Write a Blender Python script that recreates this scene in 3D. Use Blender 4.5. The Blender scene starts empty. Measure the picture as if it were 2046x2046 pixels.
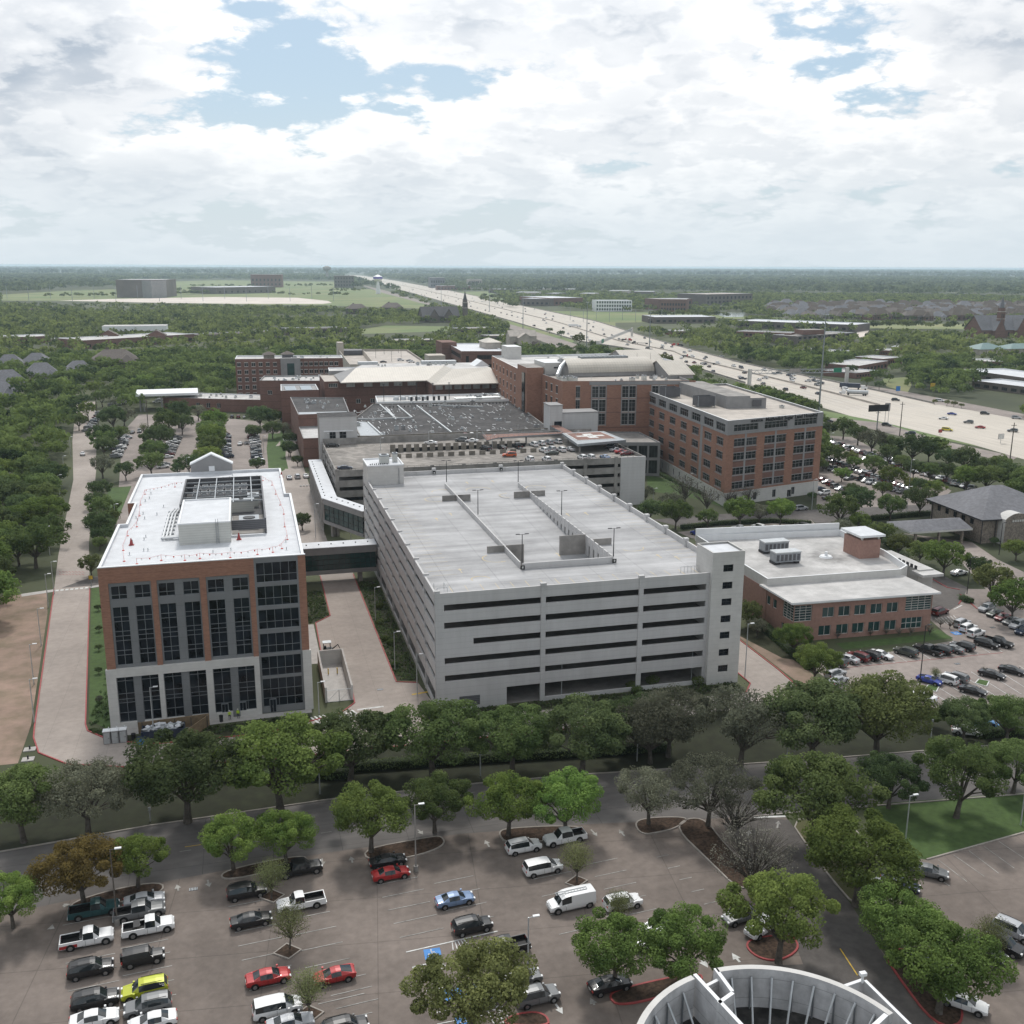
import bpy, bmesh, math, random
import numpy as np
from mathutils import Vector, Matrix
random.seed(7); np.random.seed(7)
SC=bpy.context.scene; COL=SC.collection
# ---------------------------------------------------------------- camera, sky, sun, exposure
F=2020.0; PITCH=math.atan(491/2020.0); YAW=math.radians(14.77); ROLL=math.radians(0.2); H=76.2
cam=bpy.data.cameras.new('camera'); camo=bpy.data.objects.new('camera',cam); COL.objects.link(camo); SC.camera=camo
cam.sensor_width=36; cam.lens=36*F/2046; cam.clip_start=1; cam.clip_end=90000
_M=Matrix.Rotation(-YAW,4,'Z')@Matrix.Rotation(math.pi/2-PITCH,4,'X')@Matrix.Rotation(ROLL,4,'Z')
camo.matrix_world=Matrix.Translation((0,0,H))@_M
SUN_AZ=math.radians(8); SUN_EL=math.radians(52)       # azimuth from +Y towards +X
SC.view_settings.view_transform='Standard'; SC.view_settings.look='None'
SC.view_settings.exposure=0.0; SC.view_settings.gamma=1
sl=bpy.data.lights.new('sun','SUN'); sl.energy=2.3; sl.angle=math.radians(8); sl.color=(1,.965,.91)
slo=bpy.data.objects.new('sun',sl); COL.objects.link(slo)
sd=Vector((math.sin(SUN_AZ)*math.cos(SUN_EL),math.cos(SUN_AZ)*math.cos(SUN_EL),math.sin(SUN_EL)))
slo.rotation_euler=sd.to_track_quat('Z','Y').to_euler()
W=bpy.data.worlds.new('World'); SC.world=W; W.use_nodes=True
def build_world():
    nt=W.node_tree; N=nt.nodes; Lk=nt.links; N.clear()
    def nn(t,**k):
        n=N.new(t)
        for a,b in k.items(): setattr(n,a,b)
        return n
    def math_(op,a,b=None,c=None,clamp=False):
        n=nn('ShaderNodeMath',operation=op); n.use_clamp=clamp
        for i,v in enumerate((a,b,c)):
            if v is None: continue
            if isinstance(v,(int,float)): n.inputs[i].default_value=v
            else: Lk.new(v,n.inputs[i])
        return n.outputs[0]
    def vmath(op,a,b=None):
        n=nn('ShaderNodeVectorMath',operation=op)
        for i,v in enumerate((a,b)):
            if v is None: continue
            if isinstance(v,tuple): n.inputs[i].default_value=v
            else: Lk.new(v,n.inputs[i])
        return n.outputs[0]
    def mapr(v,a,b,c,d,smooth=True):
        n=nn('ShaderNodeMapRange'); n.interpolation_type='SMOOTHSTEP' if smooth else 'LINEAR'; n.clamp=True
        Lk.new(v,n.inputs[0])
        for i,x in enumerate((a,b,c,d)): n.inputs[i+1].default_value=x
        return n.outputs[0]
    def mix(f,a,b):
        n=nn('ShaderNodeMix',data_type='RGBA')
        if isinstance(f,(int,float)): n.inputs[0].default_value=f
        else: Lk.new(f,n.inputs[0])
        for i,v in ((6,a),(7,b)):
            if isinstance(v,tuple): n.inputs[i].default_value=v+(1,)
            else: Lk.new(v,n.inputs[i])
        return n.outputs[2]
    tc=nn('ShaderNodeTexCoord'); sep=nn('ShaderNodeSeparateXYZ'); Lk.new(tc.outputs['Generated'],sep.inputs[0])
    z=math_('MAXIMUM',sep.outputs[2],0.0)
    # heaped clouds: a level layer of billows; each is looked at at three heights so that flat grey bases stay below white tops
    def plane(h,scale,off,squash=0.27):
        zz=math_('ADD',z,squash+h); u=math_('DIVIDE',sep.outputs[0],zz); v=math_('DIVIDE',sep.outputs[1],zz)
        cb=nn('ShaderNodeCombineXYZ'); Lk.new(u,cb.inputs[0]); Lk.new(v,cb.inputs[1]); return vmath('ADD',cb.outputs[0],off)
    def fbm(P,scale,detail=8,rough=0.55,dist=0.0,typ='FBM'):
        n=nn('ShaderNodeTexNoise',noise_dimensions='3D'); n.inputs['Scale'].default_value=scale; n.inputs['Detail'].default_value=detail
        n.inputs['Roughness'].default_value=rough; n.inputs['Distortion'].default_value=dist; Lk.new(P,n.inputs['Vector']); return n.outputs['Fac']
    P0=plane(0,1,CLOUD_OFF); P1=plane(0.028,1,CLOUD_OFF)
    def billow(P):      # rounded heads with creased valleys, on two scales
        a=math_('ABSOLUTE',math_('MULTIPLY_ADD',fbm(P,4.2,3,0.5),2.0,-1.0)); b=math_('ABSOLUTE',math_('MULTIPLY_ADD',fbm(P,10.5,6,0.6),2.0,-1.0))
        return math_('ADD',math_('MULTIPLY',a,0.75),math_('MULTIPLY',b,0.45))
    def density(P):
        big=fbm(P,1.5,3,0.55); bl=billow(P)
        return math_('ADD',math_('MULTIPLY',big,0.80),math_('MULTIPLY',bl,0.30)),bl
    den,fine=density(P0); den1,_=density(P1)
    cover=mapr(den,CV[0],CV[1],0,1)
    core=mapr(den,0.43,0.56,0,1)
    under=mapr(math_('SUBTRACT',den,den1),-0.05,0.03,1,0)      # looking at the flat base of a heap
    bill=mapr(fine,0.02,0.38,1.0,0.5)
    shade=math_('MULTIPLY',math_('ADD',math_('MULTIPLY',core,0.62),math_('MULTIPLY',under,0.38)),bill,clamp=True)
    ccol=mix(shade,(1.02,1.02,1.02),(0.43,0.495,0.575))
    sky=nn('ShaderNodeTexSky'); sky.sky_type='NISHITA'; sky.sun_disc=False; sky.sun_elevation=SUN_EL; sky.sun_rotation=SUN_AZ
    sky.air_density=1.0; sky.dust_density=1.6; sky.ozone_density=1.5
    sk=nn('ShaderNodeVectorMath',operation='SCALE'); Lk.new(sky.outputs[0],sk.inputs[0]); sk.inputs['Scale'].default_value=1.0
    skyc=mix(0.55,sk.outputs[0],(5.0,6.9,8.4))
    # clouds in the same physical units as the sky (background strength brings both down)
    cs=nn('ShaderNodeVectorMath',operation='SCALE'); Lk.new(ccol,cs.inputs[0]); 
    dp=nn('ShaderNodeVectorMath',operation='DOT_PRODUCT'); Lk.new(tc.outputs['Generated'],dp.inputs[0]); dp.inputs[1].default_value=tuple(sd)      # clouds nearer the sun scatter more light forward
    gl=math_('MULTIPLY',math_('ADD',0.84,math_('MULTIPLY',math_('POWER',math_('MAXIMUM',dp.outputs['Value'],0.0),3.0),0.55)),CLOUD_LUM); Lk.new(gl,cs.inputs['Scale'])
    low=mapr(z,-0.01,0.19,1,0)
    full=mix(cover,skyc,cs.outputs[0])
    full=mix(math_('MULTIPLY',math_('POWER',low,1.5),0.92),full,HORIZON)
    bg=nn('ShaderNodeBackground'); bg.inputs[1].default_value=0.1; Lk.new(full,bg.inputs[0])
    out=nn('ShaderNodeOutputWorld'); Lk.new(bg.outputs[0],out.inputs[0])
CLOUD_OFF=(74.8,51.6,0.0); CLOUD_LUM=11.0; HORIZON=(7.0,7.9,8.5); CV=(0.355,0.410)
build_world()
# ---------------------------------------------------------------- picture position -> point in the world (on a level plane)
def ray(x,y):
    u=(x-1023)/F; v=(1023-y)/F; c,s=math.cos(ROLL),math.sin(ROLL); u,v=u*c-v*s,u*s+v*c
    fw=math.cos(PITCH)+v*math.sin(PITCH); up=-math.sin(PITCH)+v*math.cos(PITCH)
    return u*math.cos(YAW)+fw*math.sin(YAW), -u*math.sin(YAW)+fw*math.cos(YAW), up
CR={1:(0,500,700/1932),2:(650,500,700/1932),3:(1300,500,746/1932),4:(0,850,700/1932),5:(600,850,700/1932),6:(1250,750,796/1932),7:(0,1400,700/1932),8:(650,1400,700/1932),9:(1250,1350,796/1932),10:(560,760,300/1932),11:(850,820,450/1932),12:(560,680,460/1932),13:(980,680,460/1932),14:(1600,1150,446/1932),15:(1600,820,446/1932),16:(1180,1800,720/1932)}
def g(c,x,y,z=0.0):
    a,b,k=CR[c]; X,Y,U=ray(a+x*k,b+y*k); t=(z-H)/U
    return (X*t,Y*t)
def depth(p,z=0):
    f=p[0]*math.sin(YAW)+p[1]*math.cos(YAW); return f*math.cos(PITCH)-(z-H)*math.sin(PITCH)
def imgx(p,z=0):
    return 1023+F*(p[0]*math.cos(YAW)-p[1]*math.sin(YAW))/max(depth(p,z),1)
def imgy(p,z=0):
    f=p[0]*math.sin(YAW)+p[1]*math.cos(YAW); return 1023-F*(f*math.sin(PITCH)+(z-H)*math.cos(PITCH))/max(depth(p,z),1)
# ---------------------------------------------------------------- mesh builder
class MB:
    def __init__(s): s.v=[]; s.f=[]; s.m=[]; s.mats=[]
    def mi(s,m):
        if m not in s.mats: s.mats.append(m)
        return s.mats.index(m)
    def poly(s,pts,m):
        n=len(s.v); s.v+= [tuple(p) for p in pts]; s.f.append(tuple(range(n,n+len(pts)))); s.m.append(s.mi(m))
    def box(s,x0,x1,y0,y1,z0,z1,m,top=None,M=None):
        c=[(x0,y0,z0),(x1,y0,z0),(x1,y1,z0),(x0,y1,z0),(x0,y0,z1),(x1,y0,z1),(x1,y1,z1),(x0,y1,z1)]
        if M is not None: c=[tuple(M@Vector(q)) for q in c]
        n=len(s.v); s.v+=c; i=s.mi(m); t=s.mi(top) if top else i
        for f,k in (((0,3,2,1),i),((4,5,6,7),t),((0,1,5,4),i),((1,2,6,5),i),((2,3,7,6),i),((3,0,4,7),i)):
            s.f.append(tuple(n+a for a in f)); s.m.append(k)
    def prism(s,poly,z0,z1,m,top=None):
        a=sum(poly[i][0]*poly[(i+1)%len(poly)][1]-poly[(i+1)%len(poly)][0]*poly[i][1] for i in range(len(poly)))
        if a<0: poly=poly[::-1]
        k=len(poly); n=len(s.v); s.v+=[(p[0],p[1],z0) for p in poly]+[(p[0],p[1],z1) for p in poly]
        i=s.mi(m); t=s.mi(top) if top else i
        s.f.append(tuple(n+a for a in range(k-1,-1,-1))); s.m.append(i)
        s.f.append(tuple(n+k+a for a in range(k))); s.m.append(t)
        for a in range(k):
            b=(a+1)%k; s.f.append((n+a,n+b,n+k+b,n+k+a)); s.m.append(i)
    def flat(s,poly,z,m):
        a=sum(poly[i][0]*poly[(i+1)%len(poly)][1]-poly[(i+1)%len(poly)][0]*poly[i][1] for i in range(len(poly)))
        if a<0: poly=poly[::-1]
        s.poly([(p[0],p[1],z) for p in poly],m)
    def wall(s,p,q,t,z0,z1,m,top=None,z0b=None,z1b=None):     # a wall slab from p to q, thickness t to the left side of p->q
        d=Vector((q[0]-p[0],q[1]-p[1])); d.normalize(); n=Vector((-d.y,d.x))*t
        za=z0b if z0b is not None else z0; zb=z1b if z1b is not None else z1
        c=[(p[0],p[1],z0),(q[0],q[1],za),(q[0]+n.x,q[1]+n.y,za),(p[0]+n.x,p[1]+n.y,z0),(p[0],p[1],z1),(q[0],q[1],zb),(q[0]+n.x,q[1]+n.y,zb),(p[0]+n.x,p[1]+n.y,z1)]
        k=len(s.v); s.v+=c; i=s.mi(m); tt=s.mi(top) if top else i
        for f,j in (((0,3,2,1),i),((4,5,6,7),tt),((0,1,5,4),i),((1,2,6,5),i),((2,3,7,6),i),((3,0,4,7),i)):
            s.f.append(tuple(k+a for a in f)); s.m.append(j)
    def tube(s,pts,rs,m,n=8,cap=True):
        pts=[Vector(p) for p in pts]
        if isinstance(rs,(int,float)): rs=[rs]*len(pts)
        base=len(s.v); i=s.mi(m)
        for k,p in enumerate(pts):
            a=pts[max(k-1,0)]; b=pts[min(k+1,len(pts)-1)]; d=(b-a).normalized()
            x=d.orthogonal().normalized(); y=d.cross(x)
            for j in range(n):
                t=2*math.pi*j/n; q=p+(x*math.cos(t)+y*math.sin(t))*rs[k]; s.v.append(tuple(q))
        for k in range(len(pts)-1):
            for j in range(n):
                a=base+k*n+j; b=base+k*n+(j+1)%n; s.f.append((a,b,b+n,a+n)); s.m.append(i)
        if cap:
            s.f.append(tuple(base+j for j in range(n-1,-1,-1))); s.m.append(i)
            e=base+(len(pts)-1)*n; s.f.append(tuple(e+j for j in range(n))); s.m.append(i)
    def cone(s,x,y,z0,z1,r0,r1,m,n=12):
        s.tube([(x,y,z0),(x,y,z1)],[r0,r1],m,n)
    def mesh(s,name,off=(0,0,0),smooth=False):
        me=bpy.data.meshes.new(name)
        me.from_pydata([(a-off[0],b-off[1],c-off[2]) for a,b,c in s.v],[],s.f)
        for m in s.mats: me.materials.append(m)
        me.polygons.foreach_set('material_index',s.m)
        if smooth: me.polygons.foreach_set('use_smooth',[True]*len(s.f))
        me.update(); return me
ORG={}
def lab(o,label,cat=None,group=None,kind=None):
    if label: o['label']=label
    if cat: o['category']=cat
    if group: o['group']=group
    if kind: o['kind']=kind
    return o
def thing(name,label,cat,loc=(0,0,0),group=None):
    o=bpy.data.objects.new(name,None); COL.objects.link(o); o.location=loc; o.empty_display_size=.5
    ORG[o.name]=tuple(loc); return lab(o,label,cat,group)
def part(mb,name,parent,label=None,smooth=False,kind=None):
    off=ORG[parent.name] if parent else (0,0,0)
    o=bpy.data.objects.new(name,mb.mesh(name,off,smooth)); COL.objects.link(o)
    if parent: o.parent=parent
    ORG[o.name]=off
    if label: o['label']=label
    if kind: o['kind']=kind
    return o
def solo(mb,name,label,cat,group=None,loc=None,smooth=False):     # a thing that is one mesh
    if loc is None:
        a=np.array(mb.v); loc=(float(a[:,0].mean()),float(a[:,1].mean()),float(a[:,2].min()))
    o=bpy.data.objects.new(name,mb.mesh(name,loc,smooth)); COL.objects.link(o); o.location=loc; ORG[o.name]=loc
    return lab(o,label,cat,group)
def struct(mb,name,kind='structure',label=None,cat=None):
    o=bpy.data.objects.new(name,mb.mesh(name)); COL.objects.link(o); return lab(o,label,cat,None,kind)
ONES='zeroth first second third fourth fifth sixth seventh eighth ninth tenth eleventh twelfth thirteenth fourteenth fifteenth sixteenth seventeenth eighteenth nineteenth'.split()
TENS={2:'twent',3:'thirt',4:'fort',5:'fift',6:'sixt',7:'sevent',8:'eight',9:'ninet'}
def ordn(k):
    if k<20: return ONES[k]
    if k%10==0: return TENS[k//10]+'ieth'
    return TENS[k//10]+'y-'+ONES[k%10]
REG=[]   # (object, position, description, where) -> labels written at the end, numbered from the left within look-alikes
def reg(o,pos,what,where): REG.append((o,pos,what,where))
def write_labels():
    d={}
    for o,p,w,r in REG: d.setdefault((w,r),[]).append((imgx(p),o))
    for (w,r),L in d.items():
        L.sort(key=lambda t:t[0])
        for k,(x,o) in enumerate(L):
            o['label']=f'{w} {r}' if len(L)==1 else f'{w} {r}, {ordn(k+1)} from the left'
            if len(L)>1: o['group']=o.get('group') or f'{w}s {r}'
# ---------------------------------------------------------------- materials
def mat(name,col,rough=.8,var=.15,scale=.5,col2=None,stretch=(1,1,1),metal=0,spec=.3,grime=0,gscale=.08,bump=0,obj=False,detail=4):
    m=bpy.data.materials.new(name); m.use_nodes=True; nt=m.node_tree; N=nt.nodes; L=nt.links; b=N['Principled BSDF']
    b.inputs['Roughness'].default_value=rough; b.inputs['Metallic'].default_value=metal; b.inputs['Specular IOR Level'].default_value=spec
    if obj:
        t=N.new('ShaderNodeTexCoord'); src=t.outputs['Object']
    else:
        t=N.new('ShaderNodeNewGeometry'); src=t.outputs['Position']
    mp=N.new('ShaderNodeMapping'); mp.inputs['Scale'].default_value=stretch; L.new(src,mp.inputs[0])
    no=N.new('ShaderNodeTexNoise'); no.inputs['Scale'].default_value=scale; no.inputs['Detail'].default_value=detail; no.inputs['Roughness'].default_value=.6; L.new(mp.outputs[0],no.inputs['Vector'])
    c2=col2 or tuple(c*(1-var*1.6) for c in col); c1=tuple(min(1,c*(1+var*.6)) for c in col) if not col2 else col
    r=N.new('ShaderNodeValToRGB'); r.color_ramp.elements[0].position=.32; r.color_ramp.elements[1].position=.68
    r.color_ramp.elements[0].color=c2+(1,); r.color_ramp.elements[1].color=c1+(1,); L.new(no.outputs['Fac'],r.inputs[0]); out=r.outputs[0]
    if grime:
        n2=N.new('ShaderNodeTexNoise'); n2.inputs['Scale'].default_value=gscale; n2.inputs['Detail'].default_value=6; n2.inputs['Roughness'].default_value=.65; L.new(src,n2.inputs['Vector'])
        r2=N.new('ShaderNodeMapRange'); r2.inputs[1].default_value=.38; r2.inputs[2].default_value=.68; r2.inputs[3].default_value=1-grime; r2.inputs[4].default_value=1; L.new(n2.outputs['Fac'],r2.inputs[0])
        mx=N.new('ShaderNodeMix'); mx.data_type='RGBA'; mx.blend_type='MULTIPLY'; mx.inputs[0].default_value=1; L.new(out,mx.inputs[6])
        cc=N.new('ShaderNodeCombineColor')
        for i in range(3): L.new(r2.outputs[0],cc.inputs[i])
        L.new(cc.outputs[0],mx.inputs[7]); out=mx.outputs[2]
    L.new(out,b.inputs['Base Color'])
    if bump:
        bp=N.new('ShaderNodeBump'); bp.inputs['Strength'].default_value=bump; bp.inputs['Distance'].default_value=.3; L.new(no.outputs['Fac'],bp.inputs['Height']); L.new(bp.outputs[0],b.inputs['Normal'])
    return m
def addlines(m,axis,period,width,dark,axis2=None,period2=None,off=0,off2=0,rot=0):
    """thin darker joints (control joints, panel seams, courses) every `period` metres"""
    nt=m.node_tree; N=nt.nodes; L=nt.links; b=N['Principled BSDF']; src=b.inputs['Base Color'].links[0].from_socket
    geo=N.new('ShaderNodeNewGeometry'); mp=N.new('ShaderNodeMapping'); mp.inputs['Rotation'].default_value=(0,0,rot); L.new(geo.outputs['Position'],mp.inputs[0])
    sp=N.new('ShaderNodeSeparateXYZ'); L.new(mp.outputs[0],sp.inputs[0]); f=None
    for ax,per,of in ((axis,period,off),(axis2,period2,off2)):
        if ax is None: continue
        a=N.new('ShaderNodeMath'); a.operation='MULTIPLY_ADD'; a.inputs[1].default_value=1/per; a.inputs[2].default_value=of/per+1000; L.new(sp.outputs['XYZ'.index(ax)],a.inputs[0])
        fr=N.new('ShaderNodeMath'); fr.operation='FRACT'; L.new(a.outputs[0],fr.inputs[0])
        lt=N.new('ShaderNodeMath'); lt.operation='LESS_THAN'; lt.inputs[1].default_value=width/per; L.new(fr.outputs[0],lt.inputs[0])
        if f is None: f=lt.outputs[0]
        else:
            mxx=N.new('ShaderNodeMath'); mxx.operation='MAXIMUM'; L.new(f,mxx.inputs[0]); L.new(lt.outputs[0],mxx.inputs[1]); f=mxx.outputs[0]
    ml=N.new('ShaderNodeMath'); ml.operation='MULTIPLY'; ml.inputs[1].default_value=dark; L.new(f,ml.inputs[0])
    mx=N.new('ShaderNodeMix'); mx.data_type='RGBA'; L.new(ml.outputs[0],mx.inputs[0]); L.new(src,mx.inputs[6]); mx.inputs[7].default_value=(.02,.02,.02,1); L.new(mx.outputs[2],b.inputs['Base Color'])
    return m
M={}
def D(k,*a,**q): M[k]=mat(k,*a,**q); return M[k]
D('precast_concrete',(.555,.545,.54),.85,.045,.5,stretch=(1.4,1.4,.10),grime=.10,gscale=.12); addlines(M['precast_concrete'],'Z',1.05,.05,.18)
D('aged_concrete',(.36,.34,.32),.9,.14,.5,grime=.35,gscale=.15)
D('deck_concrete',(.465,.462,.468),.8,.16,.30,stretch=(.12,1.2,1),grime=.30,gscale=.09); addlines(M['deck_concrete'],'X',9.3,.09,.35,'Y',10.6,off=4)
D('old_deck',(.36,.33,.30),.9,.22,.4,grime=.45,gscale=.07)
D('orange_brick',(.34,.180,.125),.85,.14,2.2,grime=.12,gscale=.4,stretch=(.6,.6,2.5)); addlines(M['orange_brick'],'Z',.9,.06,.25)
D('red_brick',(.215,.120,.096),.88,.16,2.0,grime=.18,gscale=.2,stretch=(.6,.6,2.5)); addlines(M['red_brick'],'Z',3.6,.22,.45)
D('clinic_brick',(.36,.215,.175),.88,.10,1.5,grime=.12,gscale=.2)
D('tower_brick',(.335,.182,.130),.88,.14,1.5,grime=.15,gscale=.2,stretch=(.6,.6,2.5))
D('grey_panel',(.205,.21,.215),.55,.05,.3,grime=.08); addlines(M['grey_panel'],'Z',1.9,.05,.35)
D('pale_stone',(.60,.585,.56),.8,.05,.7,grime=.10); addlines(M['pale_stone'],'Z',.8,.04,.16)
D('grey_trim',(.29,.285,.285),.7,.08,.4,grime=.12)
D('white_membrane',(.61,.625,.65),.55,.07,.4,grime=.07,gscale=.1); addlines(M['white_membrane'],'Y',3.0,.08,.08)
D('stained_membrane',(.58,.565,.55),.7,.09,.5,grime=.30,gscale=.12); addlines(M['stained_membrane'],'Y',2.6,.07,.22,'X',6)
D('clinic_roof',(.56,.545,.53),.7,.09,.5,grime=.35,gscale=.12); addlines(M['clinic_roof'],'Y',2.6,.07,.22,'X',6)
def soot(m,c,r):
    nt=m.node_tree; N=nt.nodes; L=nt.links; b=N['Principled BSDF']; src=b.inputs['Base Color'].links[0].from_socket; ge=N.new('ShaderNodeNewGeometry')
    no=N.new('ShaderNodeTexNoise'); no.inputs['Scale'].default_value=.5; no.inputs['Detail'].default_value=5; L.new(ge.outputs['Position'],no.inputs['Vector'])
    sb=N.new('ShaderNodeVectorMath'); sb.operation='DISTANCE'; sb.inputs[1].default_value=c; L.new(ge.outputs['Position'],sb.inputs[0])
    ad=N.new('ShaderNodeMath'); ad.operation='MULTIPLY_ADD'; ad.inputs[1].default_value=9; L.new(no.outputs['Fac'],ad.inputs[0]); L.new(sb.outputs['Value'],ad.inputs[2])
    mr=N.new('ShaderNodeMapRange'); mr.inputs[1].default_value=4.2; mr.inputs[2].default_value=r+4.5; mr.inputs[3].default_value=.8; mr.inputs[4].default_value=0; L.new(ad.outputs[0],mr.inputs[0])
    mx=N.new('ShaderNodeMix'); mx.data_type='RGBA'; L.new(mr.outputs[0],mx.inputs[0]); L.new(src,mx.inputs[6]); mx.inputs[7].default_value=(.10,.095,.09,1); L.new(mx.outputs[2],b.inputs['Base Color'])
soot(M['clinic_roof'],(131.5,205,9.1),6)
D('white_metal',(.74,.75,.76),.45,.04,.5)
D('dark_gravel',(.105,.100,.100),.95,.3,.7,grime=.45,gscale=.06)
D('tan_roof',(.52,.47,.42),.8,.12,.3,grime=.25,gscale=.08)
D('tan_metal_roof',(.50,.46,.40),.5,.05,.3,grime=.10); addlines(M['tan_metal_roof'],'X',1.2,.12,.25)
D('lead_roof',(.115,.11,.115),.75,.18,1.5,grime=.15); addlines(M['lead_roof'],'Z',.25,.03,.25)
D('roof_umber',(.115,.092,.075),.9,.15,1.0,grime=.2)
D('shingle_brown',(.17,.145,.13),.9,.15,1.0,grime=.2)
D('shingle_grey',(.20,.20,.215),.9,.15,1.0,grime=.2)
D('stone_band',(.30,.255,.215),.9,.3,2.0,grime=.2); addlines(M['stone_band'],'Z',2.2,.18,-.0)
D('louvre',(.13,.13,.14),.6,.1,.5); addlines(M['louvre'],'Z',.35,.15,.5)
D('light_louvre',(.52,.52,.49),.6,.05,.5); addlines(M['light_louvre'],'Z',.45,.06,.25)
D('steel',(.30,.32,.34),.45,.1,1.0,metal=.6)
D('galvanised',(.50,.52,.53),.4,.1,1.0,metal=.4)
D('dark_metal',(.03,.03,.033),.5,.1,1.0)
D('black',(.012,.012,.013),.6,.1,1.0)
D('red_paint',(.34,.06,.06),.6,.15,1.5); D('yellow_paint',(.60,.40,.05),.6,.2,1.5); D('white_paint',(.62,.62,.60),.7,.2,1.2); D('faded_paint',(.36,.35,.33),.8,.3,.8)
D('blue_paint',(.05,.22,.55),.6,.15,1.5); D('orange_flag',(.55,.05,.03),.6,.1,1); D('green_sign',(.02,.20,.12),.5,.05,1)
D('helipad_red',(.27,.15,.12),.85,.2,.6,grime=.2)
D('lot_concrete',(.225,.188,.165),.92,.10,.9,grime=.36,gscale=.055); addlines(M['lot_concrete'],'X',12.5,.12,.28,'Y',8.6,rot=math.radians(7),off=1.5)
D('street_concrete',(.185,.172,.165),.92,.10,.6,grime=.30,gscale=.06,stretch=(.3,1.5,1)); addlines(M['street_concrete'],'X',9,.10,.35,'Y',5.9)
D('new_paving',(.385,.335,.30),.9,.07,.8,grime=.22,gscale=.07); addlines(M['new_paving'],'X',5,.06,.22,'Y',6)
D('wet_road',(.135,.122,.115),.85,.14,.9,grime=.3,gscale=.09)
D('pale_lot',(.32,.275,.25),.9,.10,.7,grime=.3,gscale=.06)
D('highway_concrete',(.55,.50,.435),.85,.13,.5,stretch=(3.0,.05,1),grime=.10,gscale=.01)
D('tyre_track',(.44,.40,.36),.85,.08,.02)
D('kerb_concrete',(.33,.30,.27),.9,.12,1.0)
D('sidewalk',(.42,.40,.38),.9,.1,.8)
D('grass_green',(.085,.140,.042),.95,.35,.9,col2=(.060,.098,.032),grime=.25,gscale=.12,bump=.2)
D('pale_earth',(.62,.55,.49),.9,.1,.02)
D('meadow',(.25,.25,.12),.95,.3,.008,col2=(.135,.20,.075),grime=.2,gscale=.006)
D('dry_grass',(.13,.12,.060),.95,.3,.25,col2=(.075,.085,.035),grime=.3,gscale=.1)
D('bare_dirt',(.36,.255,.205),.95,.25,.22,col2=(.21,.165,.115),grime=.25,gscale=.06)
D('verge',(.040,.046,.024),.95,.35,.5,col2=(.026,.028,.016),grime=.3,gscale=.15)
D('mulch',(.085,.055,.038),.95,.4,2.5,grime=.3,gscale=.3)
D('planting',(.055,.055,.03),.95,.5,3.0,col2=(.025,.03,.015))
D('forest_floor',(.105,.115,.060),.95,.3,.006,col2=(.034,.042,.022),detail=8)
D('pond_water',(.28,.31,.32),.15,.05,1)
D('bark',(.12,.105,.09),.95,.3,2.0,obj=True)
D('hedge_leaf',(.030,.045,.016),.9,.4,3.0,bump=.5)
D('well_floor',(.10,.10,.105),.8,.2,1)
D('plywood',(.24,.175,.11),.85,.15,1.5)
D('tyre',(.018,.018,.018),.8,.1,1,obj=True); D('rim',(.35,.35,.36),.35,.1,1,metal=.8,obj=True)
D('light_glass',(.75,.75,.75),.15,.05,1,obj=True); D('tail_red',(.35,.015,.01),.3,.05,1,obj=True)
def glass(name,col,rough=.08,spec=.5,varsc=.35,dark=.5):
    m=mat(name,col,rough,.3,varsc,col2=tuple(c*dark for c in col),spec=spec,detail=1); return m
M['dark_glass']=glass('dark_glass',(.020,.026,.034),.10,.36,.45,.25)  # tint noise paints brighter reflection patches into the panes
M['hospital_glass']=glass('hospital_glass',(.034,.040,.042),.12,.4,.5,.3)
M['green_glass']=glass('green_glass',(.030,.075,.075),.12,.5,.3)
M['car_glass']=mat('car_glass',(.02,.025,.028),.06,.1,1,spec=.7,obj=True)
M['pane_bright']=glass('pane_bright',(.45,.47,.46),.25,.5,.3,.6)
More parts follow.
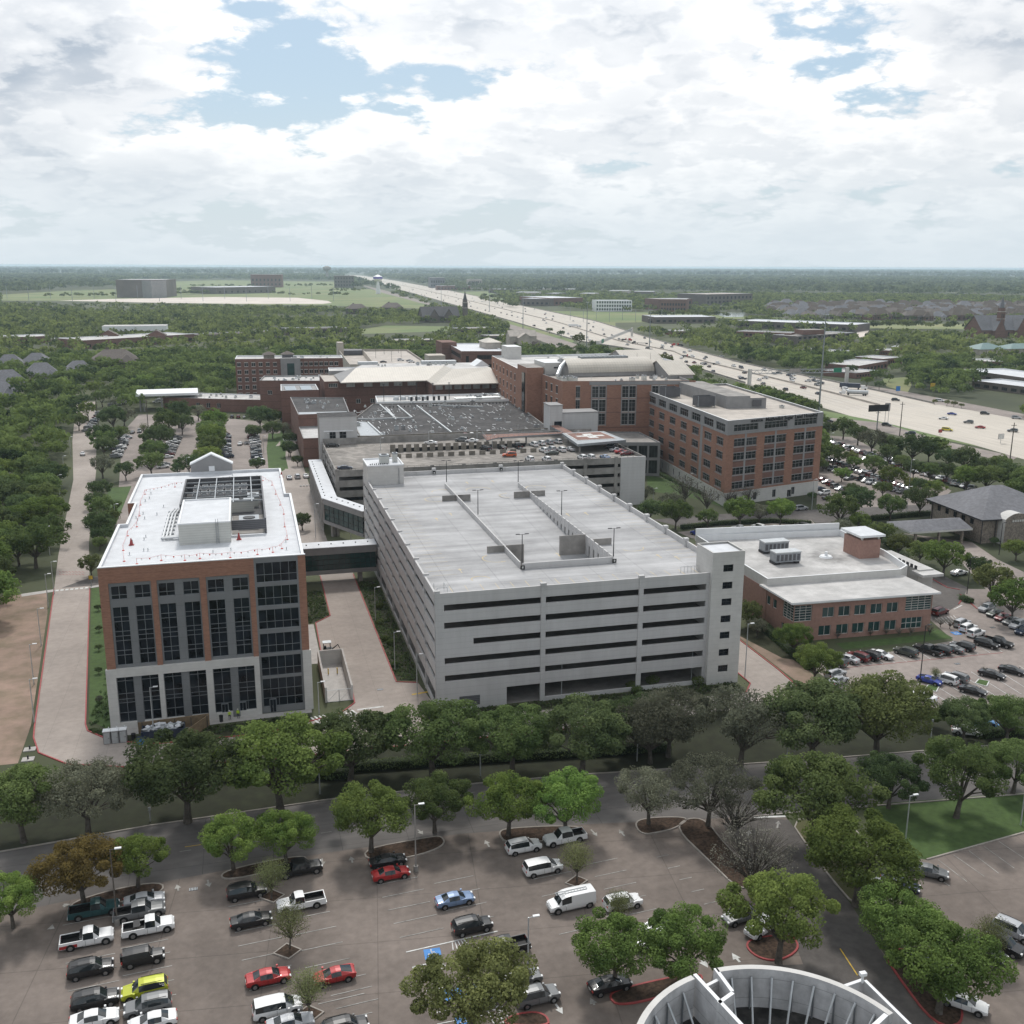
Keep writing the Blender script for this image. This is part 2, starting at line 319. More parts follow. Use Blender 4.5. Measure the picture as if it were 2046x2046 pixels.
def leafmat(name,c1,c2,tr=.42):
    m=bpy.data.materials.new(name); m.use_nodes=True; nt=m.node_tree; N=nt.nodes; L=nt.links; N.clear()
    tc=N.new('ShaderNodeTexCoord'); oi=N.new('ShaderNodeObjectInfo')
    ad=N.new('ShaderNodeVectorMath'); ad.operation='ADD'; L.new(tc.outputs['Object'],ad.inputs[0]); L.new(oi.outputs['Random'],ad.inputs[1])
    no=N.new('ShaderNodeTexNoise'); no.inputs['Scale'].default_value=.35; no.inputs['Detail'].default_value=3; L.new(ad.outputs[0],no.inputs['Vector'])
    r=N.new('ShaderNodeValToRGB'); r.color_ramp.elements[0].position=.35; r.color_ramp.elements[1].position=.65
    r.color_ramp.elements[0].color=c2+(1,); r.color_ramp.elements[1].color=c1+(1,); L.new(no.outputs['Fac'],r.inputs[0])
    hs=N.new('ShaderNodeHueSaturation'); L.new(r.outputs[0],hs.inputs['Color'])
    mr=N.new('ShaderNodeMapRange'); mr.inputs[3].default_value=.88; mr.inputs[4].default_value=1.45; L.new(oi.outputs['Random'],mr.inputs[0]); L.new(mr.outputs[0],hs.inputs['Value'])
    m2=N.new('ShaderNodeMapRange'); m2.inputs[3].default_value=.485; m2.inputs[4].default_value=.515; ml=N.new('ShaderNodeMath'); ml.operation='MULTIPLY_ADD'; ml.inputs[1].default_value=7.3; ml.inputs[2].default_value=0
    L.new(oi.outputs['Random'],ml.inputs[0]); fr=N.new('ShaderNodeMath'); fr.operation='FRACT'; L.new(ml.outputs[0],fr.inputs[0]); L.new(fr.outputs[0],m2.inputs[0]); L.new(m2.outputs[0],hs.inputs['Hue'])
    d=N.new('ShaderNodeBsdfDiffuse'); t=N.new('ShaderNodeBsdfTranslucent'); L.new(hs.outputs[0],d.inputs[0]); L.new(hs.outputs[0],t.inputs[0])
    mx=N.new('ShaderNodeMixShader'); mx.inputs[0].default_value=tr; L.new(d.outputs[0],mx.inputs[1]); L.new(t.outputs[0],mx.inputs[2])
    o=N.new('ShaderNodeOutputMaterial'); L.new(mx.outputs[0],o.inputs[0]); M[name]=m; return m
D('soot',(.30,.29,.28),.8,.3,.5,grime=.6,gscale=.3); D('skylight',(.33,.37,.40),.3,.1,.5)
D('brown_metal',(.20,.17,.155),.7,.1,.02,grime=.2,gscale=.02)
leafmat('leaf_oak',(.165,.210,.078),(.078,.112,.042))
leafmat('leaf_dark',(.128,.170,.074),(.058,.086,.040))
leafmat('leaf_bright',(.230,.310,.085),(.110,.175,.048))
leafmat('leaf_grey',(.195,.205,.145),(.095,.10,.072))
leafmat('leaf_olive',(.185,.205,.080),(.090,.105,.042))
leafmat('leaf_rust',(.165,.125,.045),(.085,.065,.028))
leafmat('leaf_sparse',(.20,.22,.10),(.13,.14,.065))
leafmat('leaf_bare',(.24,.235,.19),(.16,.155,.125),.2)
leafmat('leaf_far',(.105,.150,.052),(.040,.070,.030))
# ---------------------------------------------------------------- ground, roads, lots
def sheet(name,polys,m,z,kind='structure'):
    mb=MB()
    for k,p in enumerate(polys): mb.flat(p,z+k*.0007,m)
    o=struct(mb,name,kind); return o
def px(c,*pts): return [g(c,*p) for p in pts]
mb=MB(); G0=42000
mb.flat([(-G0,-G0),(G0,-G0),(G0,G0),(-G0,G0)],0,M['forest_floor']); struct(mb,'ground')
# meadows and fields beyond
sheet('field',[px(1,(0,245),(330,225),(640,215),(700,180),(1200,165),(1932,175),(1932,305),(1400,300),(900,290),(400,280),(0,278)),
  px(2,(0,215),(250,215),(560,300),(560,322),(0,305)),
  px(2,(180,440),(330,415),(700,420),(690,445),(400,455),(190,462)),
  px(2,(1240,335),(1500,338),(1932,345),(1932,395),(1600,400),(1600,420),(1250,350)),
  px(3,(0,318),(400,340),(1060,362),(1640,385),(1640,410),(1080,405),(1040,372),(340,352),(0,345)),
  px(3,(1200,665),(1340,655),(1350,700),(1330,735),(1220,705)),
  px(2,(1000,385),(1120,415),(1380,500),(1340,520),(1000,410)),
  px(2,(700,230),(900,225),(1000,275),(860,285),(740,255)),
  px(3,(890,830),(1000,850),(1932,1020),(1932,1060),(1400,960),(1080,890),(900,860)),
  px(2,(990,285),(1300,370),(1600,425),(1500,430),(1150,345))],M['meadow'],.02)
sheet('pale_ground',[px(1,(320,278),(640,268),(1200,258),(1640,262),(1810,280),(1830,290),(1780,296),(1300,295),(900,290)),
  px(3,(1070,410),(1130,415),(1110,445),(1060,455))],M['pale_earth'],.04)
sheet('pond',[px(3,(330,330),(400,322),(490,322),(480,345),(380,345))],M['pond_water'],.05)
hwL=px(15,(1932,425),(1500,300),(1060,190),(700,100),(430,50))+px(3,(200,602),(0,548))+px(2,(1850,572),(1400,505),(1000,385),(700,300),(500,243),(300,190),(150,158),(95,149))
hwR=px(3,(1932,880),(1500,800),(1110,712),(500,590),(200,510),(0,455))+px(2,(1500,392),(1000,288),(700,225),(400,170),(200,140),(130,136))
e=(hwL[0][0]-20,hwL[0][1]-130); e2=(hwR[0][0]+40,hwR[0][1]-130)
sheet('highway',[[e]+hwL+hwR[::-1]+[e2]],M['highway_concrete'],.06)
sheet('frontage_road',[px(2,(780,266),(1120,322),(1600,418),(1600,447),(1100,348),(760,287)),
  px(3,(1050,690),(1300,728),(1932,848),(1932,893),(1300,758),(1040,712)),
  px(3,(880,895),(940,868),(1200,893),(1500,985),(1900,1070),(1850,1100),(1300,965),(1100,915),(900,905)),
  px(2,(1000,402),(1330,500),(1460,545),(1450,568),(1290,540),(1000,425)),
  px(2,(160,180),(330,222),(560,286),(690,318),(680,324),(540,295),(320,236))],M['pale_lot'],.05)
# the cross street and the surface lots in front
SF=[(-160,126),(-60,131),(-35.2,133.7),(-16.4,135.6),(8.8,136.6),(31.1,135.8),(48.6,134.3),(70.1,131.7),(83,130.1),(101.3,128.4),(150,124),(260,112)]
SNr=[(-160,108),(-60,115.5),(-32.3,119.1),(-21,120.5),(-6.6,121.9),(6.7,122.7),(25.3,122.8),(44.3,120.6),(66.6,116.8),(86,115),(109,112.5),(160,106),(260,94)]
sheet('street',[SF+SNr[::-1]],M['street_concrete'],.012)
sheet('parking_lot',[[(-90,113)]+SNr[2:9]+[(71,115.5),(66,80),(60,30),(-60,30)]],M['lot_concrete'],.010)
sheet('side_lot',[px(9,(1400,895),(1932,765),(2300,700),(2400,1900),(1500,1900),(1330,1100))],M['lot_concrete'],.011)
sheet('drive',[px(9,(610,680),(790,700),(1100,1120),(1250,1350),(1500,1689),(1500,1900),(300,1900),(430,1420),(860,1400),(830,1320),(640,980),(470,720))],M['wet_road'],.018)
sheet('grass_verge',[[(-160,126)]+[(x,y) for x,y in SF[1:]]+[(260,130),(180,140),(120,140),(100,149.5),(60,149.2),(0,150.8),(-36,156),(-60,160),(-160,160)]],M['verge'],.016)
sheet('lawn',[px(9,(1215,622),(1932,568),(2300,540),(2300,690),(1932,762),(1460,893),(1380,880),(1190,760)),
  [(-29.4,174),(-38.9,252),(-34,252),(-25.6,200),(-25.6,169)],
  px(6,(100,480),(260,520),(490,610),(480,640),(300,590),(110,560)),
  px(6,(1020,1300),(1440,1260),(1500,1225),(1590,1275),(1060,1330)),
  px(4,(600,345),(725,335),(640,545),(560,560)),px(10,(0,640),(80,700),(60,1150),(0,1180)),px(1,(1480,1010),(1580,1010),(1500,1104),(1470,1104)),
  px(4,(1470,120),(1560,110),(1590,240),(1480,235))],M['grass_green'],.022)
sheet('dirt',[[(-60,160),(-38,160),(-38.6,174),(-46,235),(-49,252),(-60,250),(-75,225),(-75,165)],[(97.6,150),(101,150),(103,165),(101,185),(98,185)]],M['bare_dirt'],.020)
sheet('service_drive',[[(-38,174),(-37.3,169),(-35.5,163),(-30.5,157.8),(-19,153.5),(0,151.6),(60,149.9),(86,150.3),(93,150.5),(96.6,156),(97.2,165),(97.4,183),(92.6,182),(88.9,172),(88.7,160),(86,156.5),(60,157),(30,160.5),(29.1,168),(28.2,175.8),(24.3,177.2),(23.7,262),(20,262),(20,470),(9.8,470),(9.8,262),(15.5,248.6),(15.4,217.7),(11.9,213.7),(11.7,193),(16.1,190),(15.7,169.7),(13,166),(7.7,164),(0,161),(-18.8,161.5),(-25.3,165.2),(-29,169.5),(-29.7,172.2),(-39.3,251.8),(-45.2,295.7),(-56.9,405.6),(-66,480),(-84,620),(-94,620),(-76,480),(-62.7,389.7),(-51.4,284.1),(-47.6,253.8)]],M['new_paving'],.024)
sheet('back_street',[[(-46,254),(-40,262),(9.6,262),(9.6,254)]],M['wet_road'],.026)
sheet('staff_lot',[[(-36,268),(19.5,264),(19.6,470),(5,520),(-20,545),(-55,560),(-57,500),(-46,380)]],M['pale_lot'],.020)
sheet('clinic_lot',[[(104,165.5),(112,166),(141,170),(146,188),(151,201),(166,200),(230,180),(205,120),(170,132),(128,138),(112,141),(104,150)],
  px(6,(320,790),(250,760),(900,700),(960,760),(930,800),(500,800))],M['pale_lot'],.014)
sheet('access_road',[px(6,(130,700),(700,655),(980,650),(1480,625),(1700,620),(1700,660),(1480,672),(1040,690),(960,745),(900,700),(300,745)),
  px(6,(1215,840),(1290,850),(1660,1030),(1620,1110),(1490,1190),(1430,1000),(1380,950))],M['wet_road'],.030)
sheet('rear_lot',[px(6,(925,640),(930,560),(950,290),(1100,300),(1580,560),(1480,650),(1100,640))],M['pale_lot'],.018)
sheet('bank_drive',[px(15,(850,1060),(1480,1140),(1700,1290),(1932,1400),(1932,1620),(1650,1600),(1400,1330),(1060,1100))],M['pale_lot'],.032)
def hull(w,y0,y1,h=None): return
sheet('planting_bed',[[(-29,170),(-26,169),(-25.3,166.4),(-20,165.5),(-20,163),(-25,165.4)],[(9,236),(15,236),(15,217.7),(11.6,214),(9,214)],[(24.6,178),(28.6,177),(28.9,241),(24.1,241)],[(30,161.8),(86,161.8),(86,157.4),(60,157.8),(30,161)],
  [(97.9,187),(106,186),(107,178),(104,168),(101,170)],[(-12,165.5),(2,166.5),(8,166.8),(8,165.2),(0,162),(-12,162)],[(87,170),(92,184),(108,190),(108,186),(96,184),(89.3,171)]],M['planting'],.028)
sheet('sidewalk',[px(4,(115,930),(305,903),(305,916),(120,945)),px(4,(497,888),(545,880),(545,890),(497,898)),[(-26,165.9),(-13,166.6),(8,167.5),(8,169),(-25,169)],[(8.5,190),(11.4,190),(11.4,213),(8.5,213)]],M['sidewalk'],.034)
# kerbs
def kerb(c,pts,m,closed=False,w=.22,h=.15,name='kerb'):
    pts=[g(c,*p) for p in pts] if c else list(pts)
    mb=MB(); q=pts+[pts[0]] if closed else pts
    V=[Vector(p) for p in q]
    off=[]
    for i,p in enumerate(V):
        a=V[i-1] if i>0 else (V[-2] if closed else V[i]); b=V[i+1] if i<len(V)-1 else (V[1] if closed else V[i])
        d=(b-a)
        if d.length<1e-6: d=Vector((1,0))
        d.normalize(); off.append(Vector((-d.y,d.x))*w/2)
    for i in range(len(V)-1):
        p,r=V[i],V[i+1]; o1,o2=off[i],off[i+1]
        A=[(p.x-o1.x,p.y-o1.y),(r.x-o2.x,r.y-o2.y),(r.x+o2.x,r.y+o2.y),(p.x+o1.x,p.y+o1.y)]
        n=len(mb.v); mb.v+=[(x,y,.0) for x,y in A]+[(x,y,h) for x,y in A]; k=mb.mi(m)
        for f in ((4,5,6,7),(0,1,5,4),(2,3,7,6),(3,0,4,7),(1,2,6,5)): mb.f.append(tuple(n+a for a in f)); mb.m.append(k)
    return struct(mb,name)
def smooth(pts,n=3):
    for _ in range(n):
        q=[]
        for i in range(len(pts)):
            a,b=pts[i],pts[(i+1)%len(pts)]; q+=[(a[0]*.75+b[0]*.25,a[1]*.75+b[1]*.25),(a[0]*.25+b[0]*.75,a[1]*.25+b[1]*.75)]
        pts=q
    return pts
def island(c,pts,m='kerb_concrete',top='mulch',sm=2):
    P_=[g(c,*p) for p in pts]
    if sm: P_=smooth(P_,sm)
    mb=MB(); mb.prism(P_,-.02,.12,M[top]); struct(mb,'traffic_island'); kerb(None,P_,M[m],True)
island(7,[(385,1120),(400,1168),(640,1120),(902,1062),(895,998),(620,1045)])
island(7,[(1218,952),(1230,992),(1400,968),(1695,885),(1672,855),(1400,902)])
island(8,[(208,822),(235,888),(480,868),(662,803),(645,748),(560,758)])
island(8,[(950,732),(1000,794),(1230,775),(1425,735),(1405,690),(1000,705)])
island(9,[(38,710),(75,776),(180,758),(240,742),(300,705),(280,688),(130,690)])
island(9,[(240,742),(400,895),(562,1055),(650,985),(480,820),(390,700),(300,692)])
for c,x,y,a,b in ((7,1502,1080,66,36),(7,1585,1385,76,42),(7,1705,1730,80,46),(8,1385,1000,60,32),(8,1606,1190,55,28)):
    island(c,[(x-a,y+b*.3),(x-a*.05,y-b),(x+a,y-b*.2),(x+a*.1,y+b)],sm=0)
island(9,[(578,1310),(630,1365),(720,1388),(800,1362),(845,1315),(800,1255),(620,1275)],'red_paint')
island(9,[(795,700),(900,855),(1000,990),(1112,1118),(1180,1110),(1330,1080),(1200,1000),(1160,760),(960,700)],'kerb_concrete','dry_grass',1)
island(9,[(1250,1350),(1330,1475),(1500,1700),(1640,1700),(1620,1560),(1450,1380),(1350,1320)],'red_paint')
island(16,[(100,525),(150,566),(360,525),(605,435),(585,385),(300,440),(120,490)],'red_paint')
island(8,[(960,1790),(1235,1800),(1225,1745),(1160,1718),(1040,1735)],'red_paint')
for c,x,y in ((14,1135,977),(14,1570,930)): island(c,[(x-62,y+5),(x-30,y-30),(x+60,y-12),(x+38,y+32)],'white_paint','grass_green',0)
R=M['red_paint']; KC=M['kerb_concrete']
kerb(None,[(-47.6,253.8),(-38,174),(-37.3,169),(-35.5,163),(-30.5,157.8),(-19,153.5),(0,151.6),(30,150.6),(60,149.9)],R)
kerb(None,[(-39.3,251.8),(-29.7,172.2),(-29,169.5),(-25.3,165.2),(-18.8,161.7),(0,161),(7.7,164),(13,166),(15.7,169.7),(16.1,190),(11.7,193),(11.9,213.7),(15.4,217.7),(15.5,248.6)],R)
kerb(None,[(23.7,248),(24.3,177.2),(28.2,175.8)],R)
kerb(None,[(97.4,183),(97.2,165),(96.6,156),(93,150.5)],R)
kerb(None,[(88.9,172),(88.7,160),(86,156.5)],R)
kerb(None,SF,KC); kerb(None,SNr[:3],KC); kerb(None,SNr[8:],KC)
kerb(9,[(1460,893),(1932,762),(2300,690)],KC)
kerb(6,[(330,795),(640,760),(930,745),(900,705)],KC)
kerb(6,[(1210,825),(1420,950),(1560,1030),(1620,1040)],R); kerb(6,[(1615,1110),(1640,1075),(1620,1060),(1700,1130),(1932,1200)],R)
# painted lines
lines=MB()
def seg(p,q,w=.11,m='faded_paint',z=.045):
    p=Vector(p);q=Vector(q);d=(q-p).normalized();n=Vector((-d.y,d.x))*w/2
    lines.poly([(p.x-n.x,p.y-n.y,z),(q.x-n.x,q.y-n.y,z),(q.x+n.x,q.y+n.y,z),(p.x+n.x,p.y+n.y,z)],M[m])
def rows(c,a,b,n,ln,m='faded_paint',d=(1,.085)):
    A=Vector(g(c,*a)); B=Vector(g(c,*b)); d=Vector(d).normalized()
    for i in range(n):
        p=A.lerp(B,i/(n-1)); seg(p,p+d*ln,m=m)
rows(7,(345,1240),(395,1860),9,5.2); rows(7,(655,1230),(700,1860),9,5.2)
rows(7,(1260,1138),(1420,1783),9,5.0); rows(7,(1590,1210),(1790,1783),7,5.0)
rows(8,(285,1018),(410,1308),5,5.3); rows(8,(600,1010),(700,1240),4,5.2)
rows(8,(1150,985),(1290,1290),4,5.2); rows(8,(1440,905),(1640,1190),5,4.5)
rows(9,(150,882),(380,1110),5,1.8); rows(8,(0,1560),(60,1700),3,4.5)
for a,b in (((1590,870),(1740,975)),((1740,830),(1885,935)),((1515,893),(1655,1000)),((1810,805),(1960,905)),((1440,935),(1570,1020)),((1665,850),(1810,960)),((1850,1370),(1932,1350))): seg(g(9,*a),g(9,*b))
for i in range(15):
    x=300+i*103; y=812-i*10.8
    seg(g(14,x,y),g(14,x-132,y-86),m='white_paint')
for i in range(12):
    x=955+i*104; y=900-i*13
    seg(g(14,x,y),g(14,x+330,y+205),m='white_paint')
for i in range(6): seg(g(14,195+i*28,790-i*4),g(14,250+i*28,830-i*4),m='white_paint')
for i in range(7): seg(g(14,1165+i*26,370-i*4),g(14,1215+i*30,415+i*2),m='white_paint',w=.15)
seg(g(14,350,803),g(14,1750,668),.12,'red_paint'); seg(g(14,1325,293),g(14,1395,258),.3,'white_paint')
# accessible bays
seg(g(8,445,1388),g(8,950,1272),.17,'white_paint'); seg(g(8,482,1470),g(8,640,1435),.17,'white_paint'); seg(g(8,482,1470),g(8,520,1530),.17,'white_paint')
for i in range(7): seg(g(8,490+i*30,1478-i*6),g(8,525+i*30,1520-i*10),.12,'white_paint')
for i in range(5): seg(g(8,700+i*16,1335-i*4),g(8,705+i*22,1375-i*6),.12,'white_paint')
for i in range(14):
    a=g(8,780+i*14,1455+i*25); seg(a,(a[0]+1.3,a[1]-.6),.13,'white_paint')
seg(g(8,775,1440),g(8,930,1783),.13,'white_paint'); seg(g(8,830,1425),g(8,985,1783),.13,'white_paint')
for i in range(4): seg(g(8,545+i*24,1605+i*60),g(8,800+i*24,1555+i*60),.12,'white_paint')
def sym(c,x,y,s):
    cx,cy=g(c,x,y); T=lambda u,v:(cx+(u*1+v*.05)*s,cy+(-u*.05+v)*s)
    lines.poly([(*T(a,b),.046) for a,b in ((-1,-1),(1,-1),(1,1),(-1,1))],M['blue_paint'])
    def st(a,b,w=.11): seg(T(*a),T(*b),w*s/.75,'white_paint',.050)
    st((-.12,.62),(-.05,.1)); st((-.05,.1),(.35,.1)); st((.35,.1),(.5,-.45)); st((.5,-.45),(.72,-.45)); st((-.1,.35),(.3,.35))
    for k in range(9):
        t0=math.radians(140+k*24); t1=math.radians(164+k*24); st((-.05+.45*math.cos(t0),-.15+.45*math.sin(t0)),(-.05+.45*math.cos(t1),-.15+.45*math.sin(t1)))
    lines.poly([(*T(-.12+.11*math.cos(k*.8),.78+.11*math.sin(k*.8)),.050) for k in range(8)],M['white_paint'])
sym(8,592,1398,.95); sym(8,705,1620,.95); sym(8,770,1775,.95); sym(14,1345,500,.9)
def arrow(c,x,y,x2,y2,w=1.0,m='faded_paint'):
    p=Vector(g(c,x,y)); q=Vector(g(c,x2,y2)); d=(q-p).normalized(); n=Vector((-d.y,d.x))
    h=q-d*.9*w
    for P_ in ([p-n*.12*w,h-n*.12*w,h+n*.12*w,p+n*.12*w],[h-n*.42*w,q,h+n*.42*w]): lines.poly([(v.x,v.y,.047) for v in P_],M[m])
arrow(8,1270,1675,1310,1730,m='white_paint'); arrow(8,1485,1680,1460,1640); arrow(16,800,330,757,280,1.2,'white_paint'); arrow(16,595,320,630,360,1.2,'white_paint')
arrow(8,1465,712,1500,750); arrow(8,1650,748,1620,712); arrow(8,510,712,540,740); arrow(8,905,808,880,770); arrow(8,150,895,140,860); arrow(7,1775,870,1780,912); arrow(7,1145,990,1155,1030)
arrow(7,985,1050,975,1015); arrow(7,280,1262,290,1235); arrow(7,345,1133,395,1122); arrow(9,735,740,742,705,m='faded_paint'); arrow(9,590,790,600,750)
seg(g(9,620,688),g(9,775,683),.45,'white_paint'); seg(g(9,1040,1325),g(9,1125,1455),.14,'yellow_paint')
seg(g(7,1020,808),g(7,1110,795),.13,'yellow_paint')
for i in range(10): 
    a=g(8,770+i*180,515-i*9); seg(a,(a[0]+1.6,a[1]+.1-.03*i),.11)
    a=g(7,600+i*130,885-i*17); seg(a,(a[0]+1.5,a[1]+.05),.11)
# crosswalks and hatching of the new drives
for i in range(7): a=g(4,315+i*27,911-i*2.5); seg((a[0]-.35,a[1]),(a[0]+.35,a[1]),1.1,'white_paint')
for i in range(16): seg(g(4,325+(i%8)*18,805+(i//8)*14),g(4,338+(i%8)*18,812+(i//8)*14),.12,'red_paint')
for i in range(11):
    seg((7.6+i*.72,165.6+i*.12),(9.9+i*.72,160.6+i*.12),.34,'white_paint',.05)
seg((15.8,166.6),(20.5,166.9),.5,'white_paint'); seg((29.2,171.2),(26.2,170.7),.5,'yellow_paint')
def edge_x(E_,y):
    for a,b in zip(E_,E_[1:]):
        if min(a[1],b[1])<=y<=max(a[1],b[1]) and a[1]!=b[1]: return a[0]+(b[0]-a[0])*(y-a[1])/(b[1]-a[1])
for f,w,m_ in ((.03,.5,'tan_roof'),(.485,.5,'tan_roof'),(.515,.5,'tan_roof'),(.97,.5,'tan_roof'),(.12,.28,'white_paint'),(.2,.28,'white_paint'),(.28,.28,'white_paint'),(.36,.28,'white_paint'),(.6,.28,'white_paint'),(.68,.28,'white_paint'),(.76,.28,'white_paint'),(.84,.28,'white_paint'),(.16,1.1,'tyre_track'),(.24,1.1,'tyre_track'),(.32,1.1,'tyre_track'),(.64,1.1,'tyre_track'),(.72,1.1,'tyre_track'),(.8,1.1,'tyre_track')):
    y=430; pv=None
    while y<4200:
        l=edge_x(hwL,y); r=edge_x(hwR,y)
        if l is not None and r is not None:
            p=(l+(r-l)*f,y)
            if pv and (m_!='white_paint' or int(y/14)%2): seg(pv,p,w,m_,.085 if m_!='tyre_track' else .075)
            pv=p
        y+=14 if m_=='white_paint' else 60
mbk=lines; struct(mbk,'road_marking')
# ---------------------------------------------------------------- building helpers
def pz(c,z,*pts): return [g(c,*p,z) for p in pts]
def ccw(poly):
    a=sum(poly[i][0]*poly[(i+1)%len(poly)][1]-poly[(i+1)%len(poly)][0]*poly[i][1] for i in range(len(poly)))
    return poly if a>0 else poly[::-1]
def inset(poly,t):
    n=len(poly); out=[]
    for i in range(n):
        a,b,c=Vector(poly[i-1]),Vector(poly[i]),Vector(poly[(i+1)%n])
        d1=(b-a).normalized(); d2=(c-b).normalized(); n1=Vector((-d1.y,d1.x)); n2=Vector((-d2.y,d2.x))
        k=(n1+n2); k=k/max(k.length_squared/2,.3); out.append((b.x+k.x*t,b.y+k.y*t))
    return out
def frameof(A,B):
    A=Vector(A);B=Vector(B);d=(B-A);L_=d.length;d=d/L_;n=Vector((d.y,-d.x)); return A,d,n,L_
def wallh(mb,A,B,z0,z1,holes,m,depth=.35,rev=None):
    """wall from A to B (outside on the right of A->B) with real openings and reveals"""
    A,d,n,L_=frameof(A,B); P3=lambda u,v,k=0:(A.x+d.x*u-n.x*k,A.y+d.y*u-n.y*k,v)
    us=sorted({0,L_}|{h[0] for h in holes}|{h[1] for h in holes}); vs=sorted({z0,z1}|{h[2] for h in holes}|{h[3] for h in holes})
    for i in range(len(us)-1):
        run=None
        for j in range(len(vs)-1):
            cu=(us[i]+us[i+1])/2; cv=(vs[j]+vs[j+1])/2
            if any(h[0]<cu<h[1] and h[2]<cv<h[3] for h in holes): continue
            mb.poly([P3(us[i],vs[j]),P3(us[i+1],vs[j]),P3(us[i+1],vs[j+1]),P3(us[i],vs[j+1])],m)
    r=rev or m
    for u0,u1,v0,v1 in [h[:4] for h in holes]:
        mb.poly([P3(u0,v0),P3(u0,v1),P3(u0,v1,depth),P3(u0,v0,depth)],r); mb.poly([P3(u1,v0),P3(u1,v0,depth),P3(u1,v1,depth),P3(u1,v1)],r)
        mb.poly([P3(u0,v1),P3(u1,v1),P3(u1,v1,depth),P3(u0,v1,depth)],r); mb.poly([P3(u0,v0),P3(u0,v0,depth),P3(u1,v0,depth),P3(u1,v0)],r)
WC={}
def bar(mb,A,d,n,u0,u1,v0,v1,k0,k1,m):
    q=[(A.x+d.x*u-n.x*k,A.y+d.y*u-n.y*k,v) for v in (v0,v1) for u,k in ((u0,k0),(u1,k0),(u1,k1),(u0,k1))]
    b=len(mb.v); mb.v+=q; i=mb.mi(m)
    for f in ((0,3,2,1),(4,5,6,7),(0,1,5,4),(1,2,6,5),(2,3,7,6),(3,0,4,7)): mb.f.append(tuple(b+a for a in f)); mb.m.append(i)
def window(parent,A,B,h,gm,fm,depth=.3,nx=2,nz=1,fw=.09,sill=None,name='window',sub=False,hz=None):
    A,d,n,L_=frameof(A,B); u0,u1,v0,v1=h[:4]; mb=MB(); fr=MB() if sub else mb
    P3=lambda u,v,k:(A.x+d.x*u-n.x*k,A.y+d.y*u-n.y*k,v)
    mb.poly([P3(u0,v0,depth-.02),P3(u1,v0,depth-.02),P3(u1,v1,depth-.02),P3(u0,v1,depth-.02)],gm)
    ks=(depth-.12,depth-.03)
    xs=[u0+(u1-u0)*i/nx for i in range(nx+1)]
    for i,x in enumerate(xs):
        a=x if i==0 else (x-fw if i==nx else x-fw/2); bar(fr,A,d,n,a,a+fw,v0,v1,ks[0],ks[1],fm)
    zs=[v0+(v1-v0)*i/nz for i in range(nz+1)] if hz is None else [v0]+[v0+(v1-v0)*t for t in hz]+[v1]
    for i,z in enumerate(zs):
        a=z if i==0 else (z-fw if i==len(zs)-1 else z-fw/2); bar(fr,A,d,n,u0,u1,a,a+fw,ks[0]+.01,ks[1]-.005,fm)
    if sill: bar(fr,A,d,n,u0-.1,u1+.1,v0-.18,v0-.003,-.08,depth-.04,sill); bar(fr,A,d,n,u0-.1,u1+.1,v1+.003,v1+.25,-.03,.1,sill)
    w=WC.setdefault(parent.name,[0,None,parent])
    w[0]+=1
    if w[0]<=99:
        o=part(mb,name,parent)
        if sub: part(fr,'frame',o)
    else:
        if w[1] is None: w[1]=MB()
        for q in ((mb,fr) if sub else (mb,)):
            k=len(w[1].v); w[1].v+=q.v
            for f,mm in zip(q.f,q.m): w[1].f.append(tuple(k+a for a in f)); w[1].m.append(w[1].mi(q.mats[mm]))
def flush_windows():
    for nme,(k,mb,p) in WC.items():
        if mb: part(mb,'window',p,kind='stuff')
def block(parent,poly,z0,z1,wm,rm,cap=None,par=.9,sides={},win=None,t=.35,wallname='wall',roofname='roof',depth=.3):
    """walls, flat roof behind a parapet and windows for one footprint; sides: index -> openings"""
    poly=ccw(poly); cap=cap or wm; w=MB(); r=MB(); I=inset(poly,t); n=len(poly)
    for i in range(n):
        A,B=poly[i],poly[(i+1)%n]; hs=sides.get(i,[])
        wallh(w,A,B,z0,z1,hs,wm,depth)
        for h in hs: 
            o=dict(win or {}); 
            if len(h)>4: o.update(h[4])
            window(parent,A,B,h,depth=depth,**o)
        a,b=I[i],I[(i+1)%n]
        w.poly([(*B,z1),(*b,z1),(*a,z1),(*A,z1)][::-1],cap)
        w.poly([(*b,z1-par),(*a,z1-par),(*a,z1),(*b,z1)],cap)
    r.poly([(*p,z1-par) for p in I],rm)
    return part(w,wallname,parent),part(r,roofname,parent)
def grid(u0,u1,n,w,rows_,opts=None):
    return [(u0+(u1-u0)*(i+.5)/n-w/2,u0+(u1-u0)*(i+.5)/n+w/2,a,b)+((opts,) if opts else ()) for i in range(n) for a,b in rows_]
def unit(parent,x,y,z,w,d,h,m='light_louvre',name='rooftop_unit',top='steel'):
    mb=MB(); mb.box(x-w/2,x+w/2,y-d/2,y+d/2,z,z+h*.86,M[m]); mb.box(x-w/2-.06,x+w/2+.06,y-d/2-.06,y+d/2+.06,z+h*.862,z+h,M[top]); mb.cone(x,y,z+h,z+h+.14,min(w,d)*.32,min(w,d)*.32,M['dark_metal'])
    return part(mb,name,parent)
GEO_T=[]
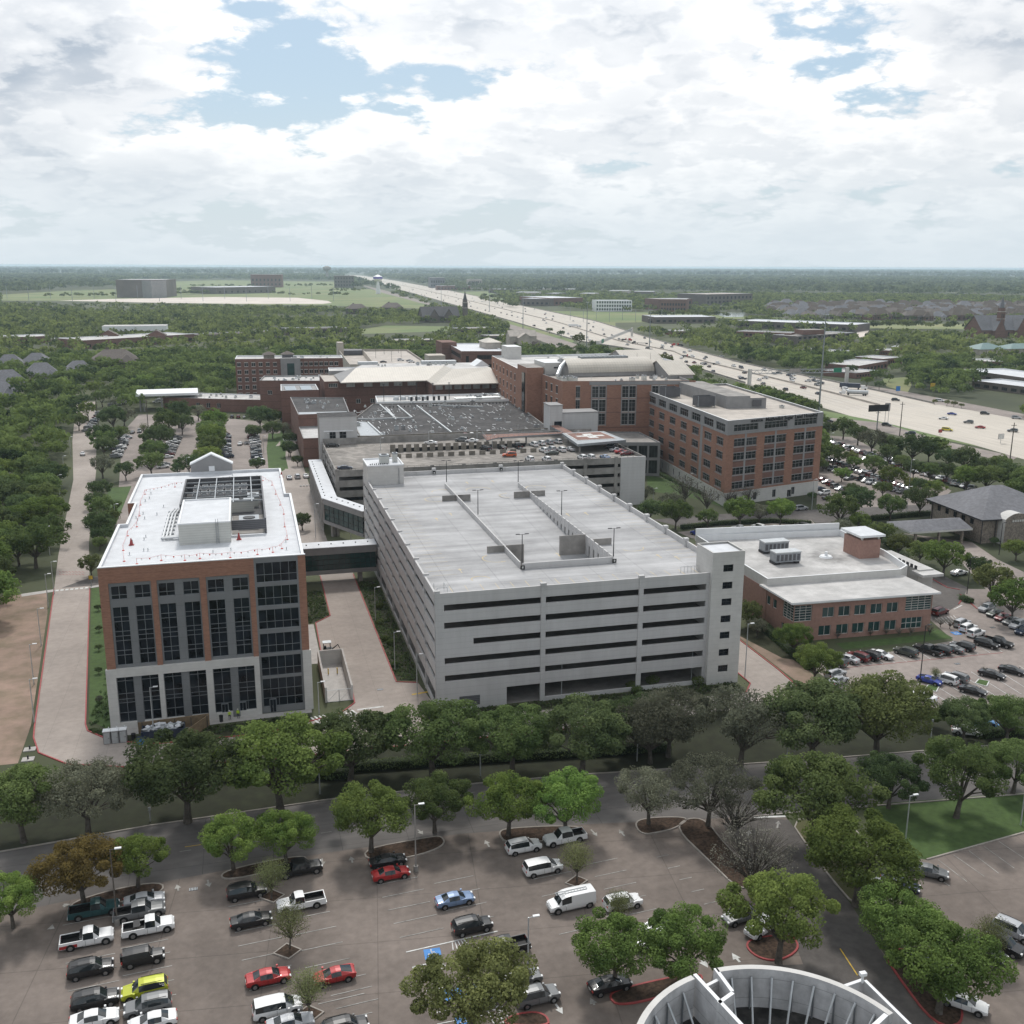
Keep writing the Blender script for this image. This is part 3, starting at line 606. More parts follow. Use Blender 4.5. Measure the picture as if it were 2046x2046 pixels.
# ---------------------------------------------------------------- 1 new brick and glass office building
def office_block():
    T=thing('office_building','new six-storey brick office building with white roof and black glass front','office building',(-8,208,0))
    br,gp,st,gl=M['orange_brick'],M['grey_panel'],M['pale_stone'],M['dark_glass']; Y=169.2; ZT=28.3
    poly=[(-25,Y+.5),(8,Y+.5),(8.2,219),(7.1,219),(7.1,248),(-25,248),(-25,217),(-23.6,217),(-23.6,199.2),(-25,199.2)]
    w=MB(); r=MB(); I=inset(poly,.45); n=len(poly)
    for i in range(1,n):
        A,B=poly[i],poly[(i+1)%n]; w.poly([(*A,0),(*B,0),(*B,ZT),(*A,ZT)],br)
    for i in range(n):
        A,B,a,b=poly[i],poly[(i+1)%n],I[i],I[(i+1)%n]
        r.poly([(*A,ZT),(*B,ZT),(*b,ZT),(*a,ZT)],M['white_metal']); r.poly([(*b,ZT-.65),(*a,ZT-.65),(*a,ZT),(*b,ZT)],M['white_membrane'])
        wv=Vector(B)-Vector(A)
    r.poly([(*p,ZT-.65) for p in I],M['white_membrane'])
    A0=(-25.0,Y); B0=(8.15,Y); U=lambda x:x+25.0
    # brick frame, standing proud of the grey panels
    for x0,x1 in ((-25,-23.6),(-17,-16.1),(-9.3,-8.3),(-1.3,-.42)): w.box(x0,x1,Y,Y+.5,10.7,25.6,br)
    w.box(-25,-.42,Y-.0,Y+.5,25.6,ZT,br); w.box(6.9,8.15,Y-.0,Y+.5,11.1,ZT,br); w.box(-25.03,8.18,Y-.05,Y+.45,ZT+.003,ZT+.14,M['white_metal'])
    part(w,'wall',T); part(r,'roof',T)
    # stone base
    b=MB(); wins=[(-23.7,-21),(-19.8,-17),(-16.2,-13.3),(-12.1,-9.3),(-8.2,-5.3),(-4.1,-1.3)]
    hs=[(U(a),U(c),1.0,9.2) for a,c in wins]
    # piers of stone, grey infill between window pairs
    for x0,x1 in ((-25.25,-23.7),(-17,-16.2),(-9.3,-8.2),(-1.3,-.42)): b.box(x0,x1,Y-.25,Y+.4,0,9.2,st)
    b.box(-25.25,-.42,Y-.25,Y+.4,9.2,10.7,st); b.box(6.95,8.4,Y-.25,Y+.4,0,11.1,st)
    for a,c in wins: b.box(a,c,Y-.20,Y+.4,0,1.0,st)
    b.box(-25.25,-25.0,Y+.4,249,0,6,st); part(b,'stone_base',T)
    gpm=MB()
    for x0,x1 in ((-21,-19.8),(-13.3,-12.1),(-5.3,-4.1)): gpm.box(x0,x1,Y+.05,Y+.4,0,9.2,gp)
    def panel(x0,x1,ws):
        hs=[(a-x0,c-x0,22.7,25.0) for a,c in ws]+[(a-x0,c-x0,11.2,21.4) for a,c in ws]
        wallh(gpm,(x0,Y+.18),(x1,Y+.18),10.7,25.6,hs,gp,.25)
        for h in hs:
            k=h[3]-h[2]>5
            window(T,(x0,Y+.18),(x1,Y+.18),h,gl,M['steel'],.25,2,1,.075,None,'window',True,hz=[.17,.25,.42,.5,.58,.75,.83] if k else [.33])
    panel(-23.6,-17,[(-23.3,-20.8),(-19.7,-17.15)]); panel(-16.1,-9.3,[(-15.9,-13.3),(-12,-9.45)]); panel(-8.3,-1.3,[(-8.1,-5.4),(-4.1,-1.45)])
    for a,c in wins: window(T,(-25,Y+.1),(8,Y+.1),(a+25,c+25,1.0,9.2),gl,M['steel'],.25,2,1,.075,None,'window',True,hz=[.2,.42,.5,.62,.9])
    # glazed bay on the right
    rowsz=[(23.9,27.4),(19.7,23.2),(15.5,19.0),(11.1,14.7),(6.9,10.5),(1.2,6.4)]
    hs=[(.3,7.1,a,c) for a,c in rowsz]; wallh(gpm,(-.42,Y+.02),(6.95,Y+.02),0,ZT,hs,gp,.2)
    for h in hs: window(T,(-.42,Y+.02),(6.95,Y+.02),h,gl,M['steel'],.2,5,1,.07,None,'curtain_window',True,hz=[.38] if h[2]>2 else [.3,.62])
    part(gpm,'grey_panel',T)
    for x in (-6.6,-3.6,1.5):
        d=MB(); d.box(x-.6,x+.6,Y-.02,Y+.13,0.02,2.6,M['steel']); d.box(x-.48,x-.03,Y-.05,Y-.022,.15,2.45,gl); d.box(x+.03,x+.48,Y-.05,Y-.022,.15,2.45,gl); dd=part(d,'door',T)
        e=MB(); e.box(x-.09,x-.05,Y-.12,Y-.06,1,1.4,M['galvanised']); part(e,'handle',dd)
    # penthouse and plant
    RZ=ZT-.65
    p=MB(); p.box(-13.0,-4.1,183,202.5,RZ,31.4,M['light_louvre'],M['white_membrane']); p.box(-13.1,-4.0,182.9,183.25,31.403,31.65,M['white_metal']); p.box(-13.1,-12.75,183.25,202.6,31.403,31.65,M['white_metal']); p.box(-4.35,-4.0,183.25,202.6,31.403,31.65,M['white_metal']); p.box(-12.75,-4.35,202.3,202.6,31.403,31.65,M['white_metal']); ph=part(p,'penthouse',T)
    l=MB()
    for x in (-6.6,-6.2): l.tube([(x,182.8,RZ),(x,182.8,32.2)],.04,M['steel'],6)
    for k in range(12): l.box(-6.6,-6.2,182.77,182.82,RZ+.3*k+.3,RZ+.3*k+.34,M['steel'])
    part(l,'ladder',ph)
    s=MB(); dm=M['louvre']
    s.box(-13.9,2.3,228,228.3,RZ,30.6,dm); s.box(-13.9,-13.6,203,228,RZ,30.6,dm); s.box(2.0,2.3,188,228,RZ,30.6,dm); s.box(-4.0,2.0,188,188.3,RZ+.9,30.4,dm)
    s.box(-13.6,2.0,203,228,RZ+.02,RZ+.1,M['well_floor'])
    for k in range(5): s.box(-13.6,2.0,205+k*5,205.2+k*5,30.1,30.35,M['steel'])
    for k in range(4): s.box(-11+k*3.6,-10.8+k*3.6,203,228,30.351,30.55,M['steel'])
    s.box(-4,2,188.4,202.9,RZ+.03,RZ+.08,M['aged_concrete']); part(s,'plant_screen',T)
    for j,yy in enumerate((222.5,216.5)):
        for i in range(7):
            x=-11.3+i*1.62; f=MB(); f.box(x-.75,x+.75,yy-2.3,yy+2.3,RZ+.2,RZ+2.0,M['louvre'])
            for q in (-1.1,1.1): f.cone(x,yy+q,RZ+2.0,RZ+2.35,.62,.62,M['galvanised'],14); f.cone(x,yy+q,RZ+2.352,RZ+2.37,.5,.5,M['black'],14)
            part(f,'cooling_fan',T)
    for x,y,a,b_,h in ((0.2,212,2.2,4,2.2),(-2.2,206.5,5,1.4,2.6),(-.8,194,3.6,4.5,1.6)): unit(T,x,y,RZ+.1,a,b_,h)
    pi=MB()
    for k,x in enumerate((-16.1,-15.5,-14.9)):
        pi.tube([(x,187+k*.5,RZ+.5),(x,206,RZ+.5),(x+.6,210,RZ+.5),(-13.8,210,RZ+.5)],.17,M['white_metal'],8); pi.tube([(x,187+k*.5,RZ+.5),(-13.2,187+k*.5,RZ+.5)],.17,M['white_metal'],8)
    for y in range(188,210,3): pi.box(-16.5,-14.4,y,y+.12,RZ,RZ+.34,M['galvanised'])
    part(pi,'pipe',T)
    for k in range(46):
        x=random.uniform(-23,6); y=random.uniform(172,245)
        if -17<x<3 and 181<y<230: continue
        v=MB(); v.cone(x,y,RZ,RZ+.55,.09,.09,M['galvanised'],6); v.cone(x,y,RZ+.002,RZ+.06,.3,.3,M['white_metal'],8); part(v,'vent_pipe',T)
    g_=MB(); yb=247.6
    g_.v+=[]; q=[(-13.7,27),(-4.2,27),(-4.2,30.2),(-8.9,32.4),(-13.7,30.4)]
    g_.poly([(x,yb,z) for x,z in q],M['grey_trim']); g_.poly([(x,yb+2.2,z) for x,z in q][::-1],M['grey_trim'])
    for i in range(5):
        a,c=q[i],q[(i+1)%5]; g_.poly([(a[0],yb,a[1]),(a[0],yb+2.2,a[1]),(c[0],yb+2.2,c[1]),(c[0],yb,c[1])],M['grey_trim'] if i not in (2,3) else M['white_metal'])
    for a,c in (((-13.9,30.3),(-8.9,32.65)),((-8.9,32.65),(-4.0,30.1))):
        g_.poly([(a[0],yb-.15,a[1]),(c[0],yb-.15,c[1]),(c[0],yb-.15,c[1]-.3),(a[0],yb-.15,a[1]-.3)][::-1],M['white_metal']); g_.poly([(a[0],yb-.15,a[1]),(a[0],yb+2.4,a[1]),(c[0],yb+2.4,c[1]),(c[0],yb-.15,c[1])][::-1],M['white_metal'])
    g_.box(-9.6,-8.3,yb-.05,yb-.01,28.4,29.6,M['white_metal']); part(g_,'gable',T)
    return T
office_block()
# ---------------------------------------------------------------- 2 big new parking garage
def garage_new():
    T=thing('parking_garage','big white precast parking garage with empty open top deck','parking garage',(57,215,0))
    pc=M['precast_concrete']; X0,X1,Y0,Y1=29.2,85.6,162.2,268.3; lev=[20.7,17.45,14.2,10.95,7.7,4.45]
    dk=MB()
    # decks: the top deck has a ramp down in the middle bay
    dk.box(X0+.3,48.2,Y0+.3,Y1-.3,20.2,20.7,M['aged_concrete'],M['deck_concrete']); dk.box(66.9,X1-.3,Y0+.3,Y1-.3,20.2,20.7,M['aged_concrete'],M['deck_concrete'])
    dk.box(48.2,66.9,Y0+.3,176,20.2,20.7,M['aged_concrete'],M['deck_concrete']); dk.box(48.2,66.9,240,Y1-.3,20.2,20.7,M['aged_concrete'],M['deck_concrete'])
    n=len(dk.v); 
    dk.poly([(48.2,186,17.5),(66.9,186,17.5),(66.9,240,20.7),(48.2,240,20.7)],M['deck_concrete']); dk.poly([(48.2,176,17.5),(66.9,176,17.5),(66.9,186,17.5),(48.2,186,17.5)],M['deck_concrete'])
    part(dk,'top_deck',T)
    fl=MB()
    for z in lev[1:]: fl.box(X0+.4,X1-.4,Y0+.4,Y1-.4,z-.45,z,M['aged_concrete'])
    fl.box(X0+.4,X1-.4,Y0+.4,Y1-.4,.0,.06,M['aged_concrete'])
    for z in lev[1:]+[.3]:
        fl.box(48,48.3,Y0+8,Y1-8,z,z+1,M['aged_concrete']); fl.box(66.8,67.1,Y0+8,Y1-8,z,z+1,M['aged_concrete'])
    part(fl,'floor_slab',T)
    # front spandrels
    f=MB(); t=.35
    for k,z in enumerate(lev):
        zt=z+1.1; zb=z-1.0
        x1=80.3
        f.box(X0,x1,Y0,Y0+t,zb,zt,pc)
        if k==3: pass
    f.box(X0,35.9,Y0+.001,Y0+t+.001,11.95,13.2,pc)   # blank panel at the third slot
    f.box(X0,30.75,Y0+.002,Y0+t,0,20.7,pc)
    f.box(X0,41.9,Y0+.001,Y0+t+.01,0,3.5,pc)
    for x in (48.1,66.5): f.box(x,x+.85,Y0-.16,Y0+t,0,21.75,pc); f.box(x-.1,x+.95,Y0-.25,Y0+.5,21.803,22.3,pc)
    f.box(79.7,80.3,Y0+.002,Y0+t,0,21.4,pc); f.box(48.9,80,Y0+.004,Y0+t-.01,0,.75,pc)
    # left side spandrels and columns
    for z in lev: f.box(X0,X0+t,Y0+t+.01,Y1,z-1.0,z+1.1,pc)
    ys=[162.3+k*10.55 for k in range(11)]
    for y in ys:
        f.box(X0-.06,X0+t-.05,y,y+.55,0,21.7,pc); f.box(X0-.02,X0+.9,y+.02,y+.5,21.82,22.2,pc)
    f.box(X0+.02,X0+t-.02,Y0+t,Y1,0,.9,pc)
    # right side, back
    for z in lev: f.box(X1-t,X1,Y0+6,Y1,z-1.0,z+1.1,pc); f.box(X0+t,X1-t,Y1-t,Y1,z-1.0,z+1.1,pc)
    for y in ys: f.box(X1-t-.25,X1+.15,y+.1,y+1.1,0,21.7,pc); f.box(X1-.7,X1+.22,y+.1,y+1.1,21.803,22.35,pc)
    for k in range(7): x=X0+6+k*8.4; f.box(x,x+.8,Y1-t-.2,Y1+.2,0,21.75,pc)
    for x in (48.5,67.4): f.box(x-.5,x+.5,Y1-.6,Y1+.25,21.803,22.5,pc)
    part(f,'facade',T)
    c=MB()
    for x in (36,42,48.6,54.7,60.8,66.9,73,79):
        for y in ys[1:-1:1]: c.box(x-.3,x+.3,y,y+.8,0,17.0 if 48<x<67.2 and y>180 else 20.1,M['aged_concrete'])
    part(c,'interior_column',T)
    # ramp walls on the deck
    r=MB(); ac=M['precast_concrete']
    def rampwall(x,y0,y1,gap,zl,name='ramp_wall'):
        m=MB(); y=y0
        while y<y1-.5:
            yy=min(y+2.75,y1); za=zl(y); m.box(x-.14,x+.14,y,yy-gap,za,21.85,ac); y+=2.75
        m.box(x-.10,x+.10,y0,y1,18.9,20.69,ac) if gap<.1 else m.box(x-.1,x+.1,y0,y1,20.1,20.69,ac)
        part(m,name,T)
    rz=lambda y:20.7-3.2*min(1,max(0,(240-y)/54))
    rampwall(48.3,177,251,.12,lambda y:rz(y)+.0)
    rampwall(66.8,177,248,.85,lambda y:rz(y)-.2)
    m=MB(); n_=12
    for i in range(n_): y=178+i*5.0; m.box(66.84,66.88,y,y+5,rz(y+2.5)+.02,20.69 if y<236 else 20.72,M['black'])
    part(m,'painted_gap_shade',T)  # thin black strip stands in for the shade between the ramp panels
    m=MB(); m.box(48.45,66.65,175.9,176.2,17.5,21.9,ac); part(m,'ramp_end_wall',T)
    for x0,x1,y in ((44.6,48.1,235.5),(48.5,51.6,235.5),(62.6,66.6,235.5),(67,70.6,235.5),(44.6,48.1,188.4),(48.5,52.2,188.4),(61,66.6,192.6),(67,70.9,188.6)):
        m=MB(); m.box(x0,x1,y,y+.25,min(rz(y),20.7) if 48.4<x0<66.7 else 20.7,22.05,M['aged_concrete']); part(m,'barrier_wall',T)
    # stair towers
    tw=MB(); tx0,tx1,ty0,ty1=80.3,86.7,161.3,168.2
    hs=[(2.2,4.2,a,a+1.35) for a in (22.0,18.7,15.5,12.2,9.0,5.6,2.4)]
    wallh(tw,(tx0,ty0),(tx1,ty0),0,25.7,hs,M['pale_stone'],.3); tw.poly([(tx1,ty0,0),(tx1,ty1,0),(tx1,ty1,25.7),(tx1,ty0,25.7)],M['pale_stone']); tw.poly([(tx0,ty1,0),(tx0,ty0,0),(tx0,ty0,25.7),(tx0,ty1,25.7)],M['pale_stone']); tw.poly([(tx1,ty1,0),(tx0,ty1,0),(tx0,ty1,25.7),(tx1,ty1,25.7)],M['pale_stone'])
    tw.box(tx0+.2,tx1-.2,ty0+.2,ty1-.2,25.2,25.4,M['white_membrane'])
    for a in ((tx0,tx1,ty0,ty0+.2),(tx0,tx1,ty1-.2,ty1),(tx0,tx0+.2,ty0+.2,ty1-.2),(tx1-.2,tx1,ty0+.2,ty1-.2)): tw.box(*a,25.703,25.8,M['pale_stone'])
    part(tw,'stair_tower',T)
    for h in hs: window(T,(tx0,ty0),(tx1,ty0),h,M['dark_glass'],M['dark_metal'],.3,2,2,.07)
    st=MB(); st.box(29.3,38.7,258,268.2,20.7,25.6,M['pale_stone'],M['white_membrane'])
    for a in ((29.2,38.8,257.9,258.2),(29.2,38.8,268,268.3),(29.2,29.5,258.2,268),(38.5,38.8,258.2,268)): st.box(*a,25.603,25.95,M['white_metal'])
    st.tube([(37.4,257.8,20.7),(37.4,257.8,25)],.08,M['steel'],6); part(st,'stair_tower',T)
    unit(T,34.3,263,25.6,2.4,2.6,2.2); unit(T,37.3,264,25.6,1.2,1.6,2.4)
    for k in range(9): v=MB(); v.cone(30.3+k*.55,260.2+.4*(k%2),25.6,25.95,.13,.13,M['dark_metal'],6); part(v,'vent_pipe',T)
    # left stair shaft windows, service louvre, ground-floor entrance doors, deck markings
    lv=MB(); lv.box(33.3,37.0,Y0-.06,Y0-.01,.7,2.5,M['louvre']); part(lv,'louvre',T)
    mk=MB()
    def deckarc(cx,cy,r_,a0,a1,w=.22):
        for k in range(14):
            t0=math.radians(a0+(a1-a0)*k/14); t1=math.radians(a0+(a1-a0)*(k+.9)/14)
            mk.poly([(cx+(r_)*math.cos(t0),cy+r_*math.sin(t0),20.716),(cx+r_*math.cos(t1),cy+r_*math.sin(t1),20.716),(cx+(r_+w)*math.cos(t1),cy+(r_+w)*math.sin(t1),20.716),(cx+(r_+w)*math.cos(t0),cy+(r_+w)*math.sin(t0),20.716)],M['yellow_faded'])
    deckarc(43.5,238,2.6,60,300); deckarc(46.5,246,2.4,0,180); deckarc(56,246,3,0,180); deckarc(45.5,184.5,2.6,120,300); deckarc(71,245,2.5,0,180); deckarc(62,238,2.3,90,260); deckarc(39.5,172,1.6,0,200); deckarc(74,185,2.2,200,360)
    for i in range(12): mk.box(33+i*2.8,33.1+i*2.8,164,169,20.712,20.716,M['yellow_faded'])
    for i in range(8): mk.box(68.5+i*2.8,68.6+i*2.8,164,169,20.712,20.716,M['yellow_faded'])
    for i in range(28):
        for x in (31,80): mk.box(x,x+4.8,176+i*2.85,176.09+i*2.85,20.712,20.715,M['yellow_faded'])
    for x,y in ((58,184),(70,215),(74.5,215),(40,218),(44,222),(55,255),(80,176),(77,178),(37,178),(62,255)):
        mk.box(x-.09,x+.09,y-1.3,y+.6,20.713,20.717,M['yellow_faded']); mk.poly([(x-.45,y+.6,20.717),(x+.45,y+.6,20.717),(x,y+1.4,20.717)],M['yellow_faded'])
    part(mk,'deck_marking',T)
    rl=MB()
    for x in (30.1,31.9): 
        for y in (165,168): rl.tube([(x,y,20.7),(x,y,21.9)],.05,M['galvanised'],6)
    rl.tube([(30.1,165,21.9),(31.9,165,21.9),(31.9,168,21.9)],.05,M['galvanised'],6); part(rl,'railing',T)
    rl=MB()
    for k in range(6): rl.tube([(76.5+k*.7,166.6,20.7),(76.5+k*.7,166.6,21.9)],.04,M['galvanised'],5)
    rl.tube([(76.5,166.6,21.9),(80,166.6,21.9)],.04,M['galvanised'],5); part(rl,'railing',T)
    return T
M['yellow_faded']=mat('yellow_faded',(.60,.45,.20),.8,.2,.9,col2=(.47,.43,.35))
garage_new()
# ---------------------------------------------------------------- 3 skybridges
def bridge(name,label,A,B,w,z0,z1,gz0,gz1,rm='white_membrane',cols=(),wm='grey_trim',nx=14):
    A_,d,n,L_=frameof(A,B); T=thing(name,label,'skybridge',((A[0]+B[0])/2,(A[1]+B[1])/2,0))
    b=MB(); bar(b,A_,d,n,0,L_,z0,gz0,0,w,M[wm]); bar(b,A_,d,n,0,L_,gz1,z1,0,w,M[wm]); bar(b,A_,d,n,0,L_,gz0,gz1,w-.3,w,M['hospital_glass']); part(b,'girder',T)
    r=MB(); bar(r,A_,d,n,-.1,L_+.1,z1+.003,z1+.2,-.15,w+.15,M[rm])
    for k in range(int(L_/3)): bar(r,A_,d,n,k*3+1,k*3+1.3,z1+.203,z1+.38,w*.5,w*.5+.35,M['dark_metal'])
    part(r,'roof',T)
    window(T,A,B,(.25,L_-.25,gz0,gz1),M['green_glass'],M['dark_metal'],.3,nx,3,.09,None,'glazing')
    for u in cols:
        c=MB(); bar(c,A_,d,n,u,u+.9,0,z0-.003,.8,1.7,M['aged_concrete']); bar(c,A_,d,n,u,u+.9,0,z0-.003,w-1.7,w-.8,M['aged_concrete']); part(c,'pier',T)
    return T
bridge('skybridge','glazed skybridge joining the new office building to the parking garage',(8,241),(29.0,241),5.2,2.6,9.3,3.6,7.6,cols=(16.5,),nx=16)
T=bridge('skybridge','long white-roofed glazed walkway slanting beside the older garage to the new one',(19.7,288.6),(28.9,269.8),3.9,3.6,10.9,4.6,9.3,cols=(2.5,),nx=8)
w=MB(); A_=(19.6,350)
hs=[(k*6.1+1.2,k*6.1+4.6,1.0,9.0) for k in range(10)]
wallh(w,(19.6,350),(19.6,288.8),0,10.7,hs,M['aged_concrete'],.3); w.poly([(19.6,288.8,4.0),(23.6,286.6,4.0),(23.6,286.6,10.7),(19.6,288.8,10.7)],M['aged_concrete']); w.poly([(23.6,350,0),(19.6,350,0),(19.6,350,10.7),(23.6,350,10.7)],M['aged_concrete'])
for h in hs: window(T,(19.6,350),(19.6,288.8),h,M['hospital_glass'],M['steel'],.3,2,3,.1)
part(w,'walkway_wall',T)
r=MB(); r.prism([(19.4,350.2),(19.4,288.6),(23.8,286.8),(23.8,350.2)],10.703,11.0,M['white_membrane'])
for k in range(14): r.cone(20.5,292+k*4.1,11.0,11.25,.16,.16,M['dark_metal'],6)
part(r,'walkway_roof',T)
# ---------------------------------------------------------------- 4 older garage
def garage_old():
    T=thing('parking_garage','older weathered concrete parking garage with cars on its roof deck','parking garage',(75,330,0))
    ac=M['aged_concrete']; X0,X1,Y0,Y1=24.8,125,303.5,356.5; Z=14.9
    d=MB(); d.box(X0+.3,X1-.3,Y0+.3,Y1-.3,Z-.5,Z,ac,M['old_deck']); part(d,'top_deck',T)
    fl=MB()
    for z in (11.7,8.5,5.3,2.1): fl.box(X0+.4,X1-.4,Y0+.4,Y1-.4,z-.4,z,ac)
    part(fl,'floor_slab',T)
    f=MB()
    for z in (Z,11.7,8.5,5.3,2.1):
        zb=z-.95 if z>3 else 0
        f.box(X0,X1,Y0,Y0+.35,zb,z+1.1,ac); f.box(X0,X0+.35,Y0+.36,Y1,zb,z+1.1,ac); f.box(X1-.35,X1,Y0+.36,Y1,zb,z+1.1,ac)
    xs=[24.8,35.5,44,54,64,74,84,94,104,114.5]
    for x in xs: f.box(x-.1,x+1.0,Y0-.15,Y0+.5,0,15.9,ac); f.box(x-.1,x+1.0,Y0-.15,Y0+.4,16.003,16.3,ac)
    f.box(X1-8.5,X1+.1,Y0-.2,Y0+.5,0,16.05,M['precast_concrete'])
    for k in range(6): y=Y0+k*10; f.box(X0-.15,X0+.5,y,y+1,0,15.9,ac); f.box(X1-.5,X1+.15,y,y+1,0,15.9,ac)
    f.box(X0+.36,X1-.36,Y1-.35,Y1,Z-.5,17.1,ac); part(f,'facade',T)
    rl=MB(); rl.box(X0,X1,Y0+.1,Y0+.16,16.35,16.42,M['dark_metal'])
    for k in range(50): rl.box(X0+k*2.0,X0+k*2.0+.06,Y0+.1,Y0+.16,16.0,16.35,M['dark_metal'])
    part(rl,'railing',T)
    # inner ramp walls: a lower bay framed by rows of concrete fins with dark gaps
    for k in range(17):
        a=g(11,-520+k*78+8,300,Z); m=MB(); x=46+k*2.72
        if x>93: break
        m.box(x,x+1.75,336.0,336.4,Z-.02,Z+2.6-.02*k,M['fin_concrete']); part(m,'ramp_fin',T)
    m=MB(); m.box(46,93.5,336.5,336.6,Z,Z+1.3,M['black']); part(m,'painted_gap_shade',T)  # black strip behind the fins paints the shade of their gaps
    for k in range(15):
        x=42.5+k*3.55; m=MB(); m.box(x,x+2.05,325.2,325.55,Z,Z+1.35,M['fin_concrete']); part(m,'barrier_block',T)
    mk=MB()
    for k in range(30):
        mk.box(34+k*2.8,34.12+k*2.8,306,311,Z+.012,Z+.016,M['faded_paint']); mk.box(34+k*2.2,34.12+k*2.2,349,354,Z+.012,Z+.016,M['faded_paint'])
    for k in range(14): mk.box(26,31,308+k*2.7,308.1+k*2.7,Z+.012,Z+.016,M['faded_paint'])
    part(mk,'deck_marking',T)
    # stair and lift tower at the back left
    t=MB(); tx0,tx1,ty0,ty1=24.2,37.3,357.2,366
    hs=[(3.4,5.6,20.6,22.2),(6.9,9.3,20.6,22.2),(3.4,5.6,17.4,19.4),(6.9,9.3,16.0,19.4)]
    hs=[(a,b,c-2.6 if c>20 else c-1.0,d_-2.6 if c>20 else d_-1.4) for a,b,c,d_ in hs]
    wallh(t,(tx0,ty0),(tx1,ty0),0,24.6,hs,M['precast_concrete'],.5); t.poly([(tx0,ty1,0),(tx0,ty0,0),(tx0,ty0,24.6),(tx0,ty1,24.6)],ac); t.poly([(tx1,ty0,0),(tx1,ty1,0),(tx1,ty1,24.6),(tx1,ty0,24.6)],ac); t.poly([(tx1,ty1,0),(tx0,ty1,0),(tx0,ty1,24.6),(tx1,ty1,24.6)],ac)
    t.box(tx0-.2,tx1+.2,ty0-.2,ty1+.2,24.603,24.95,M['grey_trim'],M['dark_gravel']); part(t,'stair_tower',T)
    for h in hs: window(T,(tx0,ty0),(tx1,ty0),h,M['dark_glass'],M['steel'],.5,2,1,.08)
    c=MB(); c.box(25.6,36.0,356.9,357.15,19.3,19.7,M['white_metal']); part(c,'canopy',T)
    return T
M['fin_concrete']=mat('fin_concrete',(.26,.235,.20),.9,.2,1,grime=.3)
garage_old()
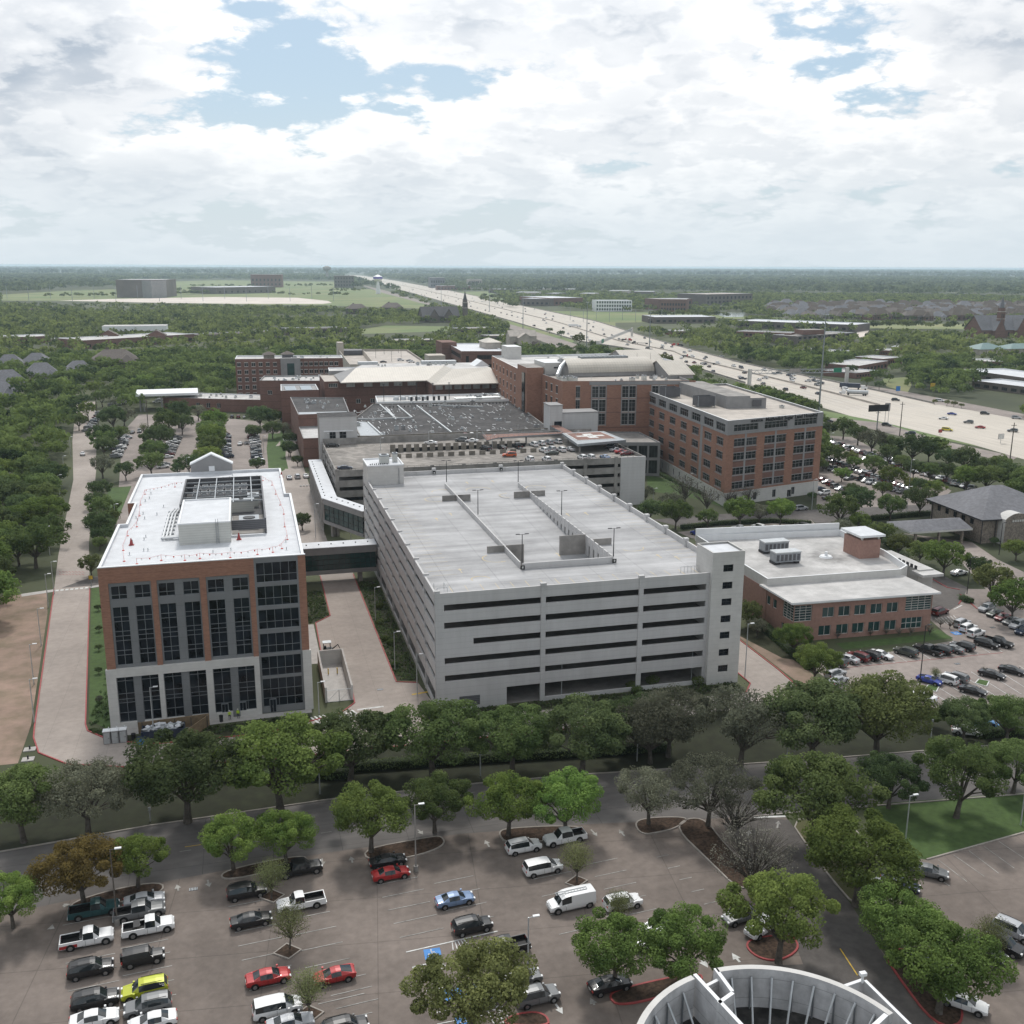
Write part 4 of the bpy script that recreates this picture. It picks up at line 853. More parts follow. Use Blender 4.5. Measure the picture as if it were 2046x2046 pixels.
# ---------------------------------------------------------------- 5 office tower with the hospital's name
def name_tower():
    T=thing('hospital_office_tower','seven-storey orange brick tower carrying the hospital name along its grey top','hospital tower',(165,330,0))
    A=(149,293.7);B=(190,304.5);Cc=(155.4,389); Dd=(197,392); ZT=28.3
    rowz=[(19.5,22.0),(15.0,17.4),(10.1,12.5),(5.4,7.7)]
    L1=math.hypot(41,10.8); fronts=[(2.7,13.1),(15.9,26.1),(29.2,39.6)]
    hs=[(a,b,24.5,26.7,dict(nx=6,hz=[.62])) for a,b in fronts]+[(a+.3,b-.3,z0,z1,dict(nx=6,hz=[.62])) for a,b in fronts for z0,z1 in rowz]
    sd_=[(2.1,9.7),(12.2,20.6),(24,32.2),(35.8,44),(47.5,55.8),(59.6,67.8),(71.4,79.4),(83,91)]
    L2=math.hypot(6.4,95.3)
    hl=[(L2-b,L2-a,24.2,26.8,dict(nx=4,hz=[.62])) for a,b in sd_]+[(L2-b+1.0,L2-a-1.0,z0,z1,dict(nx=4,hz=[.62])) for a,b in sd_ for z0,z1 in rowz]
    poly=[A,B,Dd,Cc]
    w=MB()
    wallh(w,A,B,4.3,23.7,[h for h in hs if h[2]<23],M['tower_brick'],.35); wallh(w,Cc,A,4.3,23.7,[h for h in hl if h[2]<23],M['tower_brick'],.35)
    w.poly([(*B,0),(*Dd,0),(*Dd,ZT),(*B,ZT)],M['tower_brick']); w.poly([(*Dd,0),(*Cc,0),(*Cc,ZT),(*Dd,ZT)],M['tower_brick']); part(w,'brick_wall',T)
    # grey spandrel strips between the windows of the front
    s=MB(); A_,d,n,_=frameof(A,B)
    for a,b in fronts:
        for (z0,z1),(z2,z3) in zip(rowz[1:],rowz[:-1]): bar(s,A_,d,n,a+.3,b-.3,z1+.1,z2-.1,-.03,.02,M['red_brick'])
        bar(s,A_,d,n,(a+b)/2-.4,(a+b)/2+.4,5.4,23.6,-.06,.05,M['grey_trim'])
    for h in hs: bar(s,A_,d,n,h[0]-.15,h[1]+.15,h[2]-.3,h[2]-.01,-.08,.1,M['grey_trim']); bar(s,A_,d,n,h[0]-.15,h[1]+.15,h[3]+.01,h[3]+.25,-.05,.1,M['grey_trim'])
    A2,d2,n2,_=frameof(Cc,A)
    for h in hl: bar(s,A2,d2,n2,h[0]-.1,h[1]+.1,h[2]-.3,h[2]-.01,-.08,.1,M['grey_trim']); bar(s,A2,d2,n2,h[0]-.1,h[1]+.1,h[3]+.01,h[3]+.2,-.05,.1,M['grey_trim'])
    bar(s,A2,d2,n2,L2-23.4,L2-21.2,4.3,23.6,-.02,.05,M['grey_trim'])
    part(s,'stone_trim',T)
    g_=MB(); wallh(g_,A,B,23.7,ZT,[h for h in hs if h[2]>23],M['grey_trim'],.35); wallh(g_,Cc,A,23.7,ZT,[h for h in hl if h[2]>23],M['grey_trim'],.35)
    bar(g_,A_,d,n,-.1,L1+.1,23.55,23.9,-.16,-.003,M['grey_trim']); bar(g_,A2,d2,n2,0,L2+.16,23.55,23.9,-.16,-.003,M['grey_trim'])
    part(g_,'top_band',T)
    b=MB(); hb=[(4+k*8.6,5.6+k*8.6,.8,3.4) for k in range(4)]+[(28,30,0.1,2.6)]; wallh(b,A,B,0,4.3,hb,M['pale_stone'],.3); hb2=[(3+k*6.2,4.3+k*6.2,.8,3.3) for k in range(15)]; wallh(b,Cc,A,0,4.3,hb2,M['pale_stone'],.3)
    bar(b,A_,d,n,-.1,L1+.1,4.1,4.45,-.12,-.003,M['pale_stone']); bar(b,A2,d2,n2,0,L2+.12,4.1,4.45,-.12,-.003,M['pale_stone']); part(b,'stone_base',T)
    for h in hs+hb: window(T,A,B,h,M['hospital_glass'],M['grey_trim'],.35,**(h[4] if len(h)>4 else dict(nx=2)))
    for h in hl+hb2: window(T,Cc,A,h,M['hospital_glass'],M['grey_trim'],.35,**(h[4] if len(h)>4 else dict(nx=1)))
    I=inset(poly,.5); r=MB(); r.poly([(*p,ZT-.8) for p in I],M['tan_roof'])
    for i in range(4):
        P_,Q,p,q=poly[i],poly[(i+1)%4],I[i],I[(i+1)%4]; r.poly([(*P_,ZT),(*Q,ZT),(*q,ZT),(*p,ZT)],M['white_metal']); r.poly([(*q,ZT-.8),(*p,ZT-.8),(*p,ZT),(*q,ZT)],M['grey_trim'])
    part(r,'roof',T)
    z=27.5
    p=MB(); p.prism([(164,325),(172.5,324),(176.5,372),(166,375)],z,31.9,M['grey_trim'],M['aged_concrete']); p.prism([(172.5,324),(178.5,323.4),(180,333),(173.3,334)],z,31.2,M['grey_trim'],M['tan_roof']); p.box(173.2,176.6,323.2,323.5,28.3,30.6,M['louvre']); part(p,'penthouse',T)
    for (x,y,w_,dd) in ((158.5,332,6.5,4.5),(157.5,360,6.0,5.5)):
        s=MB(); hh=31.4
        for a in ((x-w_/2,x+w_/2,y-dd/2,y-dd/2+.1),(x-w_/2,x+w_/2,y+dd/2-.1,y+dd/2),(x-w_/2,x-w_/2+.1,y-dd/2+.1,y+dd/2-.1),(x+w_/2-.1,x+w_/2,y-dd/2+.1,y+dd/2-.1)): s.box(*a,z+.4,hh,M['louvre'])
        for sx in (-1,1):
            for sy in (-1,1): s.box(x+sx*w_/2-.08,x+sx*w_/2+.08,y+sy*dd/2-.08,y+sy*dd/2+.08,z,hh+.3,M['steel'])
        part(s,'equipment_screen',T); unit(T,x,y,z,w_*.7,dd*.6,2.6)
    unit(T,184,322,z,1.3,1.3,1.0); 
    # lettering
    def text(body,size,u,zz,ext=.06):
        cu=bpy.data.curves.new('t','FONT'); cu.body=body; cu.size=size; cu.extrude=ext; cu.space_character=1.02; cu.resolution_u=2; cu.offset=.025
        o=bpy.data.objects.new('t',cu); COL.objects.link(o); dg=bpy.context.evaluated_depsgraph_get(); me=bpy.data.meshes.new_from_object(o.evaluated_get(dg)); bpy.data.objects.remove(o)
        me.materials.clear(); me.materials.append(M['black'])
        R3=Matrix(((d.x,n.x*0+0,n.x),(d.y,0,n.y),(0,1,0)))
        R4=R3.to_4x4(); R4.translation=(A_.x+d.x*u+n.x*.14-T.location.x,A_.y+d.y*u+n.y*.14-T.location.y,zz)
        me.transform(R4); o=bpy.data.objects.new('sign_lettering',me); COL.objects.link(o); o.parent=T; return o
    text('HOUSTON',1.05,9.6,27.12); text('Methodist Sugar Land Hospital',1.85,16.0,27.0)
    bg_=None
    return T
name_tower()
# ---------------------------------------------------------------- more hospital buildings
RB=M['red_brick']; HG=M['hospital_glass']; GT=M['grey_trim']
def rect(x0,x1,y0,y1): return [(x0,y0),(x1,y0),(x1,y1),(x0,y1)]
def hiproof(mb,x0,x1,y0,y1,z0,z1,m,axis='x',ov=.8,hipk=1.0,M4=None):
    x0-=ov;x1+=ov;y0-=ov;y1+=ov; w=(y1-y0)/2 if axis=='x' else (x1-x0)/2; h=w*hipk
    if axis=='x': a=(x0+h,(y0+y1)/2,z1); b=(x1-h,(y0+y1)/2,z1)
    else: a=((x0+x1)/2,y0+h,z1); b=((x0+x1)/2,y1-h,z1)
    c=[(x0,y0,z0),(x1,y0,z0),(x1,y1,z0),(x0,y1,z0)]
    T_=(lambda p:tuple(M4@Vector(p))) if M4 is not None else (lambda p:p)
    if axis=='x': fs=[[c[0],c[1],b,a],[c[1],c[2],b],[c[2],c[3],a,b],[c[3],c[0],a]]
    else: fs=[[c[0],c[1],a],[c[1],c[2],b,a],[c[2],c[3],b],[c[3],c[0],a,b]]
    for f in fs: mb.poly([T_(p) for p in f],m)
    mb.poly([T_(p) for p in (c[3],c[2],c[1],c[0])],m)
def rooftop_bits(parent,poly,z,n,seed=1,ms=('light_louvre','galvanised','white_metal','grey_trim'),big=2.2):
    rnd=random.Random(seed); xs=[p[0] for p in poly]; ys=[p[1] for p in poly]
    for k in range(n):
        x=rnd.uniform(min(xs)+2,max(xs)-2); y=rnd.uniform(min(ys)+2,max(ys)-2); t=rnd.random()
        if t<.45:
            mb=MB(); mb.box(x-.5,x+.5,y-.5,y+.5,z,z+.5,M[rnd.choice(ms)]); mb.cone(x,y,z+.502,z+1.0,.35,.4,M['galvanised'],8); part(mb,'roof_vent',parent)
        elif t<.7: unit(parent,x,y,z,rnd.uniform(1,big),rnd.uniform(1,big),rnd.uniform(.8,1.8),rnd.choice(ms))
        else:
            mb=MB(); mb.box(x-.06,x+.06,y-.06,y+.06,z,z+1.2,M['galvanised']); mb.box(x-.2,x+.2,y-.2,y+.2,z+1.2,z+1.3,M['galvanised']); part(mb,'vent_pipe',parent)
# dark low roof wing
T=thing('hospital_wing','low hospital wing with a wide dark gravel roof crossed by pale ridges','hospital wing',(78,400,0))
DR=[(38.5,360),(110,362.5),(113,398),(118,441),(54,447),(40,400)]
block(T,DR,0,16.9,M['fin_concrete'],M['dark_gravel'],M['aged_concrete'],par=.5)
rdg=MB()
for a,b in (((830,540),(965,665)),((1100,650),(740,662)),((730,690),(850,800)),((1140,550),(1430,775)),((980,550),(1100,650)),((650,662),(740,664)),((880,565),(960,655)),((1250,545),(1700,560))):
    rdg.wall(g(12,*a,16.6),g(12,*b,16.6),.55,16.4,16.95,M['galvanised'])
part(rdg,'roof_ridge',T)
mb=MB(); q=[g(12,*p,16.4) for p in ((640,680),(740,690),(850,800),(650,800))]; mb.flat(q,16.42,M['steel']); part(mb,'roof_patch',T)
rnd=random.Random(3); mb=MB()
for k in range(170):
    x=rnd.uniform(42,112); y=rnd.uniform(363,438); a,b=(rnd.uniform(.1,.25),rnd.uniform(1.2,5)) if rnd.random()<.75 else (rnd.uniform(.5,2.0),rnd.uniform(.4,1.0)); mb.box(x,x+a,y,y+b,16.40,16.46+.0005*k,M['galvanised'] if k%3 else M['white_metal'])
o=part(mb,'roof_patch',T,kind='stuff')
rooftop_bits(T,DR,16.4,60,4)
for k in range(34): mb=MB(); mb.cone(60+k*1.6,436+.05*k,16.4,17.1,.22,.22,M['dark_metal'],6); part(mb,'vent_pipe',T)
# plant deck behind it
T=thing('plant_deck','pale rooftop plant deck crowded with pipes and tanks behind the dark roof','plant deck',(88,452,0))
PD=[(56,448),(116,444),(118,468),(86,468),(58,470)]
block(T,PD,0,17.5,M['white_metal'],M['stained_membrane'],M['white_metal'],par=.7)
for k in range(7): mb=MB(); x=72+k*2.6; mb.cone(x,452+(k%2)*2,16.8,18.7,.55,.55,M['dark_metal'],10); part(mb,'exhaust_stack',T)
for k in range(5): mb=MB(); x=66+k*3.3; mb.cone(x,458,16.8,18.2,1.5,1.1,M['galvanised'],14); part(mb,'tank',T)
for k in range(5):
    mb=MB(); x=60+k*7.5; mb.box(x-.12,x+.12,455,455.25,16.8,24.5,M['dark_metal']); mb.box(x-.5,x+.5,454.9,455.3,24.2,24.4,M['dark_metal']); part(mb,'light_mast',T)
for k in range(4): mb=MB(); mb.tube([(92,450+k*1.1,17.6),(113,450+k*1.1,17.6),(115,460+k,17.6),(108,466,17.6)],.3,M['galvanised'],8); part(mb,'pipe',T)
rooftop_bits(T,[(90,448),(114,448),(114,464),(90,464)],16.8,18,6)
# brick block on the left with dark roof
T=thing('brick_block','windowless red brick block with dark flat roof left of the concrete stair tower','brick building',(30,430,0))
block(T,[(20.3,424),(41.5,424),(44,476),(19.8,483)],0,16.4,RB,M['dark_gravel'],M['grey_trim'],par=.5,wallname='upper_wall')
mb=MB(); mb.flat([(20.9,424.6),(41,424.6),(41,432),(20.9,434)],15.94,M['steel']); part(mb,'roof_patch',T)
block(T,[(20.3,393.4),(29,393.4),(29,423.9),(20.3,423.9)],0,11.4,RB,M['stained_membrane'],M['grey_trim'],par=.6,wallname='lower_wall')
rooftop_bits(T,[(22,436),(40,436),(42,474),(22,474)],15.9,16,8)
mb=MB(); mb.box(14.5,20.2,440,448,2.6,3.0,M['pale_stone']); part(mb,'canopy',T)
T=thing('brick_block','small plain brick block with two skylights, behind the dark flat roofed one','brick building',(24,505,0))
block(T,[(16,492.5),(33.8,492.5),(34,517),(17,520)],0,18.4,RB,M['grey_trim'],M['white_metal'],par=.7)
for x in (21,28.5): mb=MB(); mb.box(x-2.6,x+2.6,496,513,17.7,18.15,M['steel'],M['skylight'] if 'skylight' in M else M['galvanised']); part(mb,'skylight',T)
# wide brick wing with pale standing-seam roof
T=thing('hospital_wing','wide red brick wing under a pale cream standing-seam roof','hospital wing',(80,500,0))
win=dict(gm=HG,fm=M['pale_stone'],nx=4,fw=.14)
def bigwin(u0,n,step,w,z0,z1,**k): return [(u0+i*step,u0+i*step+w,z0,z1)+((k,) if k else ()) for i in range(n)]
P1=[(37,498),(86.5,498),(86.5,478),(120,478),(120,520),(60,530),(37,530)]
PB=dict(gm=M['pane_bright'],fm=M['tan_roof'],nx=4)
s0=bigwin(2.0,3,8.5,4.2,18.6,20.6)+bigwin(27,3,6.8,4.2,18.6,20.6)+bigwin(8,6,7.0,2.2,10.5,12.7,nx=2)+bigwin(22,3,10,2.2,5.0,7.2,nx=2)
s2=bigwin(1.5,7,4.6,3.4,18.6,20.6,gm=M['pane_bright'],nx=4)
s0=[h if h[2]<18 else h[:4]+(dict(gm=M['pane_bright'] if h[0]>10 else HG,nx=5),) for h in s0]
block(T,P1,0,21.6,RB,M['tan_roof'],M['tan_roof'],par=.3,sides={0:s0,2:s2},win=win)
r=MB()
r.poly([(44,489,21.9),(86,489.6,21.9),(98,507,27.2),(53,504.5,27.2)],M['tan_metal_roof']); r.poly([(86,489.6,21.9),(86,470.8,21.9),(98.5,489,27.2),(98,507,27.2)],M['tan_metal_roof'])
r.poly([(86,470.8,21.9),(120.3,470.8,21.9),(118.4,493,27.2),(98.5,489,27.2)],M['tan_metal_roof'])
r.poly([(53,504.5,27.2),(98,507,27.2),(98.5,489,27.2),(118.4,493,27.2),(119,520,27.2),(60,526,27.2)],M['stained_membrane'])
r.poly([(44,489,21.9),(53,504.5,27.2),(60,526,27.2),(44,526,21.9)],M['grey_trim'])
for a,b in (((44,489),(86,489.6)),((86,489.6),(86,470.8)),((86,470.8),(120.3,470.8))): r.wall(a,b,-.25,21.5,21.9,M['tan_roof'])
r.poly([(44,489,21.6),(44,499,21.6),(86.5,499,21.6),(86,489.6,21.6)],M['grey_trim']); r.poly([(86,470.8,21.6),(86.5,479,21.6),(120,479,21.6),(120.3,470.8,21.6)],M['grey_trim'])
part(r,'hipped_roof',T)
rooftop_bits(T,[(62,510),(110,505),(112,518),(64,520)],27.2,14,11)
mb=MB(); mb.box(56,66,520,523,27.2,28.6,M['galvanised'],M['white_metal']); part(mb,'roof_monitor',T); mb=MB(); mb.box(88,106,516,520,27.2,28.8,M['galvanised'],M['white_metal']); part(mb,'roof_monitor',T)
mb=MB(); mb.poly([(112,500,27.2),(120,500,27.2),(116,500,30)],M['white_metal']); mb.poly([(112,500,27.2),(116,500,30),(116,512,30),(112,512,27.2)],M['white_metal']); mb.poly([(120,500,27.2),(120,512,27.2),(116,512,30),(116,500,30)],M['white_metal']); part(mb,'skylight',T)
# grey and brick link behind
T=thing('hospital_wing','brick and grey link block between the left tower and the cream roof','hospital wing',(30,545,0))
block(T,[(7,541),(44,531),(47,560),(10,565)],0,18.3,RB,M['stained_membrane'],M['grey_trim'],par=.8,sides={0:bigwin(4,3,9,2.4,11,13.2,nx=2)},win=win)
block(T,[(42,530),(60,530),(61,548),(43,548)],0,23.5,M['grey_trim'],M['stained_membrane'],M['white_metal'],par=.5,wallname='grey_wall')
rooftop_bits(T,[(12,545),(42,538),(42,555),(12,560)],17.5,16,12)
# left brick tower, five storeys
T=thing('hospital_tower','long five-storey brick hospital tower with a grey glazed centre, left rear','hospital tower',(24,605,0))
rw=[(20.3,22.4),(16.0,18.2),(11.7,13.9),(7.4,9.6),(3.0,5.2)]
s=grid(0,24,6,2.1,rw)+grid(35,58,8,2.1,rw,)
block(T,[(-5,598),(55,592),(56,612),(-4,622)],0,24.6,RB,M['stained_membrane'],M['white_metal'],par=.8,sides={0:s,3:grid(1,23,4,2.0,rw)},win=dict(gm=HG,fm=M['pale_stone'],nx=2,sill=M['pale_stone']))
mb=MB(); mb.box(20,31,593,596.5,0,24.9,M['grey_trim']); mb.box(23.5,27.5,592.8,593,6,22,M['green_glass']); part(mb,'entrance_bay',T)
rooftop_bits(T,[(-2,602),(52,596),(52,610),(-2,616)],23.8,16,13)
for x in (14,24.5): 
    mb=MB(); mb.box(x-3,x+3,602,608,23.8,26.2,M['louvre'] if x>20 else M['fin_concrete']); hiproof(mb,x-3,x+3,602,608,26.3,28.2,M['shingle_brown']); part(mb,'roof_house',T)
# low entrance building with the big canopy
T=thing('canopy_building','single-storey brick entrance building with a long white drop-off canopy','entrance building',(-20,570,0))
block(T,[(-43.5,574),(-5.5,556),(10.3,550),(11,572),(-5,580),(-30,592)],0,7.0,RB,M['stained_membrane'],M['white_metal'],par=.5,sides={0:bigwin(6,2,4,2.0,2.0,4.6,nx=2)+bigwin(19,3,6,2.2,2.0,4.6,nx=2)},win=dict(gm=HG,fm=M['pale_stone'],nx=2))
mb=MB(); mb.prism([(-56.8,569),(-25,569.6),(-26.1,592.7),(-58.1,591.5)],8.2,9.4,M['white_metal']); part(mb,'canopy',T)
for x,y in ((-55,570.5),(-53,570.5),(-56,590),(-44,571)): mb=MB(); mb.cone(x,y,0,8.2,.4,.4,M['grey_trim'],10); part(mb,'column',T)
rooftop_bits(T,[(-30,575),(5,560),(8,568),(-25,585)],6.5,14,14)
# brick bed tower
T=thing('hospital_tower','tall red brick bed tower with grey barrel-vaulted plant roof, centre right','hospital tower',(140,400,0))
TB=M['tower_brick']; rw3=[(26.0,30.5),(20.5,25.2),(15.2,19.8)]
front=[]
for u in (12,24,36,48): front+= [(u-.2,u+5.2,a,b,dict(nx=4,hz=[.35,.72])) for a,b in rw3]
front+=[(5.3,7.0,a,b,dict(nx=2,hz=[.5])) for a,b in rw3[:2]]
side=grid(3,24,3,2.6,[(27,30),(21.8,24.8),(16.6,19.6)],dict(nx=2))
block(T,[(120,378.2),(170,370),(174,402),(119.7,406)],0,32.6,TB,M['tan_roof'],M['grey_trim'],par=.9,sides={0:front,3:side},win=dict(gm=HG,fm=M['grey_trim'],nx=2,sill=M['pale_stone']))
mb=MB(); A_,d,n,L_=frameof((120,378.2),(170,370)); bar(mb,A_,d,n,10.6,L_,31.0,32.4,-.12,.0-.003,M['grey_trim'])
for u in (12,24,36,48): bar(mb,A_,d,n,u-.6,u-.25,14.8,30.9,-.15,-.003,M['grey_trim']); bar(mb,A_,d,n,u+2.2,u+2.7,14.8,30.9,-.12,-.003,M['grey_trim']); bar(mb,A_,d,n,u+5.3,u+5.6,14.8,30.9,-.15,-.003,M['grey_trim'])
for z in (14.0,20.0,25.6): bar(mb,A_,d,n,10.7,L_,z,z+.3,-.05,-.003,M['red_brick'])
for u in range(12,50,12):
    for k in range(4): bar(mb,A_,d,n,u+k*1.5,u+.8+k*1.5,10.5,12.6,-.06,-.003,M['red_brick'])
part(mb,'stone_trim',T)
mb=MB(); mb.prism([(113.2,406.2),(120.5,406.2),(121.5,424),(114,424)],0,35.3,TB,M['aged_concrete']); mb.box(112.9,113.19,409,413,16.4,33,HG); part(mb,'pier_wall',T)
window(T,(120.3,406.15),(122.4,406.15),(.2,1.9,16.5,31),HG,M['steel'],.1,2,8,.1)
side2=grid(1,64,7,2.6,[(27.5,30.3),(22.0,24.8),(17,19.5)],dict(nx=2))
block(T,[(114.2,424.2),(148,424.2),(152,490),(118.5,490)],0,33.2,TB,M['stained_membrane'],M['white_metal'],par=.9,sides={3:side2},win=dict(gm=HG,fm=M['grey_trim'],nx=2,sill=M['pale_stone']),wallname='rear_wall')
block(T,[(148.3,424.3),(196,430),(199,494),(152.3,492)],0,33.0,M['grey_trim'],M['stained_membrane'],M['white_metal'],par=.9,wallname='rear_wall')
mb=MB(); mb.box(124,131,480,492,32.3,38.2,M['pale_stone'],M['white_metal']); part(mb,'stair_tower',T); mb=MB(); mb.box(121.5,131,408,424,32.3,37.0,M['pale_stone'],M['white_metal']); mb.box(125.5,127.5,407.9,407.99,34.6,35.2,M['dark_metal']); part(mb,'stair_tower',T)
# barrel roof
mb=MB(); x0,x1,yc,rr,zb=129,167,408,9.5,31.9; mb.box(x0,x1,yc-rr-.2,yc+rr+.2,zb,zb+1.6,GT)
pr=[(yc-rr-.6,zb+1.6)]+[(yc-rr*math.cos(math.radians(a)),zb+1.6+5.2*math.sin(math.radians(a))) for a in range(0,181,12)]+[(yc+rr+.6,zb+1.6)]
for i in range(len(pr)-1): mb.poly([(x0,pr[i][0],pr[i][1]),(x1,pr[i][0],pr[i][1]),(x1,pr[i+1][0],pr[i+1][1]),(x0,pr[i+1][0],pr[i+1][1])],M['tan_metal_roof'])
for x in (x0,x1): mb.poly([(x,a,b) for a,b in pr],GT)
part(mb,'barrel_roof',T,smooth=False)
mb=MB(); mb.box(137,158,406.5,411,38.4,39.3,M['steel'],M['hospital_glass'])
for k in range(11): mb.box(137+k*2.05,137.2+k*2.05,406.4,411.1,39.303,39.42,M['galvanised'])
part(mb,'skylight',T)
def gable(parent,x0,x1,y0,y1,z0,z1,z2,ax='y',m='tan_metal_roof',wm='grey_trim',name='gabled_roof'):
    mb=MB(); mb.box(x0,x1,y0,y1,z0,z1,M[wm]); o=.6
    if ax=='y':
        xm=(x0+x1)/2; mb.poly([(x0,y0,z1),(x1,y0,z1),(xm,y0,z2)],M[wm]); mb.poly([(x1,y1,z1),(x0,y1,z1),(xm,y1,z2)],M[wm])
        mb.poly([(x0-o,y0-o,z1-.3),(xm,y0-o,z2),(xm,y1+o,z2),(x0-o,y1+o,z1-.3)],M[m]); mb.poly([(x1+o,y0-o,z1-.3),(x1+o,y1+o,z1-.3),(xm,y1+o,z2),(xm,y0-o,z2)],M[m])
    else:
        ym=(y0+y1)/2; mb.poly([(x0,y1,z1),(x0,y0,z1),(x0,ym,z2)],M[wm]); mb.poly([(x1,y0,z1),(x1,y1,z1),(x1,ym,z2)],M[wm])
        mb.poly([(x0-o,y0-o,z1-.3),(x1+o,y0-o,z1-.3),(x1+o,ym,z2),(x0-o,ym,z2)],M[m]); mb.poly([(x1+o,y1+o,z1-.3),(x0-o,y1+o,z1-.3),(x0-o,ym,z2),(x1+o,ym,z2)],M[m])
    return part(mb,name,parent)
gable(T,167.5,178,384,410,31.7,33.6,38,'x'); gable(T,168,186,432,462,32.1,33.8,38.5,'x')
for k,(x,y) in enumerate(((123,386),(124.5,389),(126,387),(128,390),(127,384),(156,383),(122.8,392))): unit(T,x,y,31.7,1.6,2.0,1.4+.3*(k%3))
mb=MB(); mb.tube([(123,395,33),(126,400,36),(129,404,37.5)],.8,M['galvanised'],10); part(mb,'duct',T)
rooftop_bits(T,[(135,428),(190,434),(192,485),(140,485)],32.1,20,15); rooftop_bits(T,[(133,376),(168,374),(168,390),(133,392)],31.7,10,16)
for k in range(7): mb=MB(); mb.cone(145+k*7,430+k,32,38,.08,.05,M['dark_metal'],5); part(mb,'antenna',T)
# link and dark base right of the bed tower
T=thing('hospital_link','dark glazed ground-floor link between bed tower and orange tower','link building',(147,345,0))
block(T,[(128,350),(148,345),(149.5,370),(130,376)],0,12.8,M['grey_trim'],M['aged_concrete'],par=.5,sides={0:grid(.6,20,5,3.2,[(1,6),(7,11.5)],dict(nx=3))},win=dict(gm=HG,fm=M['dark_metal'],nx=3))
# concrete lift block and helipad
T=thing('lift_tower','bare concrete lift tower beside the helipad','lift tower',(118,362,0))
mb=MB(); mb.box(109.4,114.3,359.8,368,0,25.6,M['precast_concrete'],M['aged_concrete']); mb.box(114.303,128.6,360.4,369,0,22.6,M['precast_concrete'],M['aged_concrete']); mb.box(109.2,114.5,359.6,368.2,25.603,25.9,GT); mb.box(114.5,128.8,360.2,369.2,22.603,22.9,GT); part(mb,'wall',T)
mb=MB(); mb.box(111,114,359.5,359.79,16.7,19.7,M['dark_glass']); mb.box(110.6,111,359.45,359.79,16.5,20.1,M['pale_stone']); mb.box(114,114.35,359.45,359.79,16.5,20.1,M['pale_stone']); part(mb,'doorway',T)
T=thing('helipad','raised red helipad with a white cross beside the older garage','helipad',(116,330,0))
mb=MB(); mb.prism([(106.4,317.6),(125.3,322),(124.3,341.8),(108.2,341)],17.6,18.4,M['steel'],M['steel']); part(mb,'deck_frame',T)
mb=MB(); mb.prism([(108.4,324.4),(123.2,325.0),(122.6,340.2),(108.9,339.6)],18.403,18.5,M['white_paint']); mb.prism([(108.8,324.9),(122.8,325.4),(122.2,339.7),(109.3,339.2)],18.503,18.53,M['helipad_red']); part(mb,'landing_deck',T)
mb=MB(); cx,cy=115.8,332.2; mb.prism([(cx-5,cy-1.3),(cx-1.7,cy-1.3),(cx-1.7,cy-4.6),(cx+1.7,cy-4.6),(cx+1.7,cy-1.3),(cx+5,cy-1.3),(cx+5,cy+1.3),(cx+1.7,cy+1.3),(cx+1.7,cy+4.6),(cx-1.7,cy+4.6),(cx-1.7,cy+1.3),(cx-5,cy+1.3)],18.533,18.55,M['white_paint'])
for a,b in ((-.7,-.45),(.45,.7)): mb.box(cx+a,cx+b,cy-1,cy+1,18.552,18.56,M['helipad_red'])
mb.box(cx-.7,cx+.7,cy-.13,cy+.13,18.561,18.566,M['helipad_red']); part(mb,'cross_marking',T)
mb=MB(); mb.prism([(109.2,341.5),(112.8,341.5),(112.8,359.5),(109.2,359.5)],17.9,18.3,M['steel'],M['helipad_red']); mb.prism([(78.8,333.2),(80,345.4),(84,345.4),(108.9,343.9),(108.9,341.6),(84,338)],17.9,18.25,M['steel'],M['helipad_red']); part(mb,'walkway',T)
rl=MB()
def rail(pts,z,h=1.1,m='steel',r=.05):
    for i in range(len(pts)-1):
        a,b=Vector(pts[i]),Vector(pts[i+1]); L_=(b-a).length; n=max(1,int(L_/1.8))
        rl.tube([(a.x,a.y,z+h),(b.x,b.y,z+h)],r,M[m],5); rl.tube([(a.x,a.y,z+h*.5),(b.x,b.y,z+h*.5)],r*.7,M[m],5)
        for k in range(n+1): p=a.lerp(b,k/n); rl.box(p.x-.03,p.x+.03,p.y-.03,p.y+.03,z,z+h,M[m])
rail([(108.8,341.5),(84,337.9),(78.8,333.2),(80,345.4),(84,345.5),(108.9,344)],18.25); part(rl,'railing',T)
for x,y in ((108,320),(123,324),(122.5,340),(110,339.5),(95,341),(86,341),(80.5,340)): mb=MB(); mb.cone(x,y,14.9,17.59,.3,.3,M['aged_concrete'],10); part(mb,'column',T)
# far parking garage
T=thing('parking_garage','far cream parking garage with a sunken ramp bay behind the cream roof','parking garage',(95,720,0))
FG=[(66,664),(116.5,664),(121,775),(70.5,795)]
FR=M['far_concrete']=mat('far_concrete',(.52,.47,.41),.85,.08,.3,grime=.15)
mb=MB(); mb.prism([(82,665),(116,665),(120,774),(88,776)],0,13.0,FR,M['tan_roof']); mb.prism([(66.5,665),(82,665),(88,776),(71,776)],0,10.2,FR,M['tan_roof']); part(mb,'deck',T)
mb=MB(); mb.wall((66,664),(70,790),-.4,8,14.1,FR); mb.wall((66,664),(116.5,664),-.4,9,14.1,FR); mb.wall((116.5,664),(121,775),-.4,9,14.1,FR); mb.wall((121,775),(70.5,795),-.4,9,14.1,FR); mb.wall((82,666),(87.5,774),-.4,10,14.0,FR); part(mb,'parapet',T)
mb=MB(); mb.box(113,124,638,652,0,21,FR); part(mb,'stair_tower',T); mb=MB(); mb.box(68.5,73,776,786,0,20,FR); part(mb,'stair_tower',T)
mb=MB(); mb.prism([(72,777),(87,777),(88,790),(72,791)],10.5,13.9,M['louvre']); part(mb,'opening',T)
